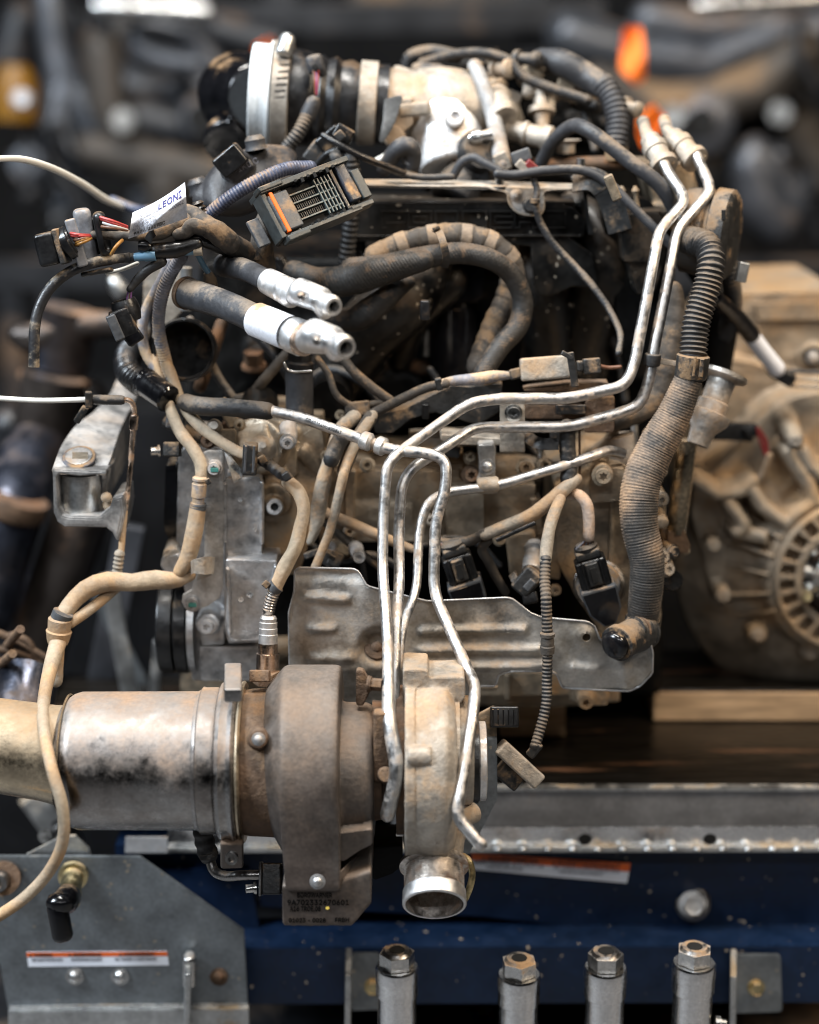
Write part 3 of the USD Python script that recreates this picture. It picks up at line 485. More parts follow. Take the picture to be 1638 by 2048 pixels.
ax = thing('axle_assembly', 'blurred dusty axle assembly with hanging orange tags, far behind at upper right', 'axle', P(1400, 460, 1.8), 'axle assemblies far behind'); B = 2.2
part(ax, 'crossmember', blob(B, [(1140, 70, 50), (1290, 110, 44), (1420, 130, 50), (1540, 80, 50), (1660, 60, 50)], [(1300, 40, 40), (1420, 60, 40), (1560, 40, 36)]), 'chassis_grey')
part(ax, 'top_bar', lathe(P(1390, 14, B - .2), P(1660, -6, B - .2), [(0, 14), (.2, 22), (1, 20)]), 'zinc', label='bright bar along the top')
part(ax, 'control_arm', blob(B - .1, [(1200, 160, 36), (1300, 210, 44), (1420, 210, 48), (1520, 170, 52), (1600, 110, 50)]), 'chassis_tan'); part(ax, 'lower_arm', blob(B, [(1240, 185, 30), (1360, 190, 30), (1480, 200, 40)]), 'chassis_grey')
part(ax, 'hub', lathe(P(1405, 245, B - .16), P(1405, 245, B), [(0, 40), (.1, 62), (1, 66)], 32), 'chassis_grey'); part(ax, 'hub_bore', lathe(P(1402, 243, B - .17), P(1402, 243, B - .162), [(0, 30), (1, 30)], 24), 'hole_black')
part(ax, 'differential', blob(B + .1, [(1480, 240, 60), (1560, 260, 70)]), 'chassis_dark'); part(ax, 'bolt', lathe(P(1560, 226, B - .2), P(1560, 226, B), [(0, 22), (1, 24)], 20), 'galvanised'); part(ax, 'bolt', lathe(P(1345, 232, B - .2), P(1345, 232, B), [(0, 22), (1, 24)], 20), 'galvanised')
part(ax, 'knuckle', blob(B - .1, [(1500, 330, 44), (1520, 400, 50), (1560, 440, 44)], [(1510, 310, 40), (1590, 400, 40)]), 'chassis_grey', label='pale knuckle casting'); part(ax, 'link', blob(B, [(1600, 260, 50), (1650, 350, 50)]), 'chassis_tan'); part(ax, 'link', blob(B, [(1360, 320, 30), (1420, 340, 36), (1470, 350, 30)]), 'chassis_tan')
rg = np.random.default_rng(7)
def clutter(t, x0, x1, y0, y1, B, n):       # small fittings, cables and brackets on an axle assembly
    for _ in range(n):
        x, y, Y = rg.uniform(x0, x1), rg.uniform(y0, y1), B + rg.uniform(-.16, .3); k = rg.integers(5); a = rg.uniform(0, 6.28); l = rg.uniform(30, 80); q = P(x + l * math.cos(a), y + l * math.sin(a) * .6, Y + rg.uniform(-.05, .05)); p = P(x, y, Y); m = ('chassis_dark', 'chassis_grey', 'chassis_tan', 'chassis_dark', 'chassis_grey')[rg.integers(5)]
        if k == 0: part(t, 'bolt', lathe(p, p + V(.02, -.06, .02), [(0, 22), (.4, 22), (.45, 13), (1, 13)], 14), m)
        elif k == 1: part(t, 'bracket', fbox(p, q, rg.uniform(24, 50), 20, 3), m)
        elif k == 2: part(t, 'cable', tube(np.array([p, (p + q) / 2 + V(0, 0, .06), q, q + V(.05, 0, -.08)]), rg.uniform(7, 13), K=12, step=.02), 'chassis_dark')
        elif k == 3: part(t, 'flange', lathe(p, p + V(.01, -.05, .01), [(0, 40), (.5, 40), (.55, 24), (1, 22)], 24), m)
        else: part(t, 'arm', lathe(p, q, [(0, 16), (.2, 22), (.8, 18), (1, 24)], 16), m)
clutter(ax0, 90, 440, 60, 460, 2.3, 16); clutter(ax, 1130, 1640, 60, 440, 2.2, 20); clutter(yb, -10, 70, 300, 420, 2.3, 4)
for pts, lab in (((1246, 56, 1284, 52, 1292, 160, 1270, 172, 1242, 140), 'blurred orange tag hanging high on the far axle'), ((1275, 240, 1305, 205, 1335, 235, 1300, 300, 1272, 290), 'blurred orange tag behind the two pipe couplings'), ((512, 90, 545, 70, 548, 120, 520, 150, 508, 130), 'blurred orange tag behind the white disc')):
    Y = 1.35 if pts[0] != 1275 else .9; q = poly('o', Y, *pts)
    solo('orange_tag', lab, 'tag', relief(rounded(q, .006), Y, Y + .004, lambda x, y: .012 * np.sin(x * .08 + y * .05), .008), 'orange_tag', group='orange tags on the far axles')
for x0, x1, Y, y, lab in ((20, 470, 2.3, 500, 'dark steel trestle carrying the blurred axle assembly at upper left'), (1120, 1680, 2.2, 500, 'dark steel trestle carrying the blurred axle assembly at upper right')):
    tr_ = thing('trestle', lab, 'trestle', P((x0 + x1) / 2, y, Y), 'trestles under the axle assemblies'); q0, q1 = P(x0, y, Y), P(x1, y, Y)
    for dy in (-.18, .25): part(tr_, 'rail', slabz(q0[0], q1[0], Y + dy - .03, Y + dy + .03, q0[2] - .06, q0[2]), 'chassis_dark')
    for qx in (q0[0] + .04, q1[0] - .04):
        for dy in (-.18, .25): part(tr_, 'leg', slabz(qx - .025, qx + .025, Y + dy - .025, Y + dy + .025, -.999, q0[2] - .061), 'chassis_dark')
dk = thing('parts_rack', 'dark steel parts rack behind the engine with a dark sheet added as shade', 'rack', P(800, 300, 2.6))
part(dk, 'shelf', fbox(P(380, 40, 2.6), P(1200, 30, 2.6), 60, 200, 4), 'chassis_dark'); part(dk, 'upright', fbox(P(560, -60, 2.6), P(600, 600, 2.6), 60, 60, 4), 'chassis_dark'); part(dk, 'upright', fbox(P(1060, -60, 2.6), P(1090, 600, 2.6), 60, 60, 4), 'chassis_dark')
part(dk, 'shade_sheet', slabz(-1.3, 1.6, .80, .82, -.999, -.06), 'shade_black'); part(dk, 'panel', fbox(P(700, -10, 2.8), P(1050, 10, 2.8), 90, 20, 4), 'chassis_tan')  # dark sheet added to keep the gaps behind the engine black

# ---------------------------------------------------------------- left: exhaust pipes of the next unit
ex = thing('exhaust_pipes', 'blurred blued and brown steel exhaust pipes with rusty flange at left', 'exhaust', P(80, 1300, .4))
part(ex, 'pipe', lathe(*L('r', .62, 360, 200, 300, 500), [(0, 62), (1, 62)]), 'blued_steel'); part(ex, 'flange', lathe(*L('r', .60, 275, 545, 268, 590), [(0, 70), (.5, 72), (1, 64)]), 'dark_rust', label='rusty flange ring')
part(ex, 'pipe', lathe(*L('r', .58, 275, 540, 200, 960), [(0, 62), (1, 60)]), 'brown_steel'); part(ex, 'pipe', tube(L('r', (.57, .5, .42, .4, .38), 205, 880, 120, 1050, 40, 1250, -40, 1500, -110, 1750), (58, 66, 70, 72, 72), K=36), 'blued_steel')
part(ex, 'clamp_band', lathe(*L('r', .40, 75, 1150, 45, 1232), [(0, 70), (.5, 75), (1, 72)]), 'dark_rust'); part(ex, 'pipe', tube(L('r', .44, 420, 1250, 330, 1500, 230, 1800, 150, 2060), 58, K=32), 'brown_steel')
part(ex, 'pipe', tube(L('r', .5, 260, 1450, 140, 1700, 60, 1900, 0, 2100), 26, K=24), 'blued_steel'); part(ex, 'bracket', blob(.6, [(160, 650, 30), (250, 650, 26)], [(120, 660, 34), (60, 680, 30)], [(40, 670, 26), (110, 690, 26)]), 'brown_steel', label='blurred bracket above the flange')
part(ex, 'connector', blob(.5, [(230, 565, 16), (240, 580, 20)]), 'galvanised')
part(ex, 'hanger', blob(.65, [(20, 850, 40), (10, 1000, 40)], [(90, 760, 20), (180, 800, 40)]), 'chassis_dark')
cl = thing('exhaust_clamp', 'rusty two bolt exhaust clamp above the golden pipe at left', 'clamp', P(40, 1370, .05))
for a in ((-30, 1850, 90, 1900, 230, 1985), (-30, 1935, 100, 1960, 220, 2010), (-30, 1990, 90, 2040, 200, 2100), (60, 1870, 140, 1900, 190, 2000)): part(cl, 'saddle', tube(L('r', .05, *a), 8, step=.003), 'dark_rust')
for a in ((40, 1920, 105, 1840), (-10, 2030, 65, 1965)): part(cl, 'stud', corrugated(L('r', (.05, -.02), *a), 9, pitch=5, depth=.12, K=16, cap1='flat'), 'rust')
part(cl, 'pipe_end', lathe(P(60, 1345, .05), P(30, 1460, .0), [(0, 60), (1, 66)]), 'blued_steel')
leg = thing('stand_leg', 'slotted galvanised stand leg seen blurred behind the sand coloured hose', 'stand', P(260, 1330, .4))
part(leg, 'post', fbox(P(175, 1500, .42), P(262, 1050, .42), 55, 30, 3), 'chassis_grey'); part(leg, 'post', fbox(P(262, 1400, .30), P(215, 1150, .30), 34, 30, 3), 'galvanised'); part(leg, 'brace', fbox(P(190, 1180, .38), P(300, 1400, .38), 26, 12, 3), 'dull_galvanised')
part(leg, 'foot', fbox(P(60, 1590, .3), P(140, 1700, .3), 50, 40, 3), 'galvanised'); part(leg, 'bolt', lathe(P(90, 1672, .05), P(100, 1672, .1), [(0, 14), (1, 14)], 12), 'zinc'); part(leg, 'panel', slab('o', .5, .52, -60, 1560, 240, 1560, 240, 1720, -60, 1720, r=0), 'grey_paint')
part(leg, 'post', fbox(P(318, 1280, .3), P(305, 1420, .3), 20, 20, 3), 'galvanised'); part(leg, 'post', fbox(P(120, 1640, .12), P(155, 1690, .12), 40, 40, 4), 'dark_zinc'); part(leg, 'box', fbox(P(252, 1690, .05), P(342, 1690, .05), 34, 30, 3), 'grey_paint')
# ---------------------------------------------------------------- the engine
eng = thing('engine', 'dusty turbocharged engine lying on the blue stand, filling the middle of the picture', 'engine', P(800, 1440, .15))
E = lambda name, m, material, smooth=40, label=None: part(eng, name, m, material, smooth, label)
def strip(Ls, Rs, t):       # plate between two edges
    Ls, Rs, t = np.asarray(Ls), np.asarray(Rs), np.asarray(t, float); n = len(Ls); rows = np.stack([Ls, Rs, Rs + t, Ls + t], 1); v = rows.reshape(-1, 3); f = []
    for i in range(n - 1):
        for k in range(4): a, c = i * 4 + k, i * 4 + (k + 1) % 4; f += [(a, c + 4, c), (a, a + 4, c + 4)]
    f += [(0, 1, 2), (0, 2, 3), (n * 4 - 4, n * 4 - 2, n * 4 - 3), (n * 4 - 4, n * 4 - 1, n * 4 - 2)]
    return v, np.array(f)
def dens(p, n=40):
    q = catmull(p, .004); d = np.r_[0, np.cumsum(np.linalg.norm(np.diff(q, axis=0), axis=1))]
    return np.stack([np.interp(np.linspace(0, d[-1], n), d, q[:, k]) for k in range(3)], 1)
# core of the engine: dark block, recess shade put into its near black colour
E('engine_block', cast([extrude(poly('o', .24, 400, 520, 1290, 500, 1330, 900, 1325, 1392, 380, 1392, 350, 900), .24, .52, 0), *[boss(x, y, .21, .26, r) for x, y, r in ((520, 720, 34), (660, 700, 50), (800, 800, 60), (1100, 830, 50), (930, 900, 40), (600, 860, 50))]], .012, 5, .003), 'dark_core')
E('oil_sump', cast([slab('o', .14, .4, 360, 1330, 1240, 1330, 1240, 1404, 1100, 1416, 930, 1410, 360, 1400), *[slab('o', .125, .2, x, 1338, x + 56, 1338, x + 56, 1392, x, 1392) for x in ()]], .008, 3, .001), 'cast_dirty')

# ---- cylinder head and cam carrier
hd = E('cylinder_head', cast([slab('h', .07, .22, 800, 330, 1640, 330, 1640, 720, 900, 720, 800, 640), slab('h', .075, .22, 780, 300, 1660, 300, 1660, 345, 780, 345),
    cyl(P(640, 1012, .10), P(826, 1012, .10), .034), cyl(P(655, 945, .10), P(1080, 950, .10), .022), *[slab('h', .055, .2, x, 330, x + 60, 330, x + 40, 780, x, 780) for x in (870, 1010)],
    slab('i', .055, .2, 285, 395, 770, 395, 770, 690, 500, 690, 285, 660), slab('i', .045, .2, 290, 440, 500, 430, 500, 690, 300, 690), slab('i', .052, .2, 740, 470, 800, 470, 810, 700, 750, 700)], .005, 9, .0012), 'gear_casing')
fc = E('front_cover', cast([slab('i', .03, .2, 870, 400, 1085, 290, 1245, 300, 1300, 330, 1380, 400, 1420, 700, 1440, 900, 1430, 1150, 1150, 1230, 990, 1000, 880, 800), slab('i', .015, .1, 1080, 300, 1245, 305, 1240, 480, 1060, 500, 1050, 400),
    boss(1205, 951, .004, .1, 22), *[boss(x, y, .02, .1, r) for x, y, r in ((1321, 998, 14), (1324, 1045, 14), (1330, 1134, 18), (1340, 1110, 10), (1322, 945, 14), (1318, 900, 12))],
    cyl(P(1040, 1062, .03), P(1050, 1150, .03), .016), slab('i', .02, .1, 1165, 480, 1180, 480, 1185, 900, 1150, 900), slab('i', .035, .1, 680, 780, 820, 640, 900, 560, 900, 900, 740, 870)], .005, 8, .0012), 'gear_casing', label='front cover casting under tan dust')
bolt(fc, 1205, 951, .002, 21, 'torx', m='cast_dirty'); bolt(fc, 1322, 998, .018, 15, 'torx', m='cast_tan'); bolt(fc, 1345, 1102, .02, 13, 'hex', (.5, -1, .1), 'dark_zinc')
for x, y in ((1320, 1112), (1331, 1137)): bolt(fc, x, y, .018, 17, 'torx', (.4, -1, .2), 'cast_tan')
for x, y, r, m in ((652, 912, 15, 'cast_dirty'), (735, 930, 15, 'cast_dirty'), (700, 1062, 13, 'cast_tan'), (860, 1040, 12, 'cast_tan'), (1000, 1078, 14, 'cast_dirty'), (1090, 930, 15, 'cast_dirty'), (942, 950, 19, 'dark_rust'), (1050, 935, 18, 'cast_dirty'), (940, 915, 13, 'cast_dirty')): bolt(hd, x, y, .045, r, 'torx', (0, -1, .25), m, tall=2.2)
wp = E('cup_plug', lathe(P(1200, 1170, .03), P(1196, 1172, -.005), [(0, 52), (.5, 52), (.55, 44), (.7, 47), (.9, 47), (1, 43)], 48), 'dark_zinc'); part(wp, 'centre', lathe(P(1196, 1172, -.004), P(1195, 1172, -.009), [(0, 36), (1, 20)], 32), 'dusty_plastic')
E('bearing_boss', lathe(P(1345, 1160, .05), P(1345, 1160, .02), [(0, 22), (1, 20)], 24), 'dark_core')
E('side_flange', cast([slab('i', .06, .1, 1430, 620, 1500, 630, 1580, 700, 1590, 760, 1500, 790, 1440, 760), slab('i', .05, .1, 1410, 440, 1460, 480, 1460, 560, 1410, 560)], .005, 5), 'cast_dirty')
# horizontal coolant gallery above the head
E('gallery', cast([slab('i', .07, .12, 100, 150, 470, 140, 560, 145, 560, 215, 480, 215, 470, 195, 350, 190, 100, 200)], .006, 4), 'cast_tan')
# ---- timing cover, left
tc = E('timing_cover', cast([slab('h', .035, .16, 100, 250, 140, 195, 330, 210, 560, 220, 560, 1480, 170, 1480, 165, 1100, 110, 900, 85, 800), slab('h', .0, .12, 352, 375, 552, 365, 556, 790, 650, 800, 645, 1000, 590, 1230, 560, 1270, 372, 1275, 350, 1200),
    slab('h', -.022, .1, 358, 815, 640, 820, 632, 980, 575, 1225, 550, 1262, 378, 1266, 360, 1190), slab('h', .012, .1, 210, 1290, 545, 1290, 530, 1480, 225, 1480), slab('h', .01, .1, 215, 1120, 360, 1120, 350, 1280, 225, 1290), boss(415, 1250, -.005, .1, 24), boss(345, 1128, .01, .1, 24),
    cyl(P(577, 850, .03), P(577, 885, .008), .009)], .0045, 10, .0008), 'cast_clean')
gc = E('gear_case', cast([slab('h', .04, .18, 470, 230, 480, 60, 880, 60, 900, 220, 860, 380, 840, 640, 760, 900, 640, 900, 560, 760, 560, 250), slab('h', .025, .12, 570, 270, 690, 330, 770, 440, 800, 600, 760, 770, 640, 800, 565, 760), boss(548, 1015, .01, .1, 22), boss(548, 1002, .015, .1, 36),
    cyl(P(535, 893, .05), P(512, 893, .02), .030), slab('h', .03, .1, 655, 180, 745, 180, 745, 360, 655, 380), *[cyl(P(*C('h', 760, 200)[0], .04), P(*C('h', 890, 370)[0], .05), .009)], cyl(P(550, 880, .04), P(490, 900, .04), .03), boss(547, 1015, .004, .1, 17), boss(576, 881, .006, .1, 17)], .0045, 9, .0012), 'gear_casing')
tb_ = part(gc, 'threaded_boss', lathe(P(549, 1014, .005), P(549, 1014, -.003), [(0, 18), (.85, 17), (1, 15), (1, 8), (.3, 7), (.3, .1)], 32, True, False), 'cast_clean'); part(tb_, 'bore', lathe(P(549, 1014, .0), P(549, 1014, -.0008), [(0, 7), (1, 7)], 20), 'hole_black'); bolt(gc, 576, 883, .003, 16, 'torx', m='cast_clean', d=(0, -1, -.05)); bolt(tc, 415, 1251, -.008, 18, 'torx', m='cast_clean')
dm = E('domed_plug', lathe(P(526, 905, .05), P(526, 890, -.0), [(0, 42), (.4, 40), (.75, 28), (1, 6)], 36), 'cast_tan')
E('top_boss', lathe(P(430, 858, .03), P(428, 850, .0), [(0, 16), (.7, 15), (1, 8)], 24), 'cast_tan'); b_ = E('flat_tab', slab('h', .012, .018, 280, 112, 414, 108, 414, 195, 345, 205, 280, 200), 'cast_dirty')
bolt(tc, 417, 882, .01, 15, 'torx', m='dark_rust')
E('brown_housing', cast([slab('h', .08, .2, 330, 80, 420, 40, 620, 40, 660, 100, 640, 200, 340, 200)], .006, 6, .001), 'dark_rust', label='brown housing behind the timing cover')
for x0, y0, x1, y1, Y in ((449, 965, 449, 1085, -.002), (524, 962, 524, 1088, -.002), (455, 1135, 460, 1270, -.024), (552, 1130, 530, 1262, -.024)): part(tc, 'edge_rib', fbox(P(x0, y0, Y), P(x1, y1, Y), 9, 14, 4), 'cast_clean')
for x, y, r in ((480, 1000, 6), (500, 1190, 7), (482, 1200, 6), (510, 1060, 5)): part(tc, 'ejector_mark', lathe(P(x, y, -.0 if y < 1100 else -.0215), P(x, y, -.0015 if y < 1100 else -.0232), [(0, r), (1, r - 1), (1, r - 2.5), (.6, r - 3), (.6, .1)], 20, True, False), 'cast_clean')
# strap with green paint marked bolts
sp = E('strap_bracket', slab('h', -.008, -.003, 232, 235, 262, 224, 340, 224, 348, 240, 345, 960, 322, 1030, 262, 1072, 190, 1092, 140, 1085, 118, 1050, 124, 1012, 172, 985, 190, 920, 222, 880, 240, 800, 245, 540, r=.002), 'cast_aluminium', label='flat strap bracket')
for x, y in ((429, 936), (385, 1206)):
    bb = bolt(sp, x, y, -.0082, 17, 'torx', m='cast_clean'); part(bb, 'paint_mark', fbox(P(x - 8, y + 4, -.0165), P(x + 8, y + 4, -.0165), 9, 3, 1), 'green_mark')
pc = E('hose_clip', strip(dens(L('g', (-.02, -.05, -.052, -.035, -.015, -.01), 1000, 965, 1030, 945, 1085, 935, 1132, 938, 1100, 955, 1040, 985)), dens(L('g', (-.02, -.05, -.052, -.035, -.015, -.01), 1004, 1030, 1034, 1022, 1085, 1028, 1124, 1025, 1100, 1040, 1040, 1060)), (.0008, .0008, 0)), 'cast_tan', 50)
E('bent_tab', strip(L('h', (-.005, -.02, -.03), 350, 226, 372, 300, 402, 392), L('h', (-.005, -.03, -.04), 372, 232, 425, 300, 448, 366), (0, .002, -.002)), 'zinc', False, label='bright bent tab')
# black drums and connectors at the left of the timing cover
pu = E('drive_pulley', lathe(P(322, 1252, .06), P(382, 1252, .06), [(0, 84), (.04, 92), (.1, 94), (.5, 94), (.52, 88), (.6, 94), (.96, 94), (1, 86)], 64), 'black_plastic'); part(pu, 'rim', lathe(P(383, 1255, .05), P(396, 1255, .05), [(0, 88), (1, 88)], 48), 'cast_clean')
E('belt_cover', cast([slab('h', .05, .12, 28, 300, 90, 290, 100, 650, 85, 720, 30, 690, 18, 620)], .006, 6), 'gloss_black')
E('sensor_boss', fbox(*L('h', .01, 20, 215, 115, 215), 30, 30, 4), 'dusty_plastic'); bolt(eng, 319, 902, .01, 12, 'torx', (-1, -.3, 0), 'zinc', tall=1.5)
E('side_lug', cast([boss(342, 1112, .012, .06, 17), slab('h', .01, .06, 20, 800, 90, 740, 100, 900, 40, 900)], .004, 6), 'cast_tan')
E('cap_block', fbox(*L('h', .03, 35, 60, 140, 70), 30, 30, 5), 'grey_plastic')

# ---- heat shield (pressed sheet with ribs)
def shield(x, y):
    z = 0
    for (x0, y0, x1, y1, w, a) in ((612, 1194, 690, 1198, 9, .005), (845, 1262, 1045, 1258, 8, .0045), (845, 1300, 1075, 1298, 8, .0045), (850, 1336, 1090, 1330, 9, .005), (620, 1258, 665, 1258, 8, .0035), (1145, 1335, 1190, 1340, 8, .003), (620, 1318, 700, 1316, 9, .003)): z = z + a * seg(x, y, x0, y0, x1, y1, w)
    z = z - .006 * seg(x, y, 754, 1292, 754, 1292, 34, 6) + .004 * seg(x, y, 1238, 1305, 1255, 1375, 16) + .006 * seg(x, y, 1170, 1272, 1170, 1272, 20) - .005 * np.clip((x - 1180) / 60, 0, 1) - .010 * np.clip((y - 1340) / 50, 0, 1.2) + .006 * np.clip((x - 640) / -60, 0, 1) * -1
    return z + .008 * np.exp(-((x - 740) / 40) ** 2) * np.clip((1300 - y) / 150, 0, 1) + .0012 * np.sin(x * .021 + y * .013) - .004 * np.exp(-((y - 1148) / 14) ** 2)
shp = C('h', 735, 885, 760, 868, 1060, 866, 1085, 880, 1130, 950, 1190, 968) + C('i', 200, 1008, 620, 992, 650, 1000, 740, 1070, 800, 1093, 1040, 1115, 1080, 1140, 1110, 1215, 1165, 1242, 1300, 1190, 1375, 1215, 1392, 1290, 1390, 1400, 1330, 1480, 1270, 1510, 915, 1485, 880, 1395, 840, 1378, 640, 1374, 575, 1400, 560, 1470, 470, 1470) + C('o', 955, 1420, 800, 1420, 578, 1400, 577, 1230, 588, 1185)
pgs = rounded(poly('o', -.06, *[q for c in shp for q in c]), .004); hole = P(1172, 1272, -.06); pgs = pgs.difference(Point(hole[0], hole[2]).buffer(.0042))
hs = E('heat_shield', relief(pgs, -.06, -.0585, shield, .0032, 0), 'shield_steel', 60, 'ribbed heat shield of dull pressed steel')
edge = np.array(pgs.exterior.coords); ev = np.stack([edge[:, 0], np.full(len(edge), -.0605), edge[:, 1]], 1); ex_, ey_ = PX(ev); ev[:, 1] -= shield(ex_, ey_); part(hs, 'rolled_edge', sweep(resample(ev, .004)[0], .0011, 8), 'cast_clean')
bolt(hs, 754, 1292, -.052, 19, 'dome', m='rust'); w_ = part(hs, 'washer', lathe(P(754, 1292, -.05), P(754, 1292, -.056), [(0, 30), (.8, 27), (1, 24)], 36), 'dark_rust', label='rusty countersunk washer')
for x in (1010, 1090): E('sump_rib', cast([slab('o', .04, .15, x, 1350, x + 10, 1350, x + 10, 1400, x, 1400)], .005, 3), 'cast_dirty')
fl = E('sump_flange', cast([slab('o', .05, .2, 940, 1344, 1240, 1346, 1240, 1404, 1140, 1404, 1140, 1390, 940, 1392), slab('o', .03, .2, 1155, 1375, 1215, 1380, 1216, 1412, 1155, 1412), cyl(P(960, 1374, .0), P(995, 1374, .0), .004), boss(1171, 1402, .02, .1, 18)], .005, 5), 'cast_dirty'); bolt(fl, 1171, 1402, .015, 15, 'socket', m='cast_dirty')

# ---- turbocharger and exhaust
YT = -.17
can = E('exhaust_can', lathe(P(118, 1521, YT), P(442, 1521, YT), [(0, 92), (.015, 104), (.05, 122), (.10, 133), (.14, 137), (.86, 138), (.875, 141), (.9, 144), (.985, 144), (1, 138)], 96), 'heat_steel', 30, 'heat tinted steel exhaust can')
part(can, 'weld_seam', lathe(P(136, 1521, YT), P(141, 1521, YT), [(0, 126), (.5, 133.5), (1, 130)], 96, False, False), 'golden_steel'); part(can, 'end_ring', lathe(P(404, 1521, YT), P(441, 1521, YT), [(0, 143), (.08, 147), (.2, 146), (.85, 146), (1, 142)], 96, False, False), 'heat_steel')
E('exhaust_pipe', lathe(*L('j', YT, -90, 492, 335, 555), [(0, 93), (.8, 96), (1, 100)], 72), 'golden_steel', label='golden brown exhaust pipe')
vb = E('band_clamp', lathe(P(440, 1524, YT), P(489, 1524, YT), [(0, 147), (.1, 158), (.25, 163), (.4, 160), (.55, 160), (.72, 165), (.85, 160), (1, 147)], 96), 'heat_steel', 30, 'V band clamp')
part(vb, 'lug', fbox(P(466, 1338, YT), P(466, 1392, YT - .065), 36, 30, 5), 'heat_steel'); lo = part(vb, 'lower_lug', fbox(P(464, 1672, YT - .05), P(464, 1722, YT - .03), 46, 40, 5), 'cover_steel'); bolt(lo, 464, 1714, YT - .06, 14, 'socket', m='dark_zinc'); part(vb, 'band', lathe(P(484, 1524, YT), P(492, 1524, YT), [(0, 160), (.5, 162), (1, 158)], 96), 'golden_steel')
nk = E('turbine_neck', lathe(P(488, 1524, YT), P(560, 1524, YT), [(0, 143), (.2, 146), (.8, 148), (1, 150)], 80), 'rust', label='rusty turbine neck'); bs = part(nk, 'boss', lathe(P(517, 1477, YT - .050), P(517, 1478, YT - .070), [(0, 26), (.7, 20), (1, 17)], 32), 'rust'); bolt(nk, 517, 1478, YT - .071, 13, 'dome', m='cast_clean')
part(nk, 'clamp_lug', fbox(P(500, 1352, YT + .01), P(540, 1352, YT + .01), 24, 40, 3), 'rust')
hcov = union([cyl(P(552, 1520, YT), P(682, 1520, YT), 188 * S(P(600, 1520, YT))), cyl(P(548, 1524, YT), P(700, 1524, YT), 166 * S(P(600, 1520, YT)))])
main = MF(*lathe(P(572, 1520, YT), P(683, 1520, YT), [(0, 186), (.06, 190), (.9, 190), (.97, 188), (1, 184)], 96)); tongue = slab('k', -.262, -.16, 318, 900, 578, 900, 578, 1166, 318, 1166, r=0, bev=0)
cv = E('turbine_cover', cast([Manifold.batch_hull([main, tongue]), Manifold.batch_hull([main, MF(*lathe(P(545, 1522, YT), P(580, 1520, YT), [(0, 152), (1, 188)], 72))]), MF(*lathe(P(670, 1548, YT), P(750, 1548, YT), [(0, 140), (.1, 144), (.8, 143), (.95, 136), (1, 120)], 72)), slab('k', -.25, -.15, 575, 880, 735, 860, 735, 940, 680, 965, 575, 1035)], .004, 3), 'cover_steel', 50, 'brown scorched turbine housing cover running down into a tongue'); tg = cv
bolt(tg, 635, 1763, -.268, 15, 'dome', m='cast_clean')
nb = E('outlet_box', cast([extrude(rounded(poly('k', -.255, 298, 1130, 575, 1130, 600, 1100, 730, 1060, 730, 1225, 635, 1334, 312, 1334, 298, 1318), .002), -.255, -.12, 0)], .004, 3), 'cover_steel', 45, 'lower box with stamped lettering')
part(nb, 'back_wall', slab('k', -.17, -.16, 560, 950, 735, 930, 735, 1100, 560, 1100), 'hole_black')
part(nb, 'cheek', strip(L('k', (-.262, -.2), 575, 1075, 690, 965), L('k', (-.255, -.2), 575, 1150, 735, 1060), (0, .003, 0)), 'cover_steel')
o = P(*C('k', 322, 1190)[0], -.2555); sc = S(o) / 2.409
for s, x, y, w, h in (('BORGWARNER', 370, 1192, 170, 24), ('9A702332670601', 322, 1228, 300, 26), ('A16 TROE.08', 336, 1258, 150, 25), ('01023 - 0028', 330, 1312, 180, 22), ('FRBH', 552, 1310, 70, 22)): part(nb, 'lettering', lettering(s, P(*C('k', x, y)[0], -.2553), (1, 0, 0), (0, 0, 1), h * sc, .0004, True, w * sc), 'dark_core', False)
part(nb, 'paint_dot', lathe(P(655, 1816, -.2551), P(655, 1816, -.256), [(0, 4), (1, 3)], 12), 'yellow_mark')
# bearing housing between turbine and compressor
bh = E('bearing_housing', lathe(P(745, 1520, YT + .01), P(812, 1520, YT + .01), [(0, 120), (.3, 118), (.32, 96), (.7, 92), (.72, 150), (1, 150)], 56), 'dark_rust'); part(bh, 'boss', lathe(P(771, 1548, -.2), P(771, 1550, -.235), [(0, 22), (.8, 16), (1, 13)], 24), 'rust'); part(bh, 'rib', fbox(P(764, 1420, -.215), P(764, 1560, -.215), 34, 30, 6), 'rust')
bolt(bh, 736, 1368, -.19, 16, 'hex', (1, -.2, 0), 'rust', tall=2); part(bh, 'bracket', slab('k', -.18, -.17, 655, 95, 690, 105, 735, 180, 690, 270, 655, 270), 'rust'); part(bh, 'wastegate', slab('k', -.15, -.1, 735, 950, 880, 940, 880, 1040, 830, 1080, 735, 1115), 'dark_core'); part(bh, 'stud', lathe(P(792, 1665, -.2), P(808, 1665, -.2), [(0, 8), (1, 8)], 16), 'zinc')
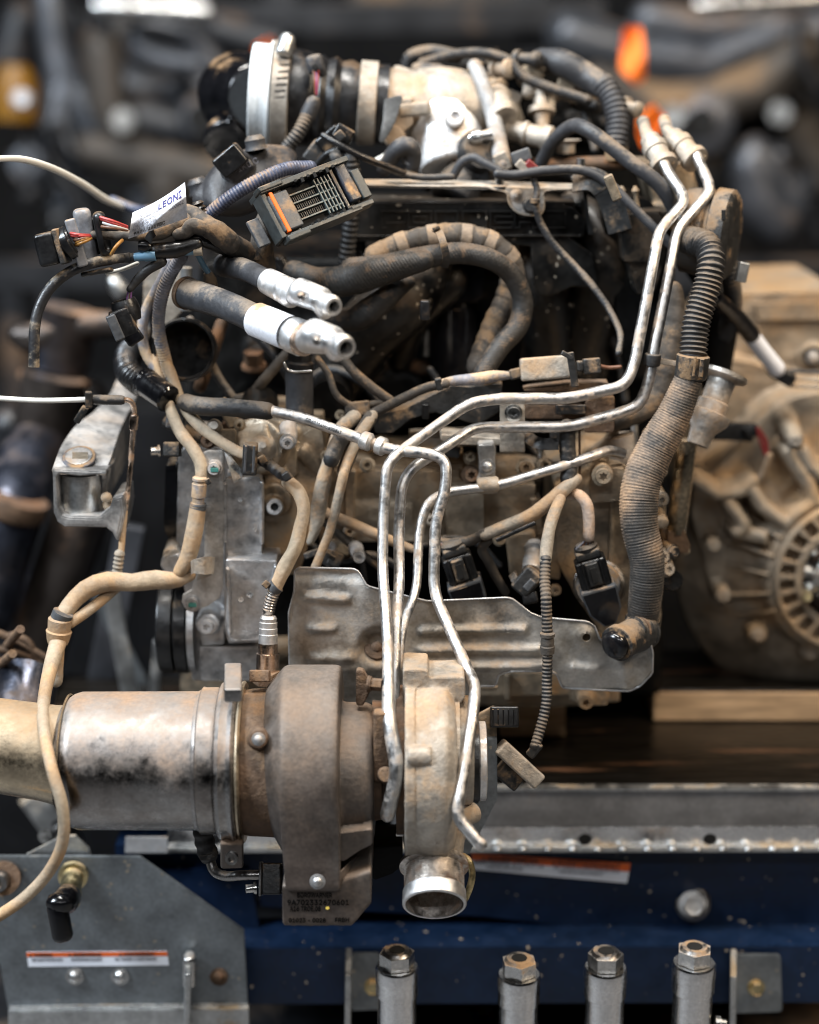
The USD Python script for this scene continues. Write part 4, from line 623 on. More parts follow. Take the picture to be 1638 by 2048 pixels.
# compressor
YC = -.17
co = E('compressor_housing', cast([MF(*lathe(P(812, 1530, YC), P(916, 1530, YC), [(0, 168), (.05, 178), (.5, 186), (.75, 184), (.9, 168), (.97, 140), (1, 110)], 80)), cyl(P(810, 1528, YC), P(830, 1528, YC), 183 * S(P(820, 1528, YC))), slab('k', -.19, -.14, 880, 95, 1005, 98, 1005, 135, 1180, 130, 1182, 230, 1130, 300, 880, 300),
    cyl(P(815, 1512, -.245), P(862, 1512, -.245), .010), slab('k', -.25, -.15, 1040, 560, 1060, 560, 1050, 940, 1030, 940), cyl(P(868, 1640, -.19), P(868, 1718, -.205), .034, .027), cyl(P(903, 1660, -.2), P(925, 1650, -.19), .012)], .004, 8, .0006), 'cast_tan', 50, 'tan dusted compressor housing')
part(co, 'bellmouth', lathe(P(905, 1500, YC), P(945, 1500, YC), [(0, 125), (.3, 125), (.32, 112), (.9, 108), (1, 104)], 64), 'cast_tan'); part(co, 'seal_ring', lathe(P(942, 1520, YC + .02), P(956, 1520, YC + .02), [(0, 86), (1, 86)], 64), 'clean_rubber'); part(co, 'machined_ring', lathe(P(955, 1522, YC + .02), P(972, 1522, YC + .02), [(0, 76), (.2, 79), (.9, 79), (1, 74)], 64), 'bright_aluminium', label='bright turned ring')
part(co, 'side_plate', slab('k', -.13, -.125, 1240, 430, 1335, 425, 1337, 720, 1255, 880, 1200, 985, 1160, 985, 1160, 700, r=.001), 'dull_galvanised')
part(co, 'lug', lathe(P(945, 1625, -.19), P(912, 1640, -.21), [(0, 22), (1, 19)], 24), 'cast_tan'); bolt(co, 906, 1668, -.21, 18, 'dome', (.2, -1, .5), 'cast_tan')
A0, A1 = P(868, 1722, -.205), P(868, 1812, -.235); axd = unit(A1 - A0); axd = unit(V(0, -math.cos(math.radians(36)), -math.sin(math.radians(36)))); A1 = A0 + axd * .046
def ppr(rows, K=64, lip=False): return lathe(A0, A1, rows, K, not lip, not lip)
ou = E('outlet_pipe', ppr([(-.35, 52), (-.02, 58), (.04, 68), (.15, 70), (.18, 58), (.2, 58)] + [(.2 + .45 * k / 20, 56.5 + (4.0 if k % 2 else 0)) for k in range(21)] + [(.66, 59), (.68, 61.5), (.99, 62.5), (1, 61.5), (1, 58), (.1, 54), (-.3, 52), (-.3, 1)], 72), 'thread_aluminium', 30, 'threaded aluminium outlet pipe with bright bare mouth')
part(ou, 'machined_lip', ppr([(.69, 62.2), (.72, 63.4), (.985, 63.8), (1.006, 62), (1.006, 58), (.25, 55.5)], 72, 'lip'), 'bright_aluminium', 30)
tw = E('wire_tag', tube(L('k', (-.17, -.18, -.19), 1150, 985, 1195, 1010, 1215, 1090, 1180, 1200, 1165, 1215), 7, step=.002), 'yellow_zinc', label='bent yellow zinc wire by the outlet')
cs_ = E('charge_sensor', fbox(*L('k', -.12, 1300, 322, 1438, 322), 42, 40, 4), 'black_plastic', label='small black sensor beside the compressor')
for k in range(5): part(cs_, 'rib', fbox(*L('k', -.142, 1315 + 25 * k, 285, 1315 + 25 * k, 360), 3, 4, 1), 'gloss_black')
part(cs_, 'bracket', slab('k', -.12, -.114, 1215, 330, 1330, 270, 1336, 470, 1240, 520, 1200, 420), 'cast_dirty')
# oil line below the clamp
ol = E('oil_line', tube(L('l', (-.17, -.18, -.2, -.2), 975, 150, 1000, 235, 1055, 262, 1140, 258, 1225, 256), 10, mode='spline', K=20), 'dark_zinc', label='short bent oil pipe'); part(ol, 'hose_end', corrugated(L('l', -.17, 950, 55, 958, 100, 975, 165), 21, pitch=22, depth=.12), 'dusty_rubber'); part(ol, 'collar', lathe(*L('l', -.175, 972, 150, 982, 180), [(0, 17), (.5, 20), (1, 15)], 24), 'dusty_rubber')
fb = E('oil_flange', fbox(*L('l', -.2, 1228, 275, 1320, 275), 62, 50, 4), 'black_plastic'); part(fb, 'flange_plate', fbox(*L('l', -.2, 1216, 275, 1230, 275), 68, 56, 3), 'dark_zinc'); bolt(fb, 512, 1776, -.2, 12, 'torx', (-1, -.2, 0), 'zinc', tall=1.8)

# ---- intake manifold
YM = .15
im = E('intake_manifold', cast([slab('p', YM, YM + .12, -170, 205, 1210, 205, 1330, 240, 1420, 330, 1400, 440, -170, 440), slab('p', YM + .004, YM + .1, -170, 430, 1290, 430, 1460, 560, 1500, 780, 1330, 760, 1190, 825, 1110, 825, 1075, 760, 1055, 500, 870, 480, 860, 470, -170, 470),
    *[slab('p', YM - .002, YM + .05, -170, y, 1350, y, 1350, y + 10, -170, y + 10, r=0) for y in (210, 428)]], .004, 3), 'manifold_plastic', 50, 'black plastic intake manifold splashed with mud')
LET = dict(P=[[(0, 0), (0, 1), (.95, 1), (.95, .45), (0, .45)]], O=[[(0, 0), (0, 1), (1, 1), (1, 0), (0, 0)]], R=[[(0, 0), (0, 1), (.95, 1), (.95, .45), (0, .45)], [(.55, .45), (1, 0)]], S=[[(1, 1), (0, 1), (0, .5), (1, .5), (1, 0), (0, 0)]], C=[[(1, 1), (0, 1), (0, 0), (1, 0)]], H=[[(0, 0), (0, 1)], [(1, 0), (1, 1)], [(0, .5), (1, .5)]], E=[[(1, 1), (0, 1), (0, 0), (1, 0)], [(0, .5), (1, .5)]])
for s, x0, x1 in zip('PORSCHE', (82, 258, 438, 615, 795, 955, 1136), (232, 395, 572, 755, 925, 1095, 1275)):
    pg = None
    for pl_ in LET[s]:
        q = [P(*C('p', x0 + 10 + (x1 - x0 - 20) * a, 362 - 74 * b)[0], YM - .001)[[0, 2]] for a, b in pl_]; g = LineString(q).buffer(.0034, cap_style=3, join_style=2); pg = g if pg is None else pg.union(g)
    part(im, 'letter', extrude(pg.difference(pg.buffer(-.0013)), YM - .0045, YM + .001, 0), 'manifold_plastic', False)
for nm, pts, r in (('runner', (1330, 240, 1480, 420, 1530, 620, 1500, 850, 1440, 1100, 1400, 1330), (34, 62, 74, 70, 64, 56)), ('runner', (1000, 470, 1130, 760, 1180, 1000, 1160, 1330), (30, 50, 56, 60))): part(im, nm, tube(L('p', (.21, .20, .22, .25), *pts), r, K=40, step=.006), 'manifold_plastic')
part(im, 'runner', tube(L('o', (.2, .16, .17, .2), 850, 520, 800, 600, 720, 680, 650, 790), (60, 70, 66, 54), K=36, step=.006), 'manifold_plastic'); part(im, 'runner', tube(L('o', (.2, .19, .22), 900, 560, 830, 640, 800, 720), (40, 30, 26), K=24, step=.006), 'manifold_plastic')
part(im, 'flange_rib', slab('o', .135, .2, 1165, 375, 1172, 375, 1180, 440, 1190, 470, 1178, 470), 'manifold_plastic')
part(im, 'center_panel', cast([slab('p', .19, .3, 450, 560, 760, 560, 740, 830, 690, 870, 520, 865, 460, 820)], .006, 5), 'gloss_black')
fi = E('oil_filter_housing', lathe(P(910, 605, .22), P(910, 790, .20), [(0, 48), (.03, 52), (.06, 46), (.08, 46), (.1, 54), (.8, 54), (1, 50)], 56), 'gloss_black', label='glossy black cylinder deep under the manifold'); part(fi, 'rim', lathe(P(868, 640, .2), P(868, 780, .2), [(0, 8), (1, 8)], 16), 'gloss_black'); E('spacer', lathe(P(853, 660, .21), P(853, 712, .21), [(0, 8), (1, 8)], 16), 'galvanised'); E('cross_tube', lathe(P(770, 735, .23), P(900, 735, .23), [(0, 17), (1, 17)], 24), 'dark_rust')
# metal bar over the manifold
YB = .135
br = E('cross_bar', strip(L('p', (YB + .02, YB + .02, YB + .02), -80, 60, 400, 62, 830, 72, 1330, 88, 1424, 110), L('p', (YB, YB, YB), -80, 96, 400, 104, 800, 112, 1330, 124, 1424, 122), (0, 0, -.0025)), 'cast_tan', False, 'sheet metal bar over the manifold'); part(br, 'edge', sweep(catmull(L('p', YB - .0005, -80, 98, 400, 106, 775, 113, 800, 124, 880, 140, 905, 160, 906, 195, 930, 245, 985, 285, 1060, 296, 1115, 290, 1138, 250, 1140, 145, 1200, 130, 1330, 126, 1424, 122), .003), .0011, 8), 'cast_tan')
tb = part(br, 'tab', slab('p', YB, YB + .002, 775, 112, 1140, 130, 1140, 250, 1115, 288, 1060, 296, 985, 284, 930, 245, 908, 200, 904, 160, 880, 140, 790, 128, r=.002), 'cast_aluminium'); part(tb, 'dimple', lathe(P(*C('p', 958, 165)[0], YB + .001), P(*C('p', 956, 163)[0], YB - .006), [(0, 13), (.5, 11), (1, 3)], 24), 'cast_aluminium'); part(tb, 'grommet', lathe(P(*C('p', 1055, 230)[0], YB), P(*C('p', 1055, 230)[0], YB - .008), [(0, 17), (.7, 16), (1, 12)], 28), 'dusty_rubber')
for x, y in ((848, 120), (1378, 62)):
    c = P(*C('p', x, y)[0], YB + .008); bb = part(br, 'stud', lathe(c, c + V(0, 0, .022), [(0, 19), (.12, 19), (.16, 10), (1, 9)], 24), 'zinc')
E('side_strap', ribbon(catmull(L('p', (.13, .12, .12, .12), 1330, 70, 1450, 60, 1530, 110, 1590, 230, 1640, 400), .004), .026, .003, (-.5, -1, .6)), 'dusty_plastic')
for x in (1243, 1270): E('clip_prong', lathe(P(x, 372, .15), P(x + 4, 420, .15), [(0, 3), (.2, 8), (.4, 4), (1, 7)], 12), 'cast_dirty')
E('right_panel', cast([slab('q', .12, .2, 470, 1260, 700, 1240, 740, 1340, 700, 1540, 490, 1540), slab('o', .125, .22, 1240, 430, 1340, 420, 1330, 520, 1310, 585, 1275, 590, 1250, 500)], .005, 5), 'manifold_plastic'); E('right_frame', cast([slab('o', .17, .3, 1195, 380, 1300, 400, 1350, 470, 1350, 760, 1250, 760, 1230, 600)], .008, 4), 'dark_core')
rd = E('round_housing', lathe(P(1372, 460, .13), P(1470, 470, .11), [(0, 84), (.45, 88), (.5, 80), (.55, 80), (.6, 90), (.9, 88), (.97, 80), (1, 64)], 56), 'dusty_plastic', label='round black housing at the right end'); part(rd, 'slot', fbox(P(1447, 420, .072), P(1447, 440, .072), 8, 6, 1), 'hole_black'); part(rd, 'slot', fbox(P(1447, 505, .072), P(1447, 520, .072), 8, 6, 1), 'hole_black')
E('side_clip', fbox(*L('f', .1, 1215, 160, 1270, 170), 40, 20, 3), 'galvanised')
# ---- throttle body and air hose at the top
tq = lambda x, dy=0, Y=.26: P(x, 192 + (x - 540) * .075 + dy, Y)
th_ = E('air_hose', lathe(tq(575), tq(728), [(0, 92), (.1, 96), (.3, 92), (.36, 82), (.44, 88), (.52, 80), (.62, 86), (.70, 78), (.82, 82), (.9, 76), (1, 76)], 64), 'clean_rubber', label='ribbed black air hose'); part(th_, 'white_disc', lathe(tq(504), tq(545), [(0, 99), (.05, 101), (.45, 101), (.47, 99), (.5, 101), (.85, 101), (.88, 108), (1, 108)], 72), 'white_plastic', label='white plastic flange'); bd = part(th_, 'worm_clamp', lathe(tq(548), tq(582), [(0, 108), (.05, 110), (.95, 110), (1, 108)], 72), 'cast_tan')
part(bd, 'screw_housing', lathe(P(566, 110, .21), P(577, 70, .22), [(0, 14), (.1, 17), (.8, 17), (.9, 15), (1, 12)], 20), 'galvanised')
for k in range(9): c = P(571 - k * 2.2, 118 + 13 * k, .26 - (108 * math.sin(math.acos(min(1, max(-1, (192 - 118 - 13 * k) / 108))))) * S(tq(565)) - .0006); part(bd, 'slot', fbox(c - V(.006, 0, 0), c + V(.006, 0, .001), 4, 2, .5), 'hole_black', False)
part(th_, 'hose_band', lathe(tq(718), tq(754), [(0, 80), (.05, 83), (.95, 83), (1, 80)], 64), 'cast_tan'); part(th_, 'rear_duct', cast([Manifold.sphere(.05, 24).translate(tuple(P(480, 190, .34))), cyl(P(470, 180, .34), P(520, 195, .28), .04), cyl(P(470, 240, .34), P(455, 290, .3), .03)], .008, 4), 'gloss_black')
tbd = E('throttle_body', cast([MF(*lathe(tq(752), tq(860), [(0, 76), (.2, 76), (.22, 70), (.7, 70), (.72, 78), (1, 78)], 56)), MF(*lathe(tq(845), tq(985), [(0, 76), (.3, 84), (.6, 78), (.9, 55), (1, 30)], 48)), slab('o', .20, .3, 770, 205, 826, 195, 826, 250, 776, 290), boss(910, 238, .195, .25, 20), cyl(P(780, 160, .27), P(870, 190, .27), .018), cyl(P(790, 272, .24), P(790, 274, .205), .012)], .005, 7, .0008), 'cast_tan', 50, 'cast throttle body covered in dust')
part(tbd, 'dark_band', lathe(tq(754), tq(776), [(0, 79), (1, 79)], 56), 'clean_rubber'); part(tbd, 'port', lathe(P(788, 272, .21), P(788, 272, .198), [(0, 21), (.9, 20), (1, 17)], 28), 'cast_tan'); part(tbd, 'painted_glint_elbow', cast([cyl(P(888, 240, .25), P(903, 335, .225), .043, .036), Manifold.sphere(.043, 24).translate(tuple(P(888, 240, .25)))], .005, 6), 'glint_metal', label='elbow with a bright reflection painted as pale metal')  # bright reflection on the elbow is painted here as pale metal
bolt(tbd, 910, 236, .193, 19, 'socket', (0, -1, .3), 'bright_aluminium'); part(tbd, 'lever', slab('o', .19, .194, 768, 200, 778, 196, 800, 190, 806, 196, 792, 240, 782, 262, 764, 290, 758, 280, 766, 240), 'galvanised'); part(tbd, 'actuator', fbox(P(795, 222, .205), P(862, 215, .205), 30, 24, 8), 'cast_tan')
part(tbd, 'motor_cap', fbox(P(820, 160, .3), P(890, 165, .3), 70, 60, 12), 'grey_rubber'); part(tbd, 'cover', fbox(P(760, 175, .26), P(862, 190, .25), 34, 40, 6), 'cast_tan'); part(tbd, 'plate', slab('o', .235, .3, 775, 155, 862, 175, 870, 190, 780, 185), 'cast_tan')
el = E('elbow_fitting', tube(L('c', (.17, .16, .17), -30, 640, 20, 560, 70, 525, 100, 550, 100, 620), (14, 17, 19, 19, 17), K=20), 'grey_rubber', label='small grey hose elbow'); part(el, 'clip', lathe(*L('c', .17, 98, 585, 96, 610), [(0, 19), (1, 19)], 24), 'galvanised'); part(el, 'tube', tube(L('c', .17, 96, 600, 94, 650), 14), 'cast_dirty'); part(el, 'white_tube', tube(L('c', (.18, .17), -60, 600, 20, 555), 8), 'white_tube')
hc = E('hose_joint', lathe(P(930, 318, .24), P(965, 300, .19), [(0, 40), (.4, 48), (.45, 44), (.8, 44), (1, 36)], 40), 'dusty_rubber'); part(hc, 'band', lathe(P(943, 312, .222), P(955, 306, .205), [(0, 47), (1, 47)], 40), 'copper_steel'); part(hc, 'screw', lathe(P(938, 278, .19), P(985, 268, .19), [(0, 10), (.15, 13), (.5, 14), (.55, 10), (1, 12)], 16), 'zinc')
E('boot', cast([cyl(P(905, 400, .2), P(940, 330, .22), .028, .022), cyl(P(985, 340, .21), P(930, 350, .22), .02)], .006, 6), 'dusty_rubber')
# ribs and tubes in the upper right clutter
fr_ = E('fuel_rail', lathe(*L('c', (.24, .22), 515, 448, 742, 500), [(0, 20), (.04, 26), (.14, 26), (.15, 21), (.4, 21), (.41, 25), (.48, 25), (.49, 21), (.8, 21), (.81, 26), (.95, 26), (1, 18)], 36), 'cast_tan', 40, 'dusty tan rail with ribs'); part(fr_, 'stem', lathe(*L('c', (.27, .25), 688, 270, 694, 470), [(0, 12), (.2, 12), (.21, 15), (.4, 15), (.42, 27), (.55, 27), (.58, 16), (.8, 13), (1, 13)], 32), 'cast_tan'); part(fr_, 'cap', lathe(*L('c', (.23, .23), 800, 500, 800, 560), [(0, 30), (.1, 27), (.3, 18), (1, 18)], 28), 'cast_tan')
for a, r, m in (((470, 170, 560, 175), 15, 'cast_tan'), ((430, 230, 520, 260), 12, 'cast_dirty'), ((560, 130, 690, 135), 12, 'dusty_rubber'), ((610, 210, 640, 300), 11, 'cast_tan'), ((740, 290, 860, 310), 9, 'cast_tan'), ((830, 330, 960, 350), 10, 'dusty_rubber'), ((1060, 340, 1140, 370), 12, 'cast_tan')): part(fr_, 'fitting', lathe(*L('c', (.29, .27), *a), [(0, r), (.1, r * 1.5), (.25, r * 1.5), (.27, r), (.7, r), (.72, r * 1.35), (.9, r * 1.35), (1, r * .8)], 24), m)
for a, w, m in (((520, 300, 590, 330), 34, 'cast_tan'), ((560, 330, 590, 420), 22, 'cast_dirty'), ((440, 130, 500, 150), 20, 'cast_dirty'), ((640, 150, 690, 200), 26, 'cast_dirty'), ((760, 240, 840, 260), 20, 'cast_dirty'), ((900, 280, 960, 330), 22, 'cast_dirty')): part(fr_, 'bracket', fbox(*L('c', .285, *a), w, 24, 3), m)
part(fr_, 'ring', lathe(*L('c', (.25, .22), 470, 300, 520, 400), [(0, 30), (.2, 34), (.3, 28), (.7, 28), (.8, 33), (1, 26)], 36), 'cast_tan')
pg2 = E('sensor_socket', fbox(*L('c', .15, 555, 590, 640, 560), 26, 30, 4), 'grey_plastic', label='small grey connector with dull red insert'); part(pg2, 'insert', fbox(*L('c', .14, 620, 600, 665, 640), 18, 20, 3), 'red_plastic'); part(pg2, 'clip', fbox(*L('c', .138, 580, 600, 625, 640), 18, 12, 2), 'cast_tan')
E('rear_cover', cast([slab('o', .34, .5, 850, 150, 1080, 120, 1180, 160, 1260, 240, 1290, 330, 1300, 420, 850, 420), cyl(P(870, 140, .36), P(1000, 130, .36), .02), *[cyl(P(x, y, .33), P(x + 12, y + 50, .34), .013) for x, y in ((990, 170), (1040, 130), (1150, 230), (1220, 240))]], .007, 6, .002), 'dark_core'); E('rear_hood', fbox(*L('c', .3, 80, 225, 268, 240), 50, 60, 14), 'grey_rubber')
E('tee_fitting', cast([cyl(P(1082, 175, .3), P(1086, 250, .28), .010), cyl(P(1072, 215, .285), P(1106, 222, .285), .014), cyl(P(1005, 130, .33), P(1085, 150, .33), .012)], .004, 4), 'cast_dirty')
ar = E('support_rod', tube(L('c', (.25, .22, .17), 385, 165, 420, 240, 470, 400, 500, 540, 512, 610), (15, 15, 16, 17, 18), K=24), 'matte_grey', label='grey flattened support rod above the manifold'); part(ar, 'foot', fbox(*L('c', .165, 495, 560, 530, 640), 30, 12, 4), 'cast_tan'); part(ar, 'ball_end', lathe(*L('c', .25, 378, 150, 395, 185), [(0, 12), (.5, 18), (1, 14)], 20), 'cast_dirty')
E('block_right', cast([slab('q', .2, .3, 600, 950, 760, 950, 880, 1130, 890, 1250, 760, 1400, 680, 1200), cyl(P(1345, 330, .2), P(1370, 420, .2), .02), cyl(P(1330, 400, .2), P(1340, 440, .2), .02)], .006, 5), 'cast_dirty'); E('cross_shaft', lathe(P(1040, 330, .24), P(1260, 325, .22), [(0, 14), (1, 14)], 20), 'dark_rust')
# ---- brackets between the lines
pb = E('line_bracket', slab('o', .012, .016, 1000, 787, 1050, 787, 1050, 905, 1000, 905, r=.001), 'cast_tan', label='plate under the two upper lines'); bolt(pb, 1027, 826, .011, 17, 'torx', m='zinc'); E('lower_bar', cast([slab('i', .02, .06, 265, 125, 590, 150, 590, 190, 340, 185, 265, 165), slab('i', .02, .06, 465, 180, 560, 180, 560, 340, 475, 345, 470, 300)], .004, 3), 'cast_tan'); cb = E('pipe_clip', cast([slab('i', .0, .03, 465, 180, 555, 180, 555, 360, 575, 400, 572, 445, 460, 445, 462, 390, 478, 355)], .0035, 3), 'cast_aluminium'); bolt(cb, *C('i', 513, 300)[0], -.002, 16, 'dome', m='cast_clean'); part(cb, 'saddle', lathe(*L('i', -.012, 460, 400, 575, 390), [(0, 13), (.1, 16), (.9, 16), (1, 13)], 24), 'cast_tan')
E('rusty_bar', cast([slab('f', .04, .06, 130, 850, 440, 850, 440, 920, 130, 920), slab('f', .035, .06, 0, 780, 400, 735, 560, 735, 560, 780), slab('f', .03, .06, 440, 820, 590, 800, 590, 990, 430, 990)], .004, 3, .0006), 'rust', label='rust brown bar behind the lines'); E('black_bracket', fbox(*L('f', .03, 285, 870, 440, 870), 20, 30, 3), 'black_plastic')
E('black_strap', wrapped(L('f', (.01, .0), 345, 960, 345, 1060, 355, 1170, 350, 1230), 17, pitch=14, K=20), 'dusty_rubber'); E('thin_rod', fbox(*L('f', .012, 408, 960, 410, 1230), 5, 12, 1), 'dark_rust'); nt = E('clip_nut', lathe(P(1080, 885, .02), P(1080, 915, .02), [(0, 14), (.3, 14), (.35, 8), (.6, 8), (.65, 5), (1, 5)], 16), 'cast_clean'); E('u_bracket', ribbon(catmull(L('i', (.02, .0, .0), 720, 130, 760, 165, 820, 180, 890, 180), .002), .012, .003), 'black_plastic')
tr = E('cable_trough', cast([slab('e', .05, .09, 800, 930, 840, 905, 960, 880, 1080, 820, 1180, 770, 1260, 780, 1420, 760, 1400, 900, 1300, 960, 1200, 930, 1100, 900, 990, 930, 900, 1000, 820, 1000)], .004, 5, .0006), 'dusty_plastic', label='dusty black cable trough'); part(tr, 'clip', fbox(*L('e', .045, 1055, 860, 1055, 930), 14, 14, 2), 'black_plastic')
mo = E('sensor_module', cast([MF(*fbox(*L('p', .03, 985, 1310, 1310, 1285), 46, 44, 5))], .004, 2), 'cast_tan', 50, 'dust caked sensor module'); part(mo, 'plug', fbox(*L('p', .035, 915, 1345, 1000, 1325), 22, 24, 4), 'dusty_plastic'); part(mo, 'socket', fbox(*L('p', .03, 1395, 1290, 1510, 1280), 32, 30, 4), 'dusty_plastic'); part(mo, 'neck', fbox(*L('p', .03, 1350, 1285, 1400, 1285), 22, 24, 4), 'dusty_plastic'); part(mo, 'strap', fbox(*L('p', .012, 1310, 1195, 1345, 1420), 15, 8, 2), 'dusty_plastic'); part(mo, 'strap', fbox(*L('p', .012, 1255, 1195, 1330, 1235), 10, 10, 2), 'dusty_plastic')
# ---- thermostat pipe, left top
E('water_pipe', lathe(P(598, 735, .05), P(600, 832, .05), [(0, 26), (.1, 28), (1, 28)], 36), 'grey_rubber', label='grey upright water pipe stub'); cn = E('pipe_coupling', lathe(P(600, 700, .05), P(598, 742, .05), [(0, 22), (.3, 24), (.5, 24), (.6, 30), (1, 29)], 32), 'black_plastic'); part(cn, 'wire_clip', tube(L('e', .02, 395, 670, 410, 700, 440, 710, 520, 706), 2.5, step=.002), 'zinc')
E('dark_cavity_ring', lathe(P(372, 700, .10), P(368, 700, .06), [(0, 64), (.8, 64), (1, 60), (1, 56), (.2, 54), (.2, 1)], 56, True, False), 'black_plastic', label='open black duct mouth'); bolt(eng, 508, 735, .18, 24, 'hex', (0, -.3, 1), 'dark_rust', tall=1.6); E('top_plug', cast([cyl(P(520, 860, .06), P(520, 800, .1), .02), boss(660, 800, .1, .2, 40)], .006, 5, .001), 'dark_core')
E('left_strut', lathe(P(400, 880, .05), P(330, 840, .06), [(0, 14), (1, 14)], 20), 'dusty_plastic'); E('stub_tube', tube(L('d', (.15, .12), 1450, 880, 1380, 1100, 1310, 1290), 13), 'dark_rust'); E('pale_panel', slab('d', .16, .17, 940, 560, 1110, 440, 1190, 440, 1190, 800, 1000, 980, 930, 1000), 'cast_tan'); E('silver_post', lathe(P(372, 535, .14), P(372, 620, .14), [(0, 12), (1, 12)], 20), 'galvanised')
ox = E('oxygen_sensor', lathe(P(537, 1232, -.075), P(535, 1350, -.085), [(0, 14), (.04, 17), (.1, 16), (.11, 18), (.2, 17), (.21, 18.5), (.3, 18), (.31, 19), (.50, 19)], 36), 'bright_aluminium', 30, 'oxygen sensor with steel top and copper tinted body'); part(ox, 'body', lathe(P(536, 1286, -.08), P(535, 1352, -.085), [(0, 18.5), (.05, 19.5), (.3, 20), (.32, 23), (.95, 23), (1, 22)], 36), 'copper_steel', 30); E('sensor_nut', place(vf(Manifold.cylinder(.012, 1, 1, 6).scale((.014, .014, 1))), P(533, 1365, -.09), np.eye(3)), 'rust')
ov = E('relief_valve', lathe(P(1452, 742, .07), P(1395, 890, .05), [(0, 30), (.02, 47), (.07, 48), (.1, 44), (.13, 28), (.4, 27), (.42, 32), (.55, 31), (.57, 44), (.66, 43), (.8, 26), (1, 22)], 44), 'cast_aluminium', label='mushroom capped valve at the right'); E('drain_tube', lathe(P(1375, 880, .06), P(1352, 1065, .06), [(0, 20), (1, 20)], 28), 'golden_steel', label='golden upright tube'); E('foot_block', cast([slab('n', .05, .1, 345, 1290, 430, 1280, 465, 1360, 450, 1400, 345, 1400)], .004, 4), 'dark_rust'); E('round_pipe', lathe(P(1240, 870, .06), P(1250, 920, .06), [(0, 28), (1, 26)], 28), 'cast_aluminium'); E('thread_post', lathe(P(1268, 830, .1), P(1270, 890, .1), [(0, 7), (.7, 7), (1, 12)], 16), 'galvanised')

# small fittings, leads and ribs that fill the gaps
for a, r, m in ((('o', (.12, .1), 380, 640, 410, 700, 440, 760, 470, 800), 9, 'dusty_rubber'), (('o', (.14, .12), 480, 600, 500, 660, 540, 700, 580, 760), 8, 'clean_rubber'), (('o', (.16, .14, .1), 620, 760, 660, 740, 720, 760, 760, 800), 10, 'dusty_rubber'), (('o', (.14, .1), 860, 740, 900, 790, 960, 810, 1010, 800), 8, 'dusty_rubber'), (('o', (.1, .08), 1050, 880, 1090, 920, 1150, 925, 1230, 960), 6, 'dusty_rubber'),
    (('o', (.06, .05, .06), 620, 1090, 680, 1120, 740, 1110, 800, 1135), 8, 'dusty_rubber'), (('o', (.05, .04), 690, 1060, 720, 1110, 730, 1160), 6, 'clean_rubber'), (('o', (.05, .04), 850, 1090, 900, 1075, 960, 1090, 1000, 1130), 6, 'dusty_rubber'), (('o', (.2, .18), 700, 380, 740, 420, 720, 480, 730, 540), 12, 'clean_rubber'), (('o', (.16, .15), 560, 520, 590, 560, 640, 590, 690, 640), 12, 'clean_rubber'),
    (('o', (.2, .2, .18), 1200, 560, 1215, 640, 1240, 720, 1250, 800), 9, 'dusty_rubber'), (('o', (.25, .22), 1060, 350, 1120, 345, 1190, 370, 1230, 420), 9, 'dusty_rubber'), (('o', (.3, .28), 860, 190, 930, 210, 980, 250, 1040, 255), 8, 'dusty_rubber'), (('o', (.08, .06), 1190, 900, 1215, 880, 1240, 840), 10, 'cast_tan'), (('o', (.3, .26), 1130, 150, 1170, 230, 1190, 300), 8, 'dusty_rubber')):
    E('small_lead', wrapped(L(*a[:2], *a[2:]), r, pitch=20, depth=.05, K=16), m, 60)
for a, w, dp, m in (((645, 1085, 700, 1100), 26, 30, 'cast_dirty'), ((880, 900, 920, 905), 24, 24, 'dusty_plastic'), ((1100, 870, 1140, 872), 22, 20, 'dusty_plastic'), ((1180, 830, 1225, 828), 30, 24, 'dusty_plastic'), ((440, 800, 470, 850), 26, 26, 'cast_dirty'), ((690, 820, 740, 815), 30, 24, 'dusty_plastic'), ((1140, 1085, 1150, 1130), 30, 20, 'gear_casing'), ((1060, 1040, 1075, 1100), 18, 20, 'gear_casing'), ((1245, 1010, 1255, 1090), 20, 20, 'gear_casing'), ((1280, 1200, 1300, 1240), 24, 20, 'cast_dirty'), ((850, 600, 850, 640), 20, 20, 'clean_rubber'), ((1215, 350, 1235, 400), 20, 20, 'cast_dirty')): E('small_bracket', fbox(L('o', .045, *a)[0], L('o', .045, *a)[1], w, dp, 4), m)
for x, y, r, m, Y in ((660, 1095, 12, 'cast_clean', .03), (1055, 875, 10, 'zinc', .03), (1190, 905, 10, 'cast_dirty', .03), (480, 850, 12, 'cast_dirty', .03), (1300, 1075, 11, 'cast_tan', .02), (1270, 985, 11, 'cast_tan', .02), (1110, 1180, 12, 'cast_dirty', .025), (680, 830, 10, 'cast_dirty', .05)): bolt(eng, x, y, Y, r, 'torx', (0, -1, .2), m, tall=1.4)
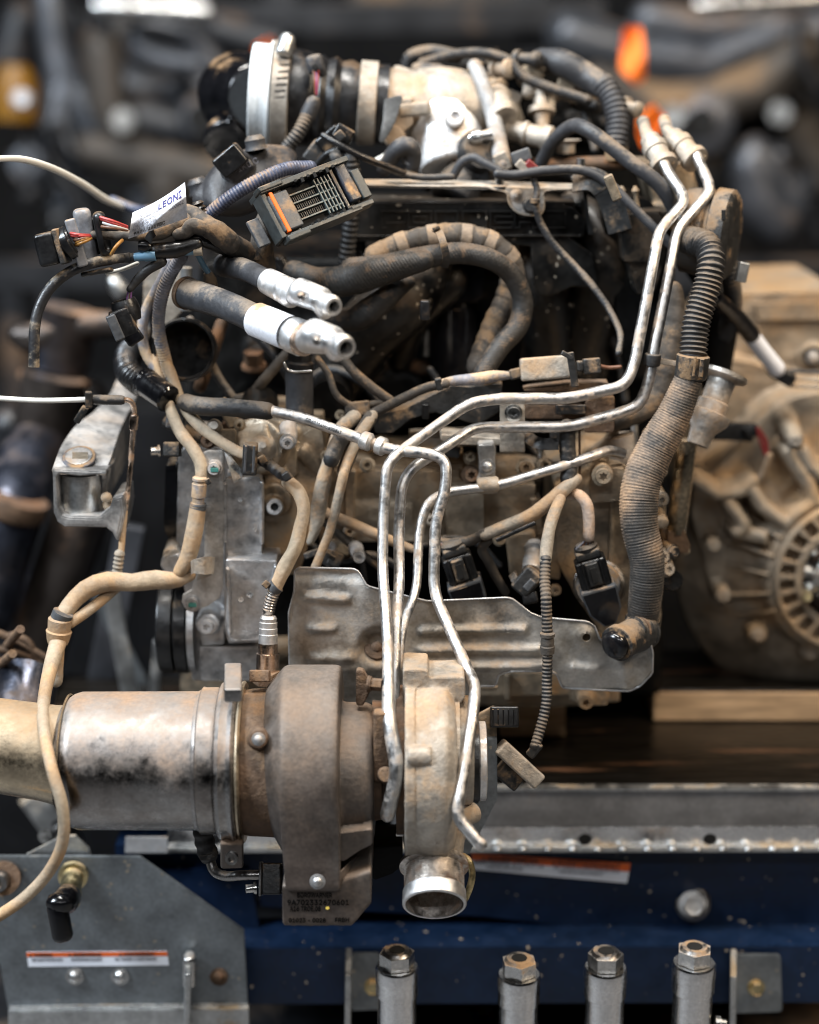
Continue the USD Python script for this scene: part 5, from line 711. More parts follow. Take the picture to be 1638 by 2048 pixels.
# ---------------------------------------------------------------- aluminium lines across the engine
def line(label, pts, Ys, r, **kw):
    p = L('o', Ys, *pts); t = thing('aluminium_line', label, 'pipe', p[-1], group=None); part(t, 'tube', tube(p, r, K=24, mode='bend', bend=kw.pop('bend', 26), **kw), 'pipe_aluminium'); return t
def line(label, pts, Ys, r, bend=26):
    p = L('o', Ys, *pts); t = thing('aluminium_line', label, 'pipe', p[-1], 'aluminium lines across the engine'); q = bends(p, bend * S(p[0])); q, s = resample(q, .003); part(t, 'tube', sweep(q, radii(q, s, r), 24, cap0='flat', cap1='round'), 'pipe_aluminium'); return t
la = line('left aluminium line from the couplings, free end hanging between the two turbo housings', (1322, 316, 1336, 345, 1373, 400, 1318, 462, 1303, 545, 1269, 729, 1250, 772, 1136, 797, 1000, 797, 938, 806, 814, 893, 774, 926, 766, 1040, 765, 1139, 776, 1290, 777, 1437, 796, 1541, 775, 1630),
          (.13, .12, .09, .06, .04, .015, .005, -.005, -.015, -.02, -.05, -.065, -.08, -.10, -.16, -.22, -.24, -.235), (11, 11, 11, 11.5, 11.5, 11.5, 11.5, 11, 11, 11, 11, 12, 15, 15))
lb = line('right aluminium line from the couplings, passing through the rubber clip beside the corrugated hose', (1388, 300, 1400, 327, 1424, 382, 1353, 460, 1339, 545, 1308, 698, 1300, 756, 1280, 812, 1234, 828, 1136, 854, 1000, 854, 948, 855, 893, 892, 822, 937, 803, 971, 797, 1062, 799, 1160, 793, 1236, 786, 1420, 782, 1500),
          (.14, .13, .10, .07, .05, .025, .02, .015, .01, 0, -.005, -.01, -.03, -.045, -.055, -.065, -.09, -.13, -.18, -.19), (11, 11, 11, 11.5, 11.5, 11.5, 11.5, 11, 11, 11, 11, 12, 13))
lc = line('dusty thin line clamped above the head, bending down behind the long pair', (1246, 908, 1218, 900, 1150, 925, 1000, 970, 960, 976, 896, 983, 855, 1003, 838, 1062, 834, 1180, 806, 1248, 797, 1330), (.03, .02, .0, -.012, -.015, -.02, -.03, -.04, -.07, -.10, -.12), (11, 10.5, 10, 10, 9.5, 9.5, 9.5, 9, 9), bend=34)
ld = line('aluminium line with small print running from the rubber hose at left, ending under the compressor', (528, 818, 560, 826, 600, 834, 738, 884, 786, 901, 848, 905, 892, 918, 892, 975, 871, 1040, 867, 1185, 938, 1345, 951, 1372, 945, 1440, 918, 1600, 914, 1635, 962, 1690), (-.01, -.015, -.02, -.04, -.05, -.06, -.065, -.075, -.08, -.10, -.16, -.18, -.21, -.255, -.26, -.27), (11, 11, 11.5, 11.5, 11.5, 11.5, 11.5, 12, 12, 13), bend=36)
for a, b in (((722, 879), (744, 886)), ((752, 888), (772, 896))): part(ld, 'collar', lathe(P(*a, -.04), P(*b, -.045), [(0, 14), (.2, 19), (.8, 19), (1, 14)], 28), 'cast_aluminium')
for s, x, y, w in (('4M0 820 743', 640, 853, 44), ('AA 1812', 612, 838, 30)): part(ld, 'lettering', lettering(s, P(x, y, -.0405), P(740, 885, -.04) - P(600, 834, -.02), (0, 0, 1), 6 * .00052, .0002, True, w * .00052), 'print_black', False)
for t, a, b, Y in ((la, (622, 775), (738, 985), (.17, .13)), (lb, (745, 765), (922, 948), (.18, .14))):
    part(t, 'coupling', lathe(*L('q', Y, *a, *b), [(0, 13), (.18, 15), (.2, 20), (.36, 21), (.4, 26), (.55, 25), (.57, 22), (.82, 22), (.84, 28), (.97, 28), (1, 14)], 32), 'cast_tan', label='dusty hose coupling'); m = np.mean(L('q', Y, *b), 0); part(t, 'clamp_tip', fbox(P(*C('q', b[0] + 30, b[1] - 20)[0], Y[1]), P(*C('q', b[0] + 52, b[1] - 34)[0], Y[1]), 6, 6, 2), 'cast_dirty')
    part(t, 'hose_stub', tube(L('q', (Y[0] + .05, Y[0]), a[0] - 15, a[1] - 60, *a), 12), 'cast_tan')
rh = solo('rubber_hose', 'short dirty rubber hose joining the printed aluminium line at left', 'hose', wrapped(L('o', (.02, -.005, -.01), 372, 805, 400, 812, 460, 815, 535, 822), (18, 19, 18, 18), pitch=60, depth=.03, lump=.03), 'dusty_rubber')
t = thing('crimped_hose', 'black hose with glossy crimped sleeve curving behind the sand coloured loom at left', 'hose', P(360, 800, .04)); part(t, 'hose', corrugated(L('d', (.12, .09, .06, .05), 920, 1000, 840, 1090, 850, 1200, 940, 1275), 28, pitch=4, depth=.05, K=28), 'clean_rubber'); part(t, 'sleeve', lathe(*L('d', (.05, .02), 935, 1245, 1110, 1375), [(0, 26), (.06, 29), (.1, 27), (.14, 29), (.18, 27), (.24, 29), (.28, 28), (.95, 28), (1, 24)], 36), 'gloss_black')
# two big hose ends pointing at the viewer
cols = []
for (nm, a, b, c, e, f, r1, lab) in (('u', (448, 530), (535, 562), (590, 590), (610, 592), (660, 610), 22, 'upper grey hose end with bright aluminium fitting pointing at the viewer'), ('l', (372, 586), (515, 640), (612, 680), (640, 680), (684, 692), 29, 'larger lower grey hose end with bright aluminium fitting and white label')):
    big = nm == 'l'; Ya, Yb, Yc, Yd = (.02, -.06, -.12, -.16) if big else (.04, -.04, -.08, -.12)
    A_, B_, C_ = P(*a, Ya), P(*b, Yb), P(*c, Yc); t = thing('hose_end', lab, 'hose', C_, 'hose ends with bright fittings')
    part(t, 'hose', wrapped([A_, (A_ + B_) / 2 + V(0, 0, .003), B_ + (B_ - A_) * .05], (r1 + 2, r1, r1), pitch=300, depth=.0, lump=.025, cap0='flat'), 'grey_rubber')
    sl = part(t, 'crimp_sleeve', lathe(B_, C_, [(0, r1 + 1), (.04, r1 + 5), (.62, r1 + 6), (.66, r1 + 2), (.72, r1 + 2), (.75, r1 + 7), (.92, r1 + 7), (1, r1)], 48), 'bright_aluminium', 30)
    if big:
        part(t, 'rust_band', lathe(B_ + (C_ - B_) * .78, B_ + (C_ - B_) * 1.02, [(0, r1 + 2), (.2, r1 + 6), (.9, r1 + 5), (1, r1)], 48), 'copper_steel')
        R_ = frame(C_ - B_); q = []
        for k in range(17): an = 1.4 + 2.6 * k / 16; q.append([B_ + (C_ - B_) * s_ + R_ @ V(math.cos(an), math.sin(an), 0) * (r1 + 6.8) * S(B_) for s_ in (.02, .70)])
        q = np.array(q); part(t, 'paper_label', strip(q[:, 0], q[:, 1], V(0, -.0003, 0)), 'paper', 50, 'torn white label')
    D_ = P(*e, Yd); sD = S(D_); dr = unit(V(.50, -.84, -.10)); f0 = P(*f, Yd - .022); rr = 25 if big else 22
    n1, n2 = (f0 - dr * .020), C_ + (D_ - C_) * .15
    sph = lambda c, r, k=(1, 1, 1): Manifold.sphere(r * sD, 24).scale(k).translate(tuple(c))
    blk = cast([Manifold.batch_hull([sph(n2, r1 - 1), sph(D_ + V(-.004, .004, .004), r1 + 4), sph(n1 + V(0, .006, 0), rr + 4)]), cyl(C_, n2, (r1 - 2) * sD, (r1 - 3) * sD), Manifold.batch_hull([sph(n1, rr + 1), sph(n1 + V(.004, .002, -.010), rr - 4)])], .003, 4)
    part(t, 'fitting_block', blk, 'bright_aluminium', 50)
    part(t, 'spigot', lathe(f0 - dr * .022, f0 + dr * .008, [(0, rr - 6), (.5, rr - 5), (.52, rr - 5), (.56, rr), (.84, rr), (.88, rr - 3), (.99, rr - 3.5), (1, rr - 4.5), (1, rr - 10), (.2, rr - 10.5)], 44, True, False), 'bright_aluminium', 30); part(t, 'bore', lathe(f0 - dr * .006, f0 - dr * .004, [(0, rr - 10), (1, rr - 10)], 32), 'hole_black'); part(t, 'seal', lathe(f0 - dr * .0075, f0 - dr * .0052, [(0, rr - 2), (1, rr - 2)], 36), 'dark_rust'); part(t, 'dimple', lathe(D_ + V(-.002, -.0165, .002), D_ + V(-.002, -.021, .002), [(0, 9), (.5, 8), (1, 4)], 20), 'dark_zinc')
    if big: part(t, 'ring', lathe(A_ + (A_ - B_) * .02, A_ - (A_ - B_) * .03, [(0, 33), (1, 33)], 36), 'dark_rust')

# ---------------------------------------------------------------- big hoses and looms
t = thing('corrugated_hose', 'thick black corrugated hose with clip, bending down past the right end of the lines', 'hose', P(1380, 740, .0)); pts = L('f', (.08, .05, .03, .02, .01, .0), 965, 0, 1060, 30, 1085, 110, 1060, 250, 1010, 420, 990, 600); part(t, 'hose', corrugated(pts, 29, pitch=9.6, depth=.17, K=36, sharp=1.4), 'dusty_rubber', 60)
part(t, 'clip_band', lathe(*L('f', -.002, 993, 590, 978, 712), [(0, 30), (.04, 33), (.9, 33), (1, 29)], 40), 'dusty_plastic'); part(t, 'latch', fbox(*L('f', -.022, 1040, 610, 1030, 705), 9, 8, 2), 'dusty_plastic'); part(t, 'latch', fbox(*L('f', -.022, 1005, 600, 992, 700), 5, 6, 1), 'dusty_plastic')
t = thing('woven_loom', 'thick dusty woven wiring sleeve hanging below the corrugated hose to a round black plug', 'cable loom', P(1285, 1245, -.03)); pts = L('o', (-.002, -.005, -.01, -.02, -.03, -.035, -.035, -.03), 1378, 756, 1348, 830, 1310, 900, 1282, 970, 1279, 1050, 1294, 1120, 1292, 1180, 1284, 1248)
pc_, s_ = resample(catmull(pts, .004), .0009); w_ = meshkit.fbm(np.stack([s_ * 60, s_ * 0, s_ * 0], 1), 3, 3); q_ = (s_[:, None] / .0029 + .35 * np.sin(TH[48] * 2)[None] * 0 + .6 * (TH[48][None] > 3.0) * .5) % 1
part(t, 'sleeve', sweep(pc_, radii(pc_, s_, (29, 34, 38, 40, 40, 37, 35, 34, 31))[:, None] * (.93 + .07 * np.sin(np.pi * q_) ** .5 + .05 * (w_[:, None] - .5)), 48, cap0='flat', cap1='flat'), 'woven_dust', 60); part(t, 'tie', lathe(P(1286, 1236, -.03), P(1284, 1246, -.03), [(0, 34), (.5, 36), (1, 33)], 36), 'dusty_plastic')
pg_ = part(t, 'plug_body', cast([cyl(P(1284, 1248, -.03), P(1268, 1268, -.045), .016), cyl(P(1290, 1262, -.035), P(1240, 1284, -.075), .019, .017)], .003, 5), 'dusty_plastic'); fd = unit(V(-.62, -.75, -.1)); f0 = P(1246, 1280, -.068); part(t, 'plug_rim', lathe(f0, f0 + fd * .012, [(0, 33), (.3, 37), (.9, 37), (1, 34)], 44), 'dusty_plastic'); part(t, 'black_cap', lathe(f0 + fd * .008, f0 + fd * .022, [(0, 29), (.6, 29), (.8, 26), (1, 19)], 40), 'gloss_black')
for k in range(4): part(t, 'rib', lathe(P(1268 + k * 9, 1262 + k * 1, -.056 + k * .005) , P(1272 + k * 9, 1262 + k, -.054 + k * .005), [(0, 29), (1, 29)], 32), 'rust' if k == 1 else 'dusty_plastic')
t = thing('coolant_hose', 'dusty corrugated hose arching over the back at upper right', 'hose', P(1230, 310, .22)); part(t, 'smooth_hose', tube(L('c', (.30, .28, .27, .25), 690, 140, 780, 150, 900, 215, 985, 265), (25, 27, 27, 25), K=28), 'grey_rubber'); part(t, 'ribbed_hose', corrugated(L('c', (.25, .24, .23, .22), 975, 255, 1015, 320, 1035, 420, 1030, 540), 25, pitch=11, depth=.14, K=28), 'grey_rubber', 60); part(t, 'end', lathe(*L('c', .22, 1030, 530, 1030, 590), [(0, 24), (1, 22)], 24), 'cast_dirty')
solo('vacuum_hose', 'grey rubber hose arching from the fuel rail down to the right line', 'hose', tube(L('c', (.20, .18, .15, .12, .11, .12), 690, 600, 740, 510, 830, 438, 900, 455, 1080, 590, 1230, 710, 1300, 830), (13, 14, 15, 15, 15, 15, 14), K=28), 'grey_rubber')
solo('thin_hose', 'thin black hose crossing over the sheet metal bar at right', 'hose', tube(L('c', (.12, .12, .12, .115, .10, .1), 490, 655, 560, 660, 700, 640, 880, 640, 980, 685, 1100, 800, 1220, 920, 1330, 1030), 9.5, K=20), 'grey_rubber')
solo('thin_hose', 'short thin black hose looping behind the support rod foot', 'hose', tube(L('c', (.16, .15, .14), 285, 670, 330, 600, 380, 580, 430, 605, 500, 640), 9, K=20), 'grey_rubber')
solo('ribbed_conduit', 'thin ribbed conduit lying along the top of the engine', 'conduit', corrugated(L('c', (.3, .28, .27, .25), 150, 150, 280, 115, 420, 105, 540, 140, 600, 205, 720, 260, 900, 320), 11, pitch=7, depth=.14, K=16), 'dusty_rubber', 60)
solo('ribbed_conduit', 'tan ribbed conduit arching at the very top left of the rail', 'conduit', corrugated(L('c', (.33, .32, .3), 80, 200, 90, 130, 180, 100, 300, 120), 15, pitch=8, depth=.1, K=16), 'dusty_rubber', 60)
solo('black_hose', 'black hose standing beside the black connector block under the bar', 'hose', corrugated(L('b', (.12, .13, .14), 1180, 1080, 1200, 1300, 1185, 1500, 1160, 1700, 1140, 1880), 17, pitch=12, depth=.13, K=24), 'dusty_rubber', 60)
# looms across the manifold
solo('braided_loom', 'thick braided black loom looping round over the manifold and down', 'cable loom', braided(L('p', (.09, .07, .07, .07, .08, .085, .07, .05), -120, 660, 100, 630, 350, 575, 600, 545, 800, 590, 930, 690, 1000, 860, 970, 1020, 860, 1150, 740, 1330), (26, 24, 23, 22, 21, 20, 20, 21, 20, 19), cell=6.5, K=48), 'braid', 70)
t = thing('taped_loom', 'loom in tan cloth tape arching behind the braided loom', 'cable loom', P(880, 480, .12)); pts = L('p', (.10, .11, .11, .115, .12, .11, .08), 30, 560, 150, 510, 330, 455, 560, 430, 800, 490, 930, 640, 900, 830, 820, 1000, 700, 1290); part(t, 'sleeve', wrapped(pts, (22, 24, 25, 25, 25, 24, 24, 22), pitch=26, depth=.10, K=32), 'cloth_tape', 60)
for i in (.12, .24, .36, .45, .545): ring(t, 'tape_band', pts, i, 26, 22, 'tan_tape')
t = thing('cable_tie', 'black cable tie holding the braided and taped looms together', 'cable tie', P(872, 500, .05)); part(t, 'strap', ribbon(catmull(L('p', (.07, .045, .04, .06), 425, 385, 455, 410, 480, 480, 500, 570, 490, 635), .003), .0075, .002), 'dusty_plastic'); part(t, 'head', fbox(*L('p', .055, 425, 365, 440, 395), 15, 14, 3), 'dusty_plastic')
solo('braided_loom', 'lower limp braided sleeve hanging below the thick loop at left', 'cable loom', braided(L('e', (.10, .08, .09, .11), 980, 290, 900, 340, 800, 420, 720, 465, 590, 450), (12, 22, 27, 24, 20), cell=6.5, K=40), 'braid', 70)
solo('braided_loom', 'flat braided sleeve running left behind the hose fittings', 'cable loom', braided(L('e', (.06, .07, .09), 1050, 190, 900, 225, 700, 280, 560, 290, 440, 240), (20, 28, 32, 30, 22), cell=6.5, K=40), 'braid', 70)
t = thing('wire_loom', 'thin taped wire running from the bar grommet across the manifold to the sensor module', 'wire', P(1055, 380, .12)); part(t, 'wire', wrapped(L('p', (.125, .12, .12, .11, .08, .04), 1070, 60, 1095, 130, 1085, 220, 1110, 330, 1200, 480, 1330, 620, 1450, 750, 1570, 920, 1640, 1080, 1630, 1200), (6.5, 7, 7.5, 7.5, 7.5, 7, 7, 7), pitch=9, depth=.1, K=16), 'dusty_rubber'); part(t, 'band', lathe(*L('p', .115, 1082, 190, 1080, 215), [(0, 10), (1, 10)], 16), 'dusty_plastic')
t = thing('wire_loom', 'taped wire running from the sensor module left to the cable trough', 'wire', P(1000, 760, .02)); part(t, 'sleeve', wrapped(L('p', (.035, .03, .02), 930, 1345, 820, 1350, 700, 1370, 560, 1380, 470, 1395), (7, 12, 13, 11, 8), pitch=40, depth=.03, K=20), 'grey_sleeve'); part(t, 'sleeve', wrapped(L('e', (.02, .03, .04), 1150, 765, 1060, 785, 960, 830, 880, 870, 800, 910), 10, pitch=30, K=18), 'cloth_tape'); part(t, 'wires', tube(L('p', (.03, .03), 1510, 1285, 1560, 1295, 1640, 1290), 4), 'brown_wire'); part(t, 'tie', fbox(*L('e', .02, 1112, 740, 1125, 795), 14, 16, 3), 'dusty_plastic')
solo('wire_loom', 'dark taped loom rising from the trough to the lower hose fitting', 'wire', wrapped(L('e', (.06, .05, .05), 665, 640, 710, 700, 800, 780, 890, 845), 10, pitch=22, K=18), 'cloth_tape')
solo('wire_loom', 'thin dark loom hanging in a bend below the upright pipe coupling', 'wire', wrapped(L('e', (.05, .04, .05), 550, 650, 600, 720, 640, 820, 720, 870, 860, 850), 7, pitch=22, K=16), 'cloth_tape')
solo('wire_loom', 'dirty taped loom behind the upright pipe stub at left', 'wire', wrapped(L('e', (.10, .09, .1), 430, 600, 350, 690, 290, 760, 240, 820, 150, 850), 11, pitch=22, K=18, lump=.14), 'cloth_tape')
solo('taped_duct', 'wide tan taped duct hanging behind the pair of lines at right', 'cable loom', wrapped(L('f', (.09, .08, .07, .05), 890, 260, 895, 420, 870, 560, 840, 720, 790, 830, 690, 900, 590, 940), (20, 24, 26, 26, 24, 20, 17), pitch=36, depth=.10, K=30, lump=.1), 'cloth_tape', 60)
t = thing('line_clip', 'rubber clip on the right line with a thin rod to the corrugated hose', 'clip', P(1303, 720, .02)); part(t, 'band', lathe(*L('f', .022, 785, 585, 778, 645), [(0, 15), (.1, 17), (.9, 17), (1, 15)], 28), 'dusty_rubber'); part(t, 'rod', fbox(*L('f', .03, 815, 620, 925, 640), 12, 8, 2), 'cast_tan')
# looms on the front of the head
def loom(label, pts_z, Y, pts, r, m, name='taped_loom', **kw): return solo(name, label, 'cable loom', wrapped(L(pts_z, Y, *pts), r, **kw), m, 60)
t = thing('sensor_lead', 'sand coloured lead with clips curving down to the copper oxygen sensor', 'cable', P(540, 1200, -.07))
part(t, 'sleeve', wrapped(L('h', (.05, .03, .0, -.02), 5, -330, 60, -200, 110, -60, 190, 60, 300, 150, 420, 225, 470, 245), (10, 11, 11, 12, 12, 11, 11), pitch=60, depth=.04, K=24), 'sand_sleeve', 60, 'sand coloured upper sleeve'); part(t, 'sleeve', wrapped(L('h', (-.03, -.045, -.06, -.07), 700, 395, 755, 445, 785, 530, 765, 650, 735, 760, 680, 860, 625, 985), (14, 14, 13, 14, 15, 15, 13), pitch=50, depth=.03, K=28, lump=.1), 'sand_sleeve', 60, 'sand coloured lower sleeve')
part(t, 'conduit', corrugated(L('h', (-.02, -.03), 535, 260, 610, 310, 700, 375), 12, pitch=14, depth=.1, K=20), 'dusty_rubber'); part(t, 'conduit', corrugated(L('h', (-.07, -.072), 625, 985, 605, 1040, 592, 1100), 13, pitch=6, depth=.16, K=24), 'dark_zinc', 60)
for x, y in ((560, 280), (690, 370)): part(t, 'clip', fbox(*L('h', -.045, x - 12, y - 28, x + 12, y + 12), 16, 16, 3), 'dusty_plastic')
part(t, 'tie', lathe(*L('h', -.07, 640, 958, 612, 985), [(0, 16), (1, 15)], 24), 'grey_plastic'); part(t, 'tie_head', fbox(*L('h', -.075, 565, 940, 592, 965), 14, 10, 2), 'dusty_plastic')
cc = part(t, 'holder', fbox(*L('h', -.03, 495, 180, 487, 350), 30, 30, 4), 'dusty_plastic', label='black clip holder'); part(cc, 'rib', fbox(*L('h', -.055, 470, 195, 462, 340), 5, 8, 1), 'grey_plastic'); part(cc, 'rib', fbox(*L('h', -.055, 515, 195, 508, 340), 5, 8, 1), 'grey_plastic')
t = thing('sensor_lead', 'sand coated lead down the timing cover, swelling into a thick sleeve', 'cable', P(390, 1130, -.02))
part(t, 'sleeve', wrapped(L('h', (.06, .02, -.005, -.015), -30, -290, 20, -130, 60, 0, 105, 110, 180, 210, 220, 290, 225, 370), (7, 8, 10, 12, 13, 13, 12), pitch=60, depth=.04, K=24, lump=.1), 'sand_sleeve', 60)
part(t, 'joint', lathe(*L('h', -.02, 218, 365, 208, 520), [(0, 12), (.04, 15), (.12, 15), (.14, 12), (.2, 12), (.24, 15), (.7, 15), (.74, 12), (1, 13)], 28), 'grey_sleeve'); part(t, 'band', lathe(*L('h', -.02, 209, 508, 206, 545), [(0, 16), (.3, 17), (.35, 15), (.6, 17), (1, 16)], 32), 'grey_plastic'); part(t, 'tie_head', fbox(*L('h', -.035, 255, 375, 270, 405), 10, 10, 2), 'dusty_plastic')
part(t, 'thick_sleeve', wrapped(L('h', (-.02, -.025, -.025), 206, 530, 195, 620, 175, 720, 150, 810, 110, 880), (16, 18, 18, 17, 14), pitch=200, depth=.0, lump=.08, K=28), 'sand_sleeve', 60)
t = thing('sand_hose', 'thick sand coloured sleeve sweeping left and down in front of the corner plate', 'hose', P(0, 1830, -.2)); part(t, 'sleeve', wrapped(L('g', (-.02, -.03, -.04, -.05, -.07), 1010, 1035, 930, 1060, 820, 1055, 700, 1070, 560, 1065, 450, 1110, 370, 1190, 330, 1245), (10, 18, 20, 18, 20, 20, 18, 16), pitch=200, depth=.0, lump=.06, K=30), 'sand_sleeve', 60)
part(t, 'branch', braided(L('g', (-.03, -.05, -.07), 620, 1090, 540, 1160, 450, 1230, 370, 1285), 11, cell=4, K=32, depth=.03), 'sand_sleeve', 60); part(t, 'joint', lathe(*L('g', -.075, 320, 1250, 305, 1390), [(0, 19), (.1, 24), (.5, 23), (.55, 26), (.9, 22), (1, 20)], 28), 'pale_tape'); part(t, 'tie', lathe(*L('g', -.075, 335, 1228, 320, 1262), [(0, 21), (1, 21)], 28), 'grey_plastic')
part(t, 'hose', braided(L('o', (-.08, -.14, -.24, -.26, -.25, -.25), 116, 1285, 100, 1340, 88, 1400, 88, 1460, 104, 1540, 124, 1610, 126, 1680, 100, 1740, 50, 1795, -40, 1855), (17, 13, 12, 12, 12, 12, 12), cell=4, K=28, depth=.02), 'sand_sleeve', 60); part(t, 'stub', wrapped(L('g', (-.08, -.09), 305, 1390, 300, 1500, 295, 1590), 14, pitch=24), 'pale_tape')
t = thing('taped_loom', 'dusty loom dropping from the trough beside the oxygen sensor lead', 'cable loom', P(640, 1080, -.02)); part(t, 'sleeve', wrapped(L('h', (.03, .0, -.01), 1060, 40, 990, 100, 950, 200, 920, 290, 890, 400, 870, 520, 850, 640, 820, 720), (15, 14, 13, 14, 16, 17, 14, 8), pitch=34, K=24, lump=.12), 'pale_tape', 60); part(t, 'cuff', wrapped(L('h', (.0, -.01), 1000, 130, 960, 210, 935, 270), 17, pitch=24, K=24), 'dusty_rubber'); part(t, 'conduit', wrapped(L('h', (.02, -.02, -.03), 1160, 30, 1090, 140, 1020, 290, 980, 450, 930, 650, 880, 780, 840, 880), (11, 11, 10, 10, 9, 9), pitch=40, depth=.03), 'pale_tape', 60); part(t, 'cuff', wrapped(L('h', (.02, .0), 1150, 40, 1060, 190, 1000, 340), 14, pitch=50, K=24), 'cloth_tape')
loom('pale taped lead slanting behind the lines at the head', 'h', (.02, .01), (900, 560, 1040, 620, 1180, 680, 1380, 760), (11, 12, 11, 8), 'pale_tape', pitch=60, depth=.02); loom('thin dusty lead under the pale taped lead', 'h', (.02, .02), (880, 600, 960, 660, 1050, 740, 1200, 860), (8, 9, 8, 7), 'cloth_tape', pitch=22)
E('lead_bolt', lathe(*L('h', (.02, -.01), 1060, 740, 1090, 800), [(0, 12), (.3, 16), (.6, 13), (1, 13)], 20), 'cast_clean'); bolt(eng, *C('h', 1088, 800)[0], -.01, 13, 'socket', m='cast_clean')
for a, w in (((790, 800, 870, 770), 14), ((900, 840, 940, 780), 26), ((920, 800, 990, 830), 30)): E('connector_stub', fbox(*L('h', .01, *a), w, 24, 3), 'dusty_plastic')
t = thing('taped_loom', 'tan taped loom slanting down left from the vertical strap to the injector plug', 'cable loom', P(1130, 980, .0)); part(t, 'sleeve', wrapped(L('i', (.0, -.015, -.015, -.01), 985, 365, 930, 410, 850, 480, 740, 560, 620, 610, 500, 660), (12, 15, 15, 14, 13, 12), pitch=46, depth=.05, K=26), 'pale_tape', 60); part(t, 'sleeve', wrapped(L('i', (-.01, .0, .01), 500, 650, 430, 690, 340, 700, 260, 690), (10, 11, 9, 6), pitch=26, K=20, lump=.12), 'cloth_tape', 60); part(t, 'branch', wrapped(L('i', (-.005, .0, .01), 520, 690, 485, 730, 520, 800, 560, 880, 610, 960), (9, 10, 10, 9, 9), pitch=30, K=18), 'cloth_tape', 60); part(t, 'worn_patch', fbox(*L('i', -.028, 560, 690, 770, 595), 9, 8, 3), 'black_plastic')
t = thing('plug_lead', 'pink tan sleeve bending down to the right hand plug with loose wires', 'cable loom', P(1175, 1075, -.02)); part(t, 'sleeve', wrapped(L('i', (.0, -.015, -.02), 940, 450, 990, 445, 1035, 490, 1050, 560, 1050, 670), (9, 12, 12, 12, 12), pitch=60, depth=.03, K=24), 'pink_sleeve', 60)
for k, (a, b) in enumerate(((985, 735), (1005, 740), (1030, 735), (1045, 730), (1055, 735))): part(t, 'wire', tube(L('i', -.02, 1045 + k * 3, 650, 1030 + k * 6, 690, a, b), 2, K=8), 'brown_wire' if k % 2 else 'print_grey')
# conduit hanging in the middle right down to the pressure sensor plug
t = thing('sensor_conduit', 'dusty conduit hanging over the heat shield, ending in a flat dusty plug', 'conduit', P(1040, 1530, -.12)); part(t, 'sleeve', wrapped(L('i', (-.02, -.04, -.05, -.065), 900, 470, 870, 540, 845, 620, 828, 720, 820, 800), (11, 12, 12, 13, 12), pitch=60, depth=.02, K=24, lump=.05), 'pale_tape', 60); part(t, 'conduit', corrugated(L('i', (-.065, -.085, -.09), 822, 790, 818, 900, 825, 1000, 828, 1100, 832, 1190), 11.5, pitch=8, depth=.1, K=22), 'dusty_rubber', 60); part(t, 'joint', lathe(*L('i', -.095, 832, 1180, 832, 1285), [(0, 15), (.15, 15), (.2, 12), (.4, 14), (.6, 13), (.65, 15), (1, 14)], 24), 'cloth_tape')
part(t, 'conduit', corrugated(L('o', (-.095, -.10, -.11, -.12), 1095, 1305, 1094, 1360, 1092, 1410, 1080, 1460, 1070, 1492), 11, pitch=8, depth=.13, K=22), 'dusty_rubber', 60); part(t, 'plug_neck', fbox(*L('k', -.12, 1540, 450, 1490, 510), 20, 18, 4), 'dusty_plastic'); pb_ = part(t, 'plug', fbox(*L('k', -.125, 1345, 460, 1535, 635), 34, 36, 5), 'cast_tan', label='flat dusty plug'); part(t, 'plug_socket', fbox(*L('k', -.115, 1345, 560, 1440, 640), 40, 36, 4), 'dusty_plastic')

# ---------------------------------------------------------------- injector plugs on the head
def plug(label, c, ang, s, Y, face=True):
    ca, sa = math.cos(math.radians(ang)), math.sin(math.radians(ang)); at = lambda u, v: P(c[0] + (u * ca - v * sa) * s, c[1] + (u * sa + v * ca) * s, Y)      # u across, v along (down)
    t = thing('injector_plug', label, 'connector', P(*c, Y), 'injector plugs on the head'); part(t, 'body', fbox(at(0, -34), at(0, 22), 62 * s, 50 * s, 6), 'black_plastic'); part(t, 'collar', fbox(at(0, -52), at(0, -34), 50 * s, 44 * s, 5), 'dusty_plastic'); part(t, 'cable_seal', lathe(at(0, -62), at(0, -48), [(0, 19 * s), (.4, 24 * s), (1, 22 * s)], 24), 'dusty_rubber')
    la_ = part(t, 'latch', fbox(at(0, -30) + V(0, -.014, 0), at(0, 14) + V(0, -.014, 0), 26 * s, 12, 3), 'dusty_plastic'); part(la_, 'slot', fbox(at(0, -22) + V(0, -.0175, 0), at(0, 8) + V(0, -.0175, 0), 12 * s, 4, 1), 'hole_black')
    for u in (-18, 18): part(t, 'rib', fbox(at(u, -34) + V(0, -.014, 0), at(u, 22) + V(0, -.014, 0), 4, 8, 1), 'black_plastic')
    if face:
        pgp = Polygon([at(u, v)[[0, 2]] for u, v in ((-36, 20), (36, 20), (34, 64), (14, 92), (-8, 92), (-30, 64))]); part(t, 'hood', extrude(rounded(pgp, .002), Y - .022, Y + .01, .001), 'grey_plastic', label='grey rimmed square mouth'); pgi = pgp.buffer(-.0018); part(t, 'mouth', extrude(pgi, Y - .0235, Y - .0215, 0), 'gloss_black')
    return t
plug('black dusty injector plug with square mouth left of the hanging conduit', (921, 1140), -18, .98, .0); plug('black dusty injector plug with square mouth right of the hanging conduit under the pink sleeve', (1187, 1148), -16, 1.02, -.015)
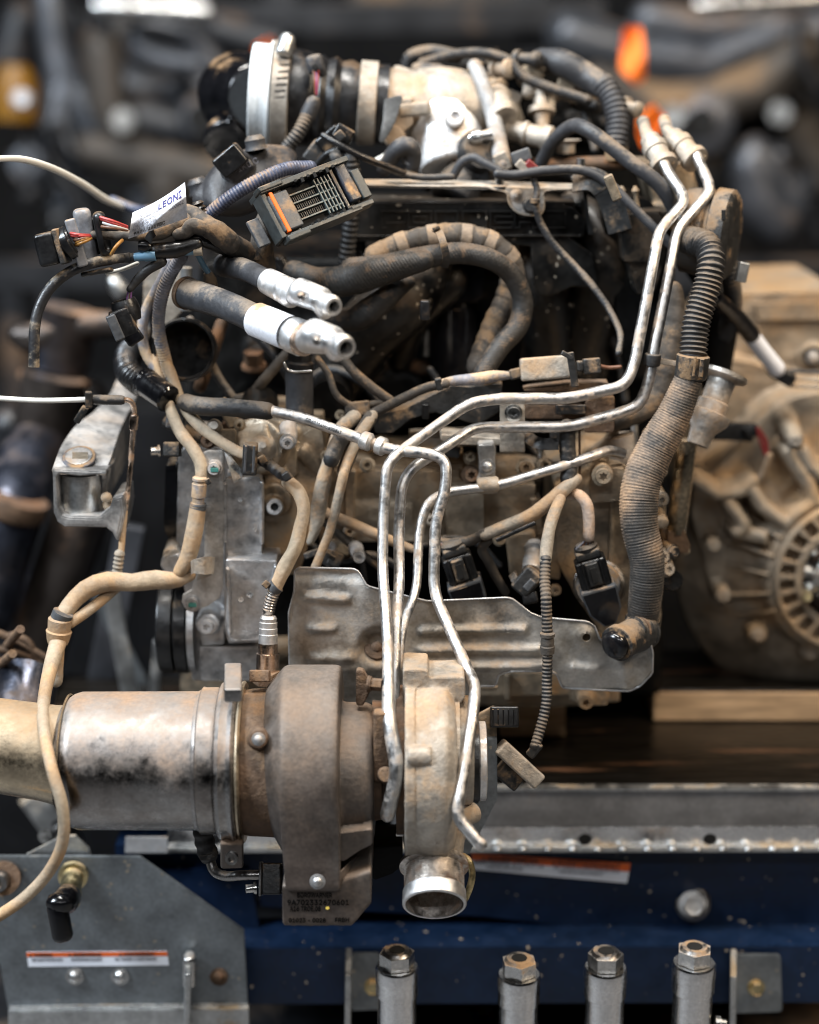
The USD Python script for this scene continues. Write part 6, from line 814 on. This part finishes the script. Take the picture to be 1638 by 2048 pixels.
t = thing('sensor_plug', 'dirty sensor and plug behind the hanging conduit at the shield edge', 'connector', P(1060, 1170, .0)); part(t, 'barrel', lathe(*L('i', (.02, -.01), 770, 720, 745, 850), [(0, 22), (.2, 24), (.3, 18), (.6, 20), (1, 18)], 28), 'cast_clean'); part(t, 'body', fbox(*L('i', -.02, 775, 850, 680, 960), 42, 40, 6), 'dusty_plastic'); part(t, 'latch', fbox(*L('i', -.04, 760, 900, 715, 950), 16, 12, 3), 'grey_plastic'); part(t, 'end', fbox(*L('i', -.025, 700, 1000, 780, 985), 24, 30, 4), 'black_plastic'); part(t, 'cap', lathe(*L('i', -.01, 655, 920, 690, 900), [(0, 20), (1, 22)], 20), 'dusty_plastic')
for k in range(5): E('bundle_wire', tube(L('i', (.0, .01), 290 + 14 * k, 730 - 3 * k, 275 + 12 * k, 715 - 3 * k, 250, 700 - 6 * k), 3, K=8), 'brown_wire')
# ---------------------------------------------------------------- upper left: connectors, loom, tag
t = thing('control_unit_plug', 'large black multi pin connector with orange latch and open pin field', 'connector', P(610, 410, .0))
AX = unit(P(*C('b', 1200, 1200)[0], .03) - P(*C('b', 480, 1480)[0], -.03)); UPV = unit(P(*C('b', 480, 1320)[0], -.01) - P(*C('b', 610, 1740)[0], -.03)); NV = unit(np.cross(AX, UPV)); UPV = np.cross(NV, AX); NV = NV if NV[1] < 0 else -NV; O = (P(*C('b', 480, 1330)[0], -.012) + P(*C('b', 620, 1740)[0], -.03)) / 2; U = S(O) / 3.9
Rk = np.stack([AX, UPV, NV], 1)
def kb(name, u0, u1, v0, v1, w0, w1, m, b=None, label=None, par=None): # u along, v up, w towards the viewer, in zoomed pixels
    bx = cbox((u1 - u0) * U, (v1 - v0) * U, (w1 - w0) * U, None if b is None else b * U); return part(par or t, name, place(bx, O + Rk @ (V((u0 + u1) / 2, (v0 + v1) / 2, (w0 + w1) / 2) * U), Rk), m, 30, label)
kb('back_shell', 20, 790, -205, 205, -190, -40, 'black_plastic', 12); kb('top_wall', -10, 830, 180, 226, -190, 60, 'grey_shell', 6); kb('bottom_wall', 60, 740, -226, -190, -150, 60, 'grey_shell', 6); kb('side_wall', -10, 40, -200, 200, -150, 30, 'grey_shell', 8); kb('side_wall', 640, 672, -200, 190, -150, 20, 'black_plastic', 6)
kb('end_block', 30, 215, -165, 150, -40, 48, 'grey_plastic', 14); kb('orange_latch', 50, 84, -178, 168, 0, 58, 'orange', 8, 'orange locking strip'); kb('top_lip', -20, 200, 190, 236, -60, 75, 'grey_shell', 12); kb('bottom_lip', 20, 230, -250, -200, -60, 70, 'grey_shell', 12); kb('pin_floor', 215, 645, -180, 180, -60, -30, 'hole_black', 4)
kb('end_cover', 690, 800, -140, 190, -60, 40, 'blue_black', 20); kb('end_plate', 800, 880, -150, 100, -40, 50, 'grey_shell', 8); kb('lower_rail', 640, 860, -215, -175, -60, 60, 'grey_shell', 6); kb('rear_tab', -150, -40, -170, 60, -150, -110, 'grey_plastic', 10, 'grey side tab')
for v in (-110, -40, 30, 100): kb('bar', 220, 640, v - 7, v + 7, -45, 6, 'bar_grey', 3)
for v in (-75, -5, 65):
    for k in range(22): kb('pin', 240 + 18 * k, 247 + 18 * k, v - 20, v + 20, -40, -18 + (k % 2) * 3, 'pin_dark', 1)
for k in range(5): kb('fin', 480 + 34 * k, 492 + 34 * k, -150, 150, -40, 12, 'bar_grey', 2)
for k in range(7): kb('notch', 300 + 60 * k, 326 + 60 * k, 172 - (k % 2) * 22, 192, -20, 61, 'hole_black', 1); kb('notch', 260 + 62 * k, 284 + 62 * k, -196, -178 + (k % 2) * 12, -20, 61, 'hole_black', 1)
t = thing('breather_box', 'black plastic breather box with square cap left of the multi pin connector', 'housing', P(500, 400, .1))
part(t, 'shell', cast([hull(np.vstack([vf(Manifold.sphere(r * S(P(*C('b', x, y)[0], Y)), 16).translate(tuple(P(*C('b', x, y)[0], Y))))[0] for x, y, r, Y in ((120, 1380, 26, .10), (150, 1300, 34, .11), (260, 1220, 44, .12), (500, 1100, 34, .14), (640, 1110, 34, .15), (420, 1330, 40, .11), (160, 1440, 24, .09), (660, 1230, 26, .13), (300, 1420, 30, .1))])), cyl(P(*C('b', 40, 1380)[0], .12), P(*C('b', 130, 1420)[0], .11), .02)], .006, 7), 'dusty_cover', 60)
part(t, 'cap', fbox(*L('b', .08, 150, 1170, 330, 1020), 46, 44, 6), 'black_plastic', label='square cap'); part(t, 'cap_base', fbox(*L('b', .10, 200, 1250, 400, 1080), 40, 40, 8), 'dusty_cover'); part(t, 'fitting', lathe(*L('b', .12, 420, 900, 440, 1010), [(0, 14), (.3, 21), (.7, 20), (1, 24)], 28), 'grey_rubber'); part(t, 'side_neck', lathe(*L('t', .12, 980, 40, 1040, 220), [(0, 14), (.3, 22), (.6, 20), (1, 24)], 28), 'dusty_cover'); part(t, 'scratch_print', lettering('1K0 C', P(*C('b', 300, 1190)[0], .088), P(*C('b', 420, 1130)[0], .088) - P(*C('b', 300, 1190)[0], .088), (0, 0, 1), .006, .0002), 'print_grey', False)
part(t, 'clip', lathe(*L('t', .03, 990, 320, 1040, 460), [(0, 9), (.2, 14), (.4, 10), (.6, 14), (.8, 10), (1, 14)], 20), 'black_plastic')
solo('blue_conduit', 'blue grey ribbed conduit running up in front of the breather box', 'conduit', corrugated(L('b', (.06, .05, .05, .06, .08), 30, 1560, 160, 1440, 330, 1320, 520, 1220, 680, 1160, 860, 1150), 14, pitch=6.5, depth=.09, K=28), 'blue_conduit', 60)
t = thing('hose_lead', 'ribbed conduit with red wires and small grey plug standing before the white flange', 'cable', P(590, 290, .18)); part(t, 'conduit', corrugated(L('b', (.17, .17, .18), 660, 1020, 770, 880, 850, 720), 15, pitch=8, depth=.12, K=22), 'dusty_rubber', 60); part(t, 'boot', lathe(*L('b', .18, 835, 760, 905, 600), [(0, 15), (.1, 17), (.8, 15), (1, 8)], 24), 'grey_rubber'); part(t, 'plug', cast([MF(*fbox(*L('b', .2, 880, 270, 920, 420), 36, 36, 9)), MF(*fbox(*L('b', .2, 930, 340, 965, 440), 18, 22, 5))], .004, 3), 'grey_rubber'); part(t, 'socket', fbox(*L('b', .18, 885, 345, 915, 395), 12, 14, 3), 'hole_black')
for k, m in enumerate(('brown_wire', 'red_wire', 'violet_wire', 'red_wire')): part(t, 'wire', tube(L('b', (.185, .18, .18), 885 + 12 * k, 400, 892 + 9 * k, 470, 900 + 3 * k, 580), 2.4, K=8), m)
t = thing('sensor_plug', 'black sensor plug with cable tie beside the throttle hose', 'connector', P(670, 290, .13)); part(t, 'body', fbox(*L('b', .14, 940, 1010, 1110, 870), 42, 40, 6), 'black_plastic'); part(t, 'head', fbox(*L('b', .13, 1050, 850, 1190, 930), 32, 30, 5), 'black_plastic'); part(t, 'latch', fbox(*L('b', .115, 1060, 930, 1120, 880), 20, 10, 3), 'dusty_plastic'); part(t, 'rear', fbox(*L('b', .14, 840, 1110, 960, 960), 34, 30, 6), 'dusty_plastic'); part(t, 'cable', tube(L('b', (.12, .11, .12, .14), 960, 900, 1080, 970, 1250, 1060, 1420, 1130, 1600, 1200), 6.5, K=16), 'clean_rubber'); part(t, 'cable', tube(L('b', (.13, .12, .12), 900, 1140, 1000, 1040, 1130, 1010, 1200, 1060), 7, K=16), 'clean_rubber'); part(t, 'coil', lathe(*L('b', .12, 1030, 1100, 1110, 1060), [(0, 14), (.3, 19), (.7, 19), (1, 14)], 24), 'dusty_rubber')
E('cable_run', tube(L('c', (.14, .14, .14), -20, 620, 60, 655, 150, 672, 280, 668), 7, K=14), 'dusty_rubber')
# taped loom body with tag
t = thing('wiring_loom', 'tan cloth taped loom trunk below the white tag with braided end', 'cable loom', P(400, 450, .02)); part(t, 'trunk', wrapped(L('t', (.02, .01, .0, .01), 870, 420, 980, 480, 1100, 600, 1260, 710, 1400, 830), (12, 15, 21, 24, 22), pitch=30, depth=.10, K=36, lump=.07), 'cloth_tape', 60); part(t, 'braided_end', braided(L('t', (.01, .02, .03), 1380, 820, 1480, 880, 1620, 960), 22, cell=5, K=40), 'braid', 60); part(t, 'branch', wrapped(L('t', (.0, .0, .0), 1060, 640, 940, 620, 860, 690, 760, 720), (16, 17, 14, 12), pitch=26, K=28, lump=.08), 'cloth_tape', 60)
part(t, 'stalk', wrapped(L('e', (.04, .03, .04), 330, -60, 300, 40, 290, 130, 300, 230), (18, 23, 24, 24), pitch=34, K=28, lump=.09), 'cloth_tape', 60); part(t, 'stalk_tie', lathe(*L('b', .035, 440, 1780, 445, 1860), [(0, 26), (1, 27)], 28), 'dusty_plastic'); part(t, 'branch', tube(L('t', (.01, .02, .03), 780, 770, 950, 760, 1100, 820, 1300, 900, 1500, 980), 11, K=18), 'clean_rubber')
t = thing('wiring_loom', 'wrinkled grey taped loom leading left under the white tag to the two plugs', 'cable loom', P(250, 480, .0)); part(t, 'sleeve', wrapped(L('t', (.01, .0, -.01, -.01), 860, 560, 700, 620, 540, 690, 300, 730, 100, 735, -120, 735, -260, 725), (16, 17, 17, 13, 10, 9, 8), pitch=22, depth=.06, K=26, lump=.14), 'cloth_tape', 60); part(t, 'tape_tail', ribbon(catmull(L('t', (-.01, -.02), 400, 800, 430, 740, 480, 690), .003), .008, .001), 'dusty_plastic')
t = thing('paper_tag', 'white paper tag with printed maker name folded round the loom', 'tag', P(310, 440, -.02))
gu, gv = np.linspace(0, 1, 28), np.linspace(0, 1, 14); tl, tr_, brr, bl = V(215, 455), V(848, 85), V(880, 520), V(160, 775)
def tagp(u, v, d=0):
    q = (tl * (1 - u) + tr_ * u) * (1 - v) + (bl * (1 - u) + brr * u) * v; q = q + V(10, 26) * math.sin(math.pi * u) * (1 - v); Y = -.018 - .012 * math.sin(math.pi * v) - .006 * u + .004 * math.sin(7 * u + 2 * v) * v + .003 * math.sin(13 * u * v)
    return P(*C('t', *q)[0], Y - d)
gr = np.array([[tagp(u, v) for v in gv] for u in gu]); v1 = gr.reshape(-1, 3); v2 = v1 + V(0, .0006, 0); ii = np.arange(27)[:, None] * 14 + np.arange(13)[None]; qd = np.stack([ii, ii + 1, ii + 15, ii + 14], -1).reshape(-1, 4); f1 = np.vstack([qd[:, :3], qd[:, [0, 2, 3]]]); part(t, 'sheet', (np.vstack([v1, v2]), np.vstack([f1, f1[:, ::-1] + len(v1)])), 'paper', True)
def ontag(s, u0, v0, u1, h, m, bold=False):
    mt = meshkit.text_mesh(s, 1.0, .02, bold); w = mt.vertices[:, 0].max(); mt = mt.subdivide() if len(mt.faces) < 400 else mt; v = np.array(mt.vertices); part(t, 'lettering', (np.array([tagp(u0 + (u1 - u0) * a / w, v0 - h * b, .0011 + .0003 * (c > .01)) for a, b, c in v]), np.array(mt.faces)), m, False)
ontag('LEONI', .47, .34, .92, .20, 'print_blue', True); ontag('00002', .74, .56, .95, .11, 'print_grey', True)
for k, (s, a, b) in enumerate((('TEIL 9A7', .12, .30), ('971 072 H WIRING HARNESS', .06, .52), ('DATUM 14 CHARGE 2207', .06, .56), ('PRUEF OK 118', .06, .44), ('9A7.972.619', .05, .36))): ontag(s, a, .26 + .13 * k, b, .085, 'print_grey')
ontag('9A7971619BC', .08, .94, .62, .11, 'print_black', True)
# the two plugs at far left
def rbox(t, name, p0, p1, w, d, m, b=4): return part(t, name, fbox(p0, p1, w, d, b), m, 30)
t = thing('wiring_plug', 'black square plug with red and orange wires hanging at the far left', 'connector', P(105, 500, -.03)); rbox(t, 'body', *L('d', -.03, 255, 400, 390, 370), 66, 60, 'black_plastic', b=8); rbox(t, 'flange', *L('d', -.03, 385, 372, 425, 362), 72, 64, 'dusty_plastic', b=4); part(t, 'neck', lathe(*L('d', -.03, 420, 362, 480, 330), [(0, 30), (.2, 34), (.8, 34), (.85, 28), (1, 27)], 36), 'black_plastic')
for k, (m, a) in enumerate((('red_wire', (465, 285, 520, 295, 585, 298)), ('red_wire', (470, 300, 530, 302, 590, 306)), ('orange_wire', (500, 345, 545, 325, 590, 312)), ('orange_wire', (500, 360, 550, 340, 595, 318)), ('brown_wire', (490, 330, 540, 318, 590, 310)), ('red_wire', (660, 180, 740, 205, 830, 240)), ('red_wire', (665, 190, 745, 220, 830, 252)), ('brown_wire', (670, 240, 750, 250, 830, 262)), ('white_wire', (680, 215, 750, 235, 830, 258)), ('orange_wire', (730, 420, 760, 370, 800, 330)))): part(t, 'wire', tube(L('d', (-.035, -.04, -.03), *a), 3.6, K=8), m)
t = thing('wiring_plug', 'flat grey and black plug housing between the far left plug and the white tag', 'connector', P(180, 480, .0)); part(t, 'grey_shell', cast([MF(*fbox(*L('d', .0, 530, 120, 590, 490), 36, 50, 9))], .004, 3), 'plug_grey', label='light grey worn shell'); part(t, 'shell_front', fbox(*L('d', -.03, 455, 190, 545, 500), 22, 20, 4), 'plug_grey'); part(t, 'rim', cast([MF(*fbox(*L('d', -.01, 640, 140, 700, 430), 26, 52, 10))], .004, 3, cut=[MF(*fbox(*L('d', -.012, 668, 170, 715, 400), 16, 46, 6))]), 'black_plastic'); part(t, 'lower_lip', fbox(*L('d', -.01, 540, 555, 735, 520), 10, 40, 4), 'dusty_plastic'); part(t, 'spacer', fbox(*L('d', .01, 600, 180, 640, 420), 20, 40, 4), 'black_plastic')
solo('overflow_hose', 'short black rubber hose drooping at the far left with a cut open end', 'hose', tube(L('d', (.0, -.02, -.03, -.04, -.05), 830, 445, 740, 455, 600, 480, 460, 535, 340, 630, 265, 750, 230, 880, 222, 1160), (10, 11, 11, 11, 11), K=28, cap1='open'), 'scuffed_rubber', 60)
t = thing('hose_splice', 'black taped splice with blue connector tubes left of the upper hose fitting', 'connector', P(340, 500, .0)); part(t, 'wrap', wrapped(L('d', (.0, .0), 1010, 400, 1150, 390, 1290, 350), (16, 17, 13), pitch=30, K=26), 'black_plastic'); part(t, 'blue_tube', lathe(*L('d', -.005, 880, 440, 1020, 430), [(0, 8), (.05, 9), (.45, 9), (.5, 10.5), (1, 10.5)], 24), 'blue_sleeve'); part(t, 'blue_tube', lathe(*L('d', .0, 1210, 405, 1280, 400), [(0, 8), (1, 8)], 20), 'blue_sleeve'); part(t, 'tan_cap', lathe(*L('d', .0, 1270, 400, 1325, 398), [(0, 10), (1, 10)], 20), 'pale_tape'); part(t, 'blue_tube', tube(L('d', (.01, .03), 1300, 430, 1330, 490, 1370, 550), 6), 'blue_sleeve'); part(t, 'black_clip', lathe(*L('d', -.005, 910, 365, 990, 370), [(0, 12), (.5, 13), (1, 6)], 20), 'gloss_black'); part(t, 'band', lathe(*L('d', -.002, 820, 448, 885, 440), [(0, 10), (.5, 11), (.6, 9), (1, 9)], 20), 'dusty_rubber'); part(t, 'dark_end', lathe(*L('d', .03, 1360, 540, 1390, 640), [(0, 9), (.5, 14), (1, 12)], 20), 'cloth_tape'); part(t, 'white_tube', tube(L('d', .01, 700, 545, 800, 520, 900, 480), 4), 'white_tube')
t = thing('wiring_plug', 'small black plug with violet wires hanging below the drooping hose', 'connector', P(250, 640, .0)); rbox(t, 'body', *L('d', -.01, 770, 780, 850, 960), 44, 44, 'black_plastic', b=6); part(t, 'side', fbox(*L('d', -.02, 720, 820, 790, 980), 20, 30, 3), 'grey_plastic', label='grey worn side face'); part(t, 'collar', lathe(*L('d', -.005, 850, 860, 805, 720), [(0, 24), (.4, 29), (.8, 27), (1, 24), (1, 20), (.5, 19), (.5, 1)], 36, True, False), 'black_plastic'); rbox(t, 'end', *L('d', -.01, 830, 900, 900, 1000), 36, 40, 'gloss_black', b=5); part(t, 'lead', wrapped(L('d', (.0, .0, -.005), 1060, 470, 960, 530, 890, 600, 850, 650), (11, 10, 10, 7), pitch=30, K=20), 'dusty_rubber')
for k, m in enumerate(('violet_wire', 'print_grey', 'brown_wire', 'violet_wire')): part(t, 'wire', tube(L('d', -.005, 845 + 5 * k, 650, 835 + 7 * k, 700, 825 + 14 * k, 760), 2.4, K=8), m)
t = thing('ribbed_loom', 'sand dusted blue grey ribbed conduit running down from the splice to the head', 'conduit', P(330, 560, .03)); part(t, 'conduit', corrugated(L('d', (.02, .03, .04, .05), 1190, 440, 1130, 530, 1070, 660, 1040, 820, 1045, 950, 1075, 1080, 1120, 1250), (13, 13.5, 14, 13, 13, 13, 12), pitch=6, depth=.07, K=24), 'grey_sleeve', 60); part(t, 'second_tube', wrapped(L('d', (.05, .06, .06, .05), 1120, 460, 1030, 640, 960, 780, 930, 940, 960, 1080, 1030, 1180, 1090, 1230), (9, 10, 10, 11, 11, 10, 9), pitch=120, depth=.02, K=20, lump=.12), 'grey_sleeve', 60); part(t, 'third_tube', tube(L('d', (.06, .08, .07), 1020, 680, 985, 840, 960, 980), 10, K=16), 'dusty_rubber')
solo('white_tube', 'thin white plastic tube curving in from the upper left edge', 'tube', tube(L('o', (-.05, .02, .1, .2, .3), -20, 318, 40, 318, 100, 335, 160, 365, 210, 398, 250, 415), (6, 7.5, 7.5, 7.5, 6), K=18), 'white_tube'); solo('grey_hose', 'soft grey hose continuing behind the white tube toward the tag', 'hose', tube(L('o', (.3, .28, .25), 225, 400, 280, 420, 330, 415), 9, K=18), 'blue_conduit')
# ---------------------------------------------------------------- mount bracket at the left with its pipe
t = thing('mount_bracket', 'bent pressed steel mount bracket with bushing and oval hole at left', 'bracket', P(170, 1050, .0))
Ls = L('r', (.26, .20, .14, .08, .04, .0, -.02), 600, 560, 560, 640, 480, 725, 385, 800, 320, 890, 285, 970, 266, 1026); Rs = L('r', (.26, .20, .15, .09, .05, .01, -.005), 700, 600, 690, 665, 650, 740, 610, 830, 588, 900, 562, 975, 540, 1030)
part(t, 'top_plate', strip(dens(Ls), dens(Rs), (0, .003, -.005)), 'bracket_steel', 60); part(t, 'side_wall', strip(dens(L('r', (.20, .15, .09, .05, .01, -.003), 690, 667, 650, 742, 610, 832, 588, 902, 562, 977, 541, 1032)), dens(L('r', (.20, .16, .12, .09, .05, .03), 690, 900, 640, 1000, 600, 1080, 570, 1140, 560, 1190, 548, 1200)), (-.004, 0, 0)), 'cast_clean', 60)
fr = slab('r', -.024, .04, 266, 1020, 540, 1032, 545, 1048, 400, 1060, 305, 1045, 295, 1060, 303, 1215, 322, 1248, 350, 1258, 510, 1262, 560, 1220, 575, 1170, 630, 1150, 640, 1240, 622, 1330, 606, 1392, 590, 1382, 572, 1345, 540, 1322, 330, 1318, 292, 1292, 272, 1245, r=.006, bev=.004); part(t, 'front_loop', fr, 'bracket_steel', 50)
part(t, 'bushing', lathe(P(*C('r', 408, 1036)[0], .006), P(*C('r', 408, 1258)[0], .006), [(0, 42), (1, 42)], 56), 'galvanised'); c = P(*C('r', 405, 962)[0], .004); nrm = unit(V(0, -.45, .89)); part(t, 'oval_hole', lathe(c - nrm * .001, c + nrm * .0025, [(0, 34), (.7, 34), (1, 31)], 40), 'rubber_rim'); part(t, 'hole_insert', (lathe(c + nrm * .002, c + nrm * .0034, [(0, 27), (.8, 27), (1, 24)], 40)), 'dark_zinc'); part(t, 'slot', fbox(*(L('r', .0, 372, 963, 452, 963) + nrm * .0030), 15, 2, .5), 'cast_dirty'); part(t, 'weld', cast([Manifold.sphere(.0075, 16).translate(tuple(P(*C('r', 560, 1200)[0], -.0))), Manifold.sphere(.006, 16).translate(tuple(P(*C('r', 545, 1165)[0], -.01)))], .003, 3, .001), 'sand_sleeve')
t = thing('vent_pipe', 'thin steel pipe bending down the right side of the mount bracket to the sand hose', 'pipe', P(240, 1140, .0)); part(t, 'pipe', tube(L('r', (-.01, -.01, -.005, .0, .0, -.01), 630, 665, 665, 668, 685, 700, 690, 760, 682, 830, 662, 1080, 640, 1240), 5.5, K=16), 'copper_steel'); part(t, 'collar', lathe(*L('r', -.006, 688, 740, 682, 822), [(0, 7), (.08, 9), (.9, 9), (1, 6)], 20), 'copper_steel'); part(t, 'white_sleeve', tube(L('r', (-.01, -.015, -.02), 638, 1235, 628, 1350, 618, 1470), 6.5, K=16), 'sand_sleeve'); part(t, 'crimp', corrugated(L('r', -.02, 612, 1455, 600, 1545), 11, pitch=9, depth=.2, K=20), 'pale_tape'); part(t, 'rubber_joint', lathe(*L('r', -.012, 478, 664, 636, 666), [(0, 9), (.02, 10), (.9, 10), (1, 8)], 24), 'dusty_rubber'); part(t, 'clip', fbox(*L('r', -.015, 453, 622, 455, 705), 14, 18, 3), 'dusty_plastic'); part(t, 'clip_tail', cast([MF(*fbox(*L('r', .0, 440, 700, 390, 780), 14, 12, 3))], .004, 2), 'dusty_plastic'); part(t, 'white_tube', tube(L('r', -.015, -40, 655, 200, 668, 440, 663), 5.2, K=14), 'white_tube')
# ---------------------------------------------------------------- gearbox at right, out of focus
gb = thing('gearbox', 'large dusty cast gearbox with ribbed bell housing standing on timber at right, out of focus', 'gearbox', P(1600, 1310, .35)); cx, cy = C('n', 1265, 1490)[0]
YB2 = .26; c0 = P(cx, cy, YB2)
body = [slab('n', .42, .7, 735, 70, 1250, 55, 1250, 800, 800, 800, 620, 560, 560, 400, 640, 260), slab('n', .36, .7, 560, 400, 760, 420, 1250, 560, 1250, 1000, 700, 1000, 470, 900), slab('n', YB2 + .02, .6, 480, 960, 560, 1000, 700, 860, 900, 655, 1000, 605, 1250, 560, 1250, 1950, 1050, 1940, 1000, 1890, 880, 1850, 780, 1845, 735, 1770, 640, 1665, 560, 1560, 530, 1400, 470, 1200),
        MF(*lathe(c0 + V(0, .06, 0), c0 + V(0, -.02, 0), [(0, 330), (.3, 280), (.75, 180), (1, 165)], 72)), MF(*lathe(P(*C('n', 925, 660)[0], .30), P(*C('n', 1000, 825)[0], .235), [(0, 26), (.8, 20), (.82, 17), (1, 17)], 24)), MF(*lathe(P(*C('n', 700, 1290)[0], .26), P(*C('n', 860, 1320)[0], .24), [(0, 17), (1, 15)], 20)),
        *[boss(*C('n', x, y)[0], .25, .35, r) for x, y, r in ((580, 1355, 14), (630, 1615, 16), (810, 1815, 20), (1075, 1905, 20))], cyl(P(*C('n', 620, 1060)[0], .3), P(*C('n', 540, 1040)[0], .3), .02), MF(*lathe(P(*C('n', 1090, 400)[0], .46), P(*C('n', 1090, 395)[0], .40), [(0, 34), (1, 26)], 24))]
for ribp in ((960, 880, 1010, 960, 1075, 1050, 1100, 1130, 1000, 1200, 960, 1250), (1040, 880, 1080, 950, 1200, 1050), (780, 1070, 830, 1160, 945, 1245), (660, 1140, 740, 1260, 700, 1290), (1100, 1130, 1250, 1160), (500, 1030, 600, 1095, 720, 1080, 780, 1030)):
    q = L('n', .245, *ribp); body += [Manifold.batch_hull([Manifold.sphere(.0085, 10).translate(tuple(a)), Manifold.sphere(.0085, 10).translate(tuple(b)), Manifold.sphere(.013, 10).translate(tuple(a + V(0, .05, 0))), Manifold.sphere(.012, 10).translate(tuple(b + V(0, .05, 0)))]) for a, b in zip(q, q[1:])]
cuts = [cyl(c0 + V(0, -.09, 0), c0 + V(0, .03, 0), 150 * S(c0), n=64)]
wr = MF(*lathe(c0 + V(0, .02, 0), c0 + V(0, -.028, 0), [(0, 168), (.4, 162), (.95, 156), (1, 153)], 96)) - cyl(c0 + V(0, -.09, 0), c0 + V(0, .05, 0), 100 * S(c0), n=64); wc = []
for k in range(26):
    an = math.radians(90 + 13.85 * k); rr = 129 * S(c0); o = c0 + V(math.cos(an) * rr, -.03, math.sin(an) * rr); wc.append(cbox(.019, .036, .0135, .003).rotate((0, -math.degrees(an), 0)).translate(tuple(o)))
part(gb, 'window_ring', cast([wr], .004, 2, cut=wc), 'cast_tan_far', 40, label='ring with square windows round the hub')
for k in range(26):
    an = math.radians(90 + 13.85 * (k + .5))
    if math.cos(an) < -.75: e0, e1 = c0 + V(math.cos(an), 0, math.sin(an)) * 158 * S(c0) + V(0, -.018, 0), c0 + V(math.cos(an), 0, math.sin(an)) * (230 + 30 * (k % 2)) * S(c0) + V(0, .022, 0); part(gb, 'radial_rib', fbox(e0, e1, 8, 26, 3), 'cast_tan_far')
part(gb, 'housing', cast(body, .006, 4, .0015, cut=cuts), 'cast_tan_far', 60); part(gb, 'label_panel', slab('n', .414, .42, 790, 120, 1250, 110, 1250, 205, 815, 210), 'cast_tan_far', label='raised panel on the top box'); part(gb, 'top_cap', fbox(*L('n', .5, 880, 52, 1090, 45), 14, 60, 6), 'rust'); part(gb, 'drain_boss', lathe(P(*C('n', 1092, 395)[0], .41), P(*C('n', 1092, 395)[0], .39), [(0, 22), (1, 20)], 24), 'dark_core'); bolt(gb, *C('n', 1092, 395)[0], .388, 13, 'dome', m='cast_clean')
hb = part(gb, 'hub', lathe(c0 + V(0, -.005, 0), c0 + V(0, -.03, 0), [(0, 100), (.3, 96), (.5, 70), (1, 60)], 56), 'brown_steel'); 
for a in (150, 180, 205, 130): bolt(gb, cx + 82 * math.cos(math.radians(a)), cy - 82 * math.sin(math.radians(a)), YB2 - .02, 14, 'dome', m='zinc')
part(hb, 'steel_boss', lathe(c0 + V(-.02, -.02, 0), c0 + V(-.02, -.045, .0), [(0, 52), (.6, 50), (1, 30)], 40), 'zinc'); part(gb, 'gold_bolt', lathe(P(*C('n', 1062, 1620)[0], YB2 - .02), P(*C('n', 1060, 1622)[0], YB2 - .04), [(0, 12), (1, 9)], 16), 'yellow_zinc')
for x, y in ((580, 1355), (630, 1615), (810, 1815), (1075, 1905), (1000, 822)): bolt(gb, *C('n', x, y)[0], .248 if x != 1000 else .232, 13, 'torx', m='cast_tan')
t = thing('gearbox_lead', 'black plug with dull red wires and tan conduit on the gearbox', 'cable', P(1540, 930, .25)); part(t, 'plug', fbox(*L('n', .26, 550, 770, 780, 780), 38, 40, 5), 'black_plastic'); part(t, 'plug_end', fbox(*L('n', .25, 740, 790, 810, 760), 26, 30, 4), 'black_plastic')
for a in ((805, 755, 835, 820, 855, 900), (808, 755, 850, 820, 860, 900), (803, 760, 820, 830, 850, 905)): part(t, 'wire', tube(L('n', .24, *a), 2.6, K=8), 'red_plastic')
part(t, 'conduit', corrugated(L('n', (.24, .25, .26), 865, 900, 830, 990, 760, 1070, 650, 1110, 540, 1090), 7.5, pitch=5.5, depth=.14, K=16), 'pale_tape', 60)
t = thing('selector_cable', 'black cable with white wrapped section ending in a forked bracket on the gearbox', 'cable', P(1540, 740, .2)); part(t, 'sleeve', wrapped(L('n', (.12, .18, .22), 590, 90, 680, 170, 775, 280), (14, 18, 18), pitch=8, depth=.05, K=20), 'clean_rubber'); part(t, 'white_wrap', wrapped(L('n', (.22, .24), 765, 275, 830, 360, 905, 455), 17, pitch=10, depth=.03, K=24), 'label_white'); part(t, 'boot', cast([MF(*fbox(*L('n', .25, 870, 450, 990, 520), 30, 40, 8))], .005, 3), 'black_plastic')
for dy in (0, 40, 75): part(t, 'fork', fbox(*L('n', .26, 960, 465 + dy, 1220, 475 + dy), 8, 10, 2), 'cast_tan' if dy else 'grey_plastic')
solo('corrugated_hose', 'second black corrugated hose dropping behind the round housing at right', 'hose', corrugated(L('f', (.14, .16, .2, .24), 1150, 40, 1185, 200, 1195, 350, 1150, 500, 1100, 620), 19, pitch=9, depth=.14, K=24), 'dusty_rubber', 60)
solo('vertical_duct', 'dark curved duct behind the right frame', 'duct', tube(L('o', (.24, .22, .22), 1390, 520, 1440, 600, 1430, 760), (30, 34, 30), K=24), 'dark_core')
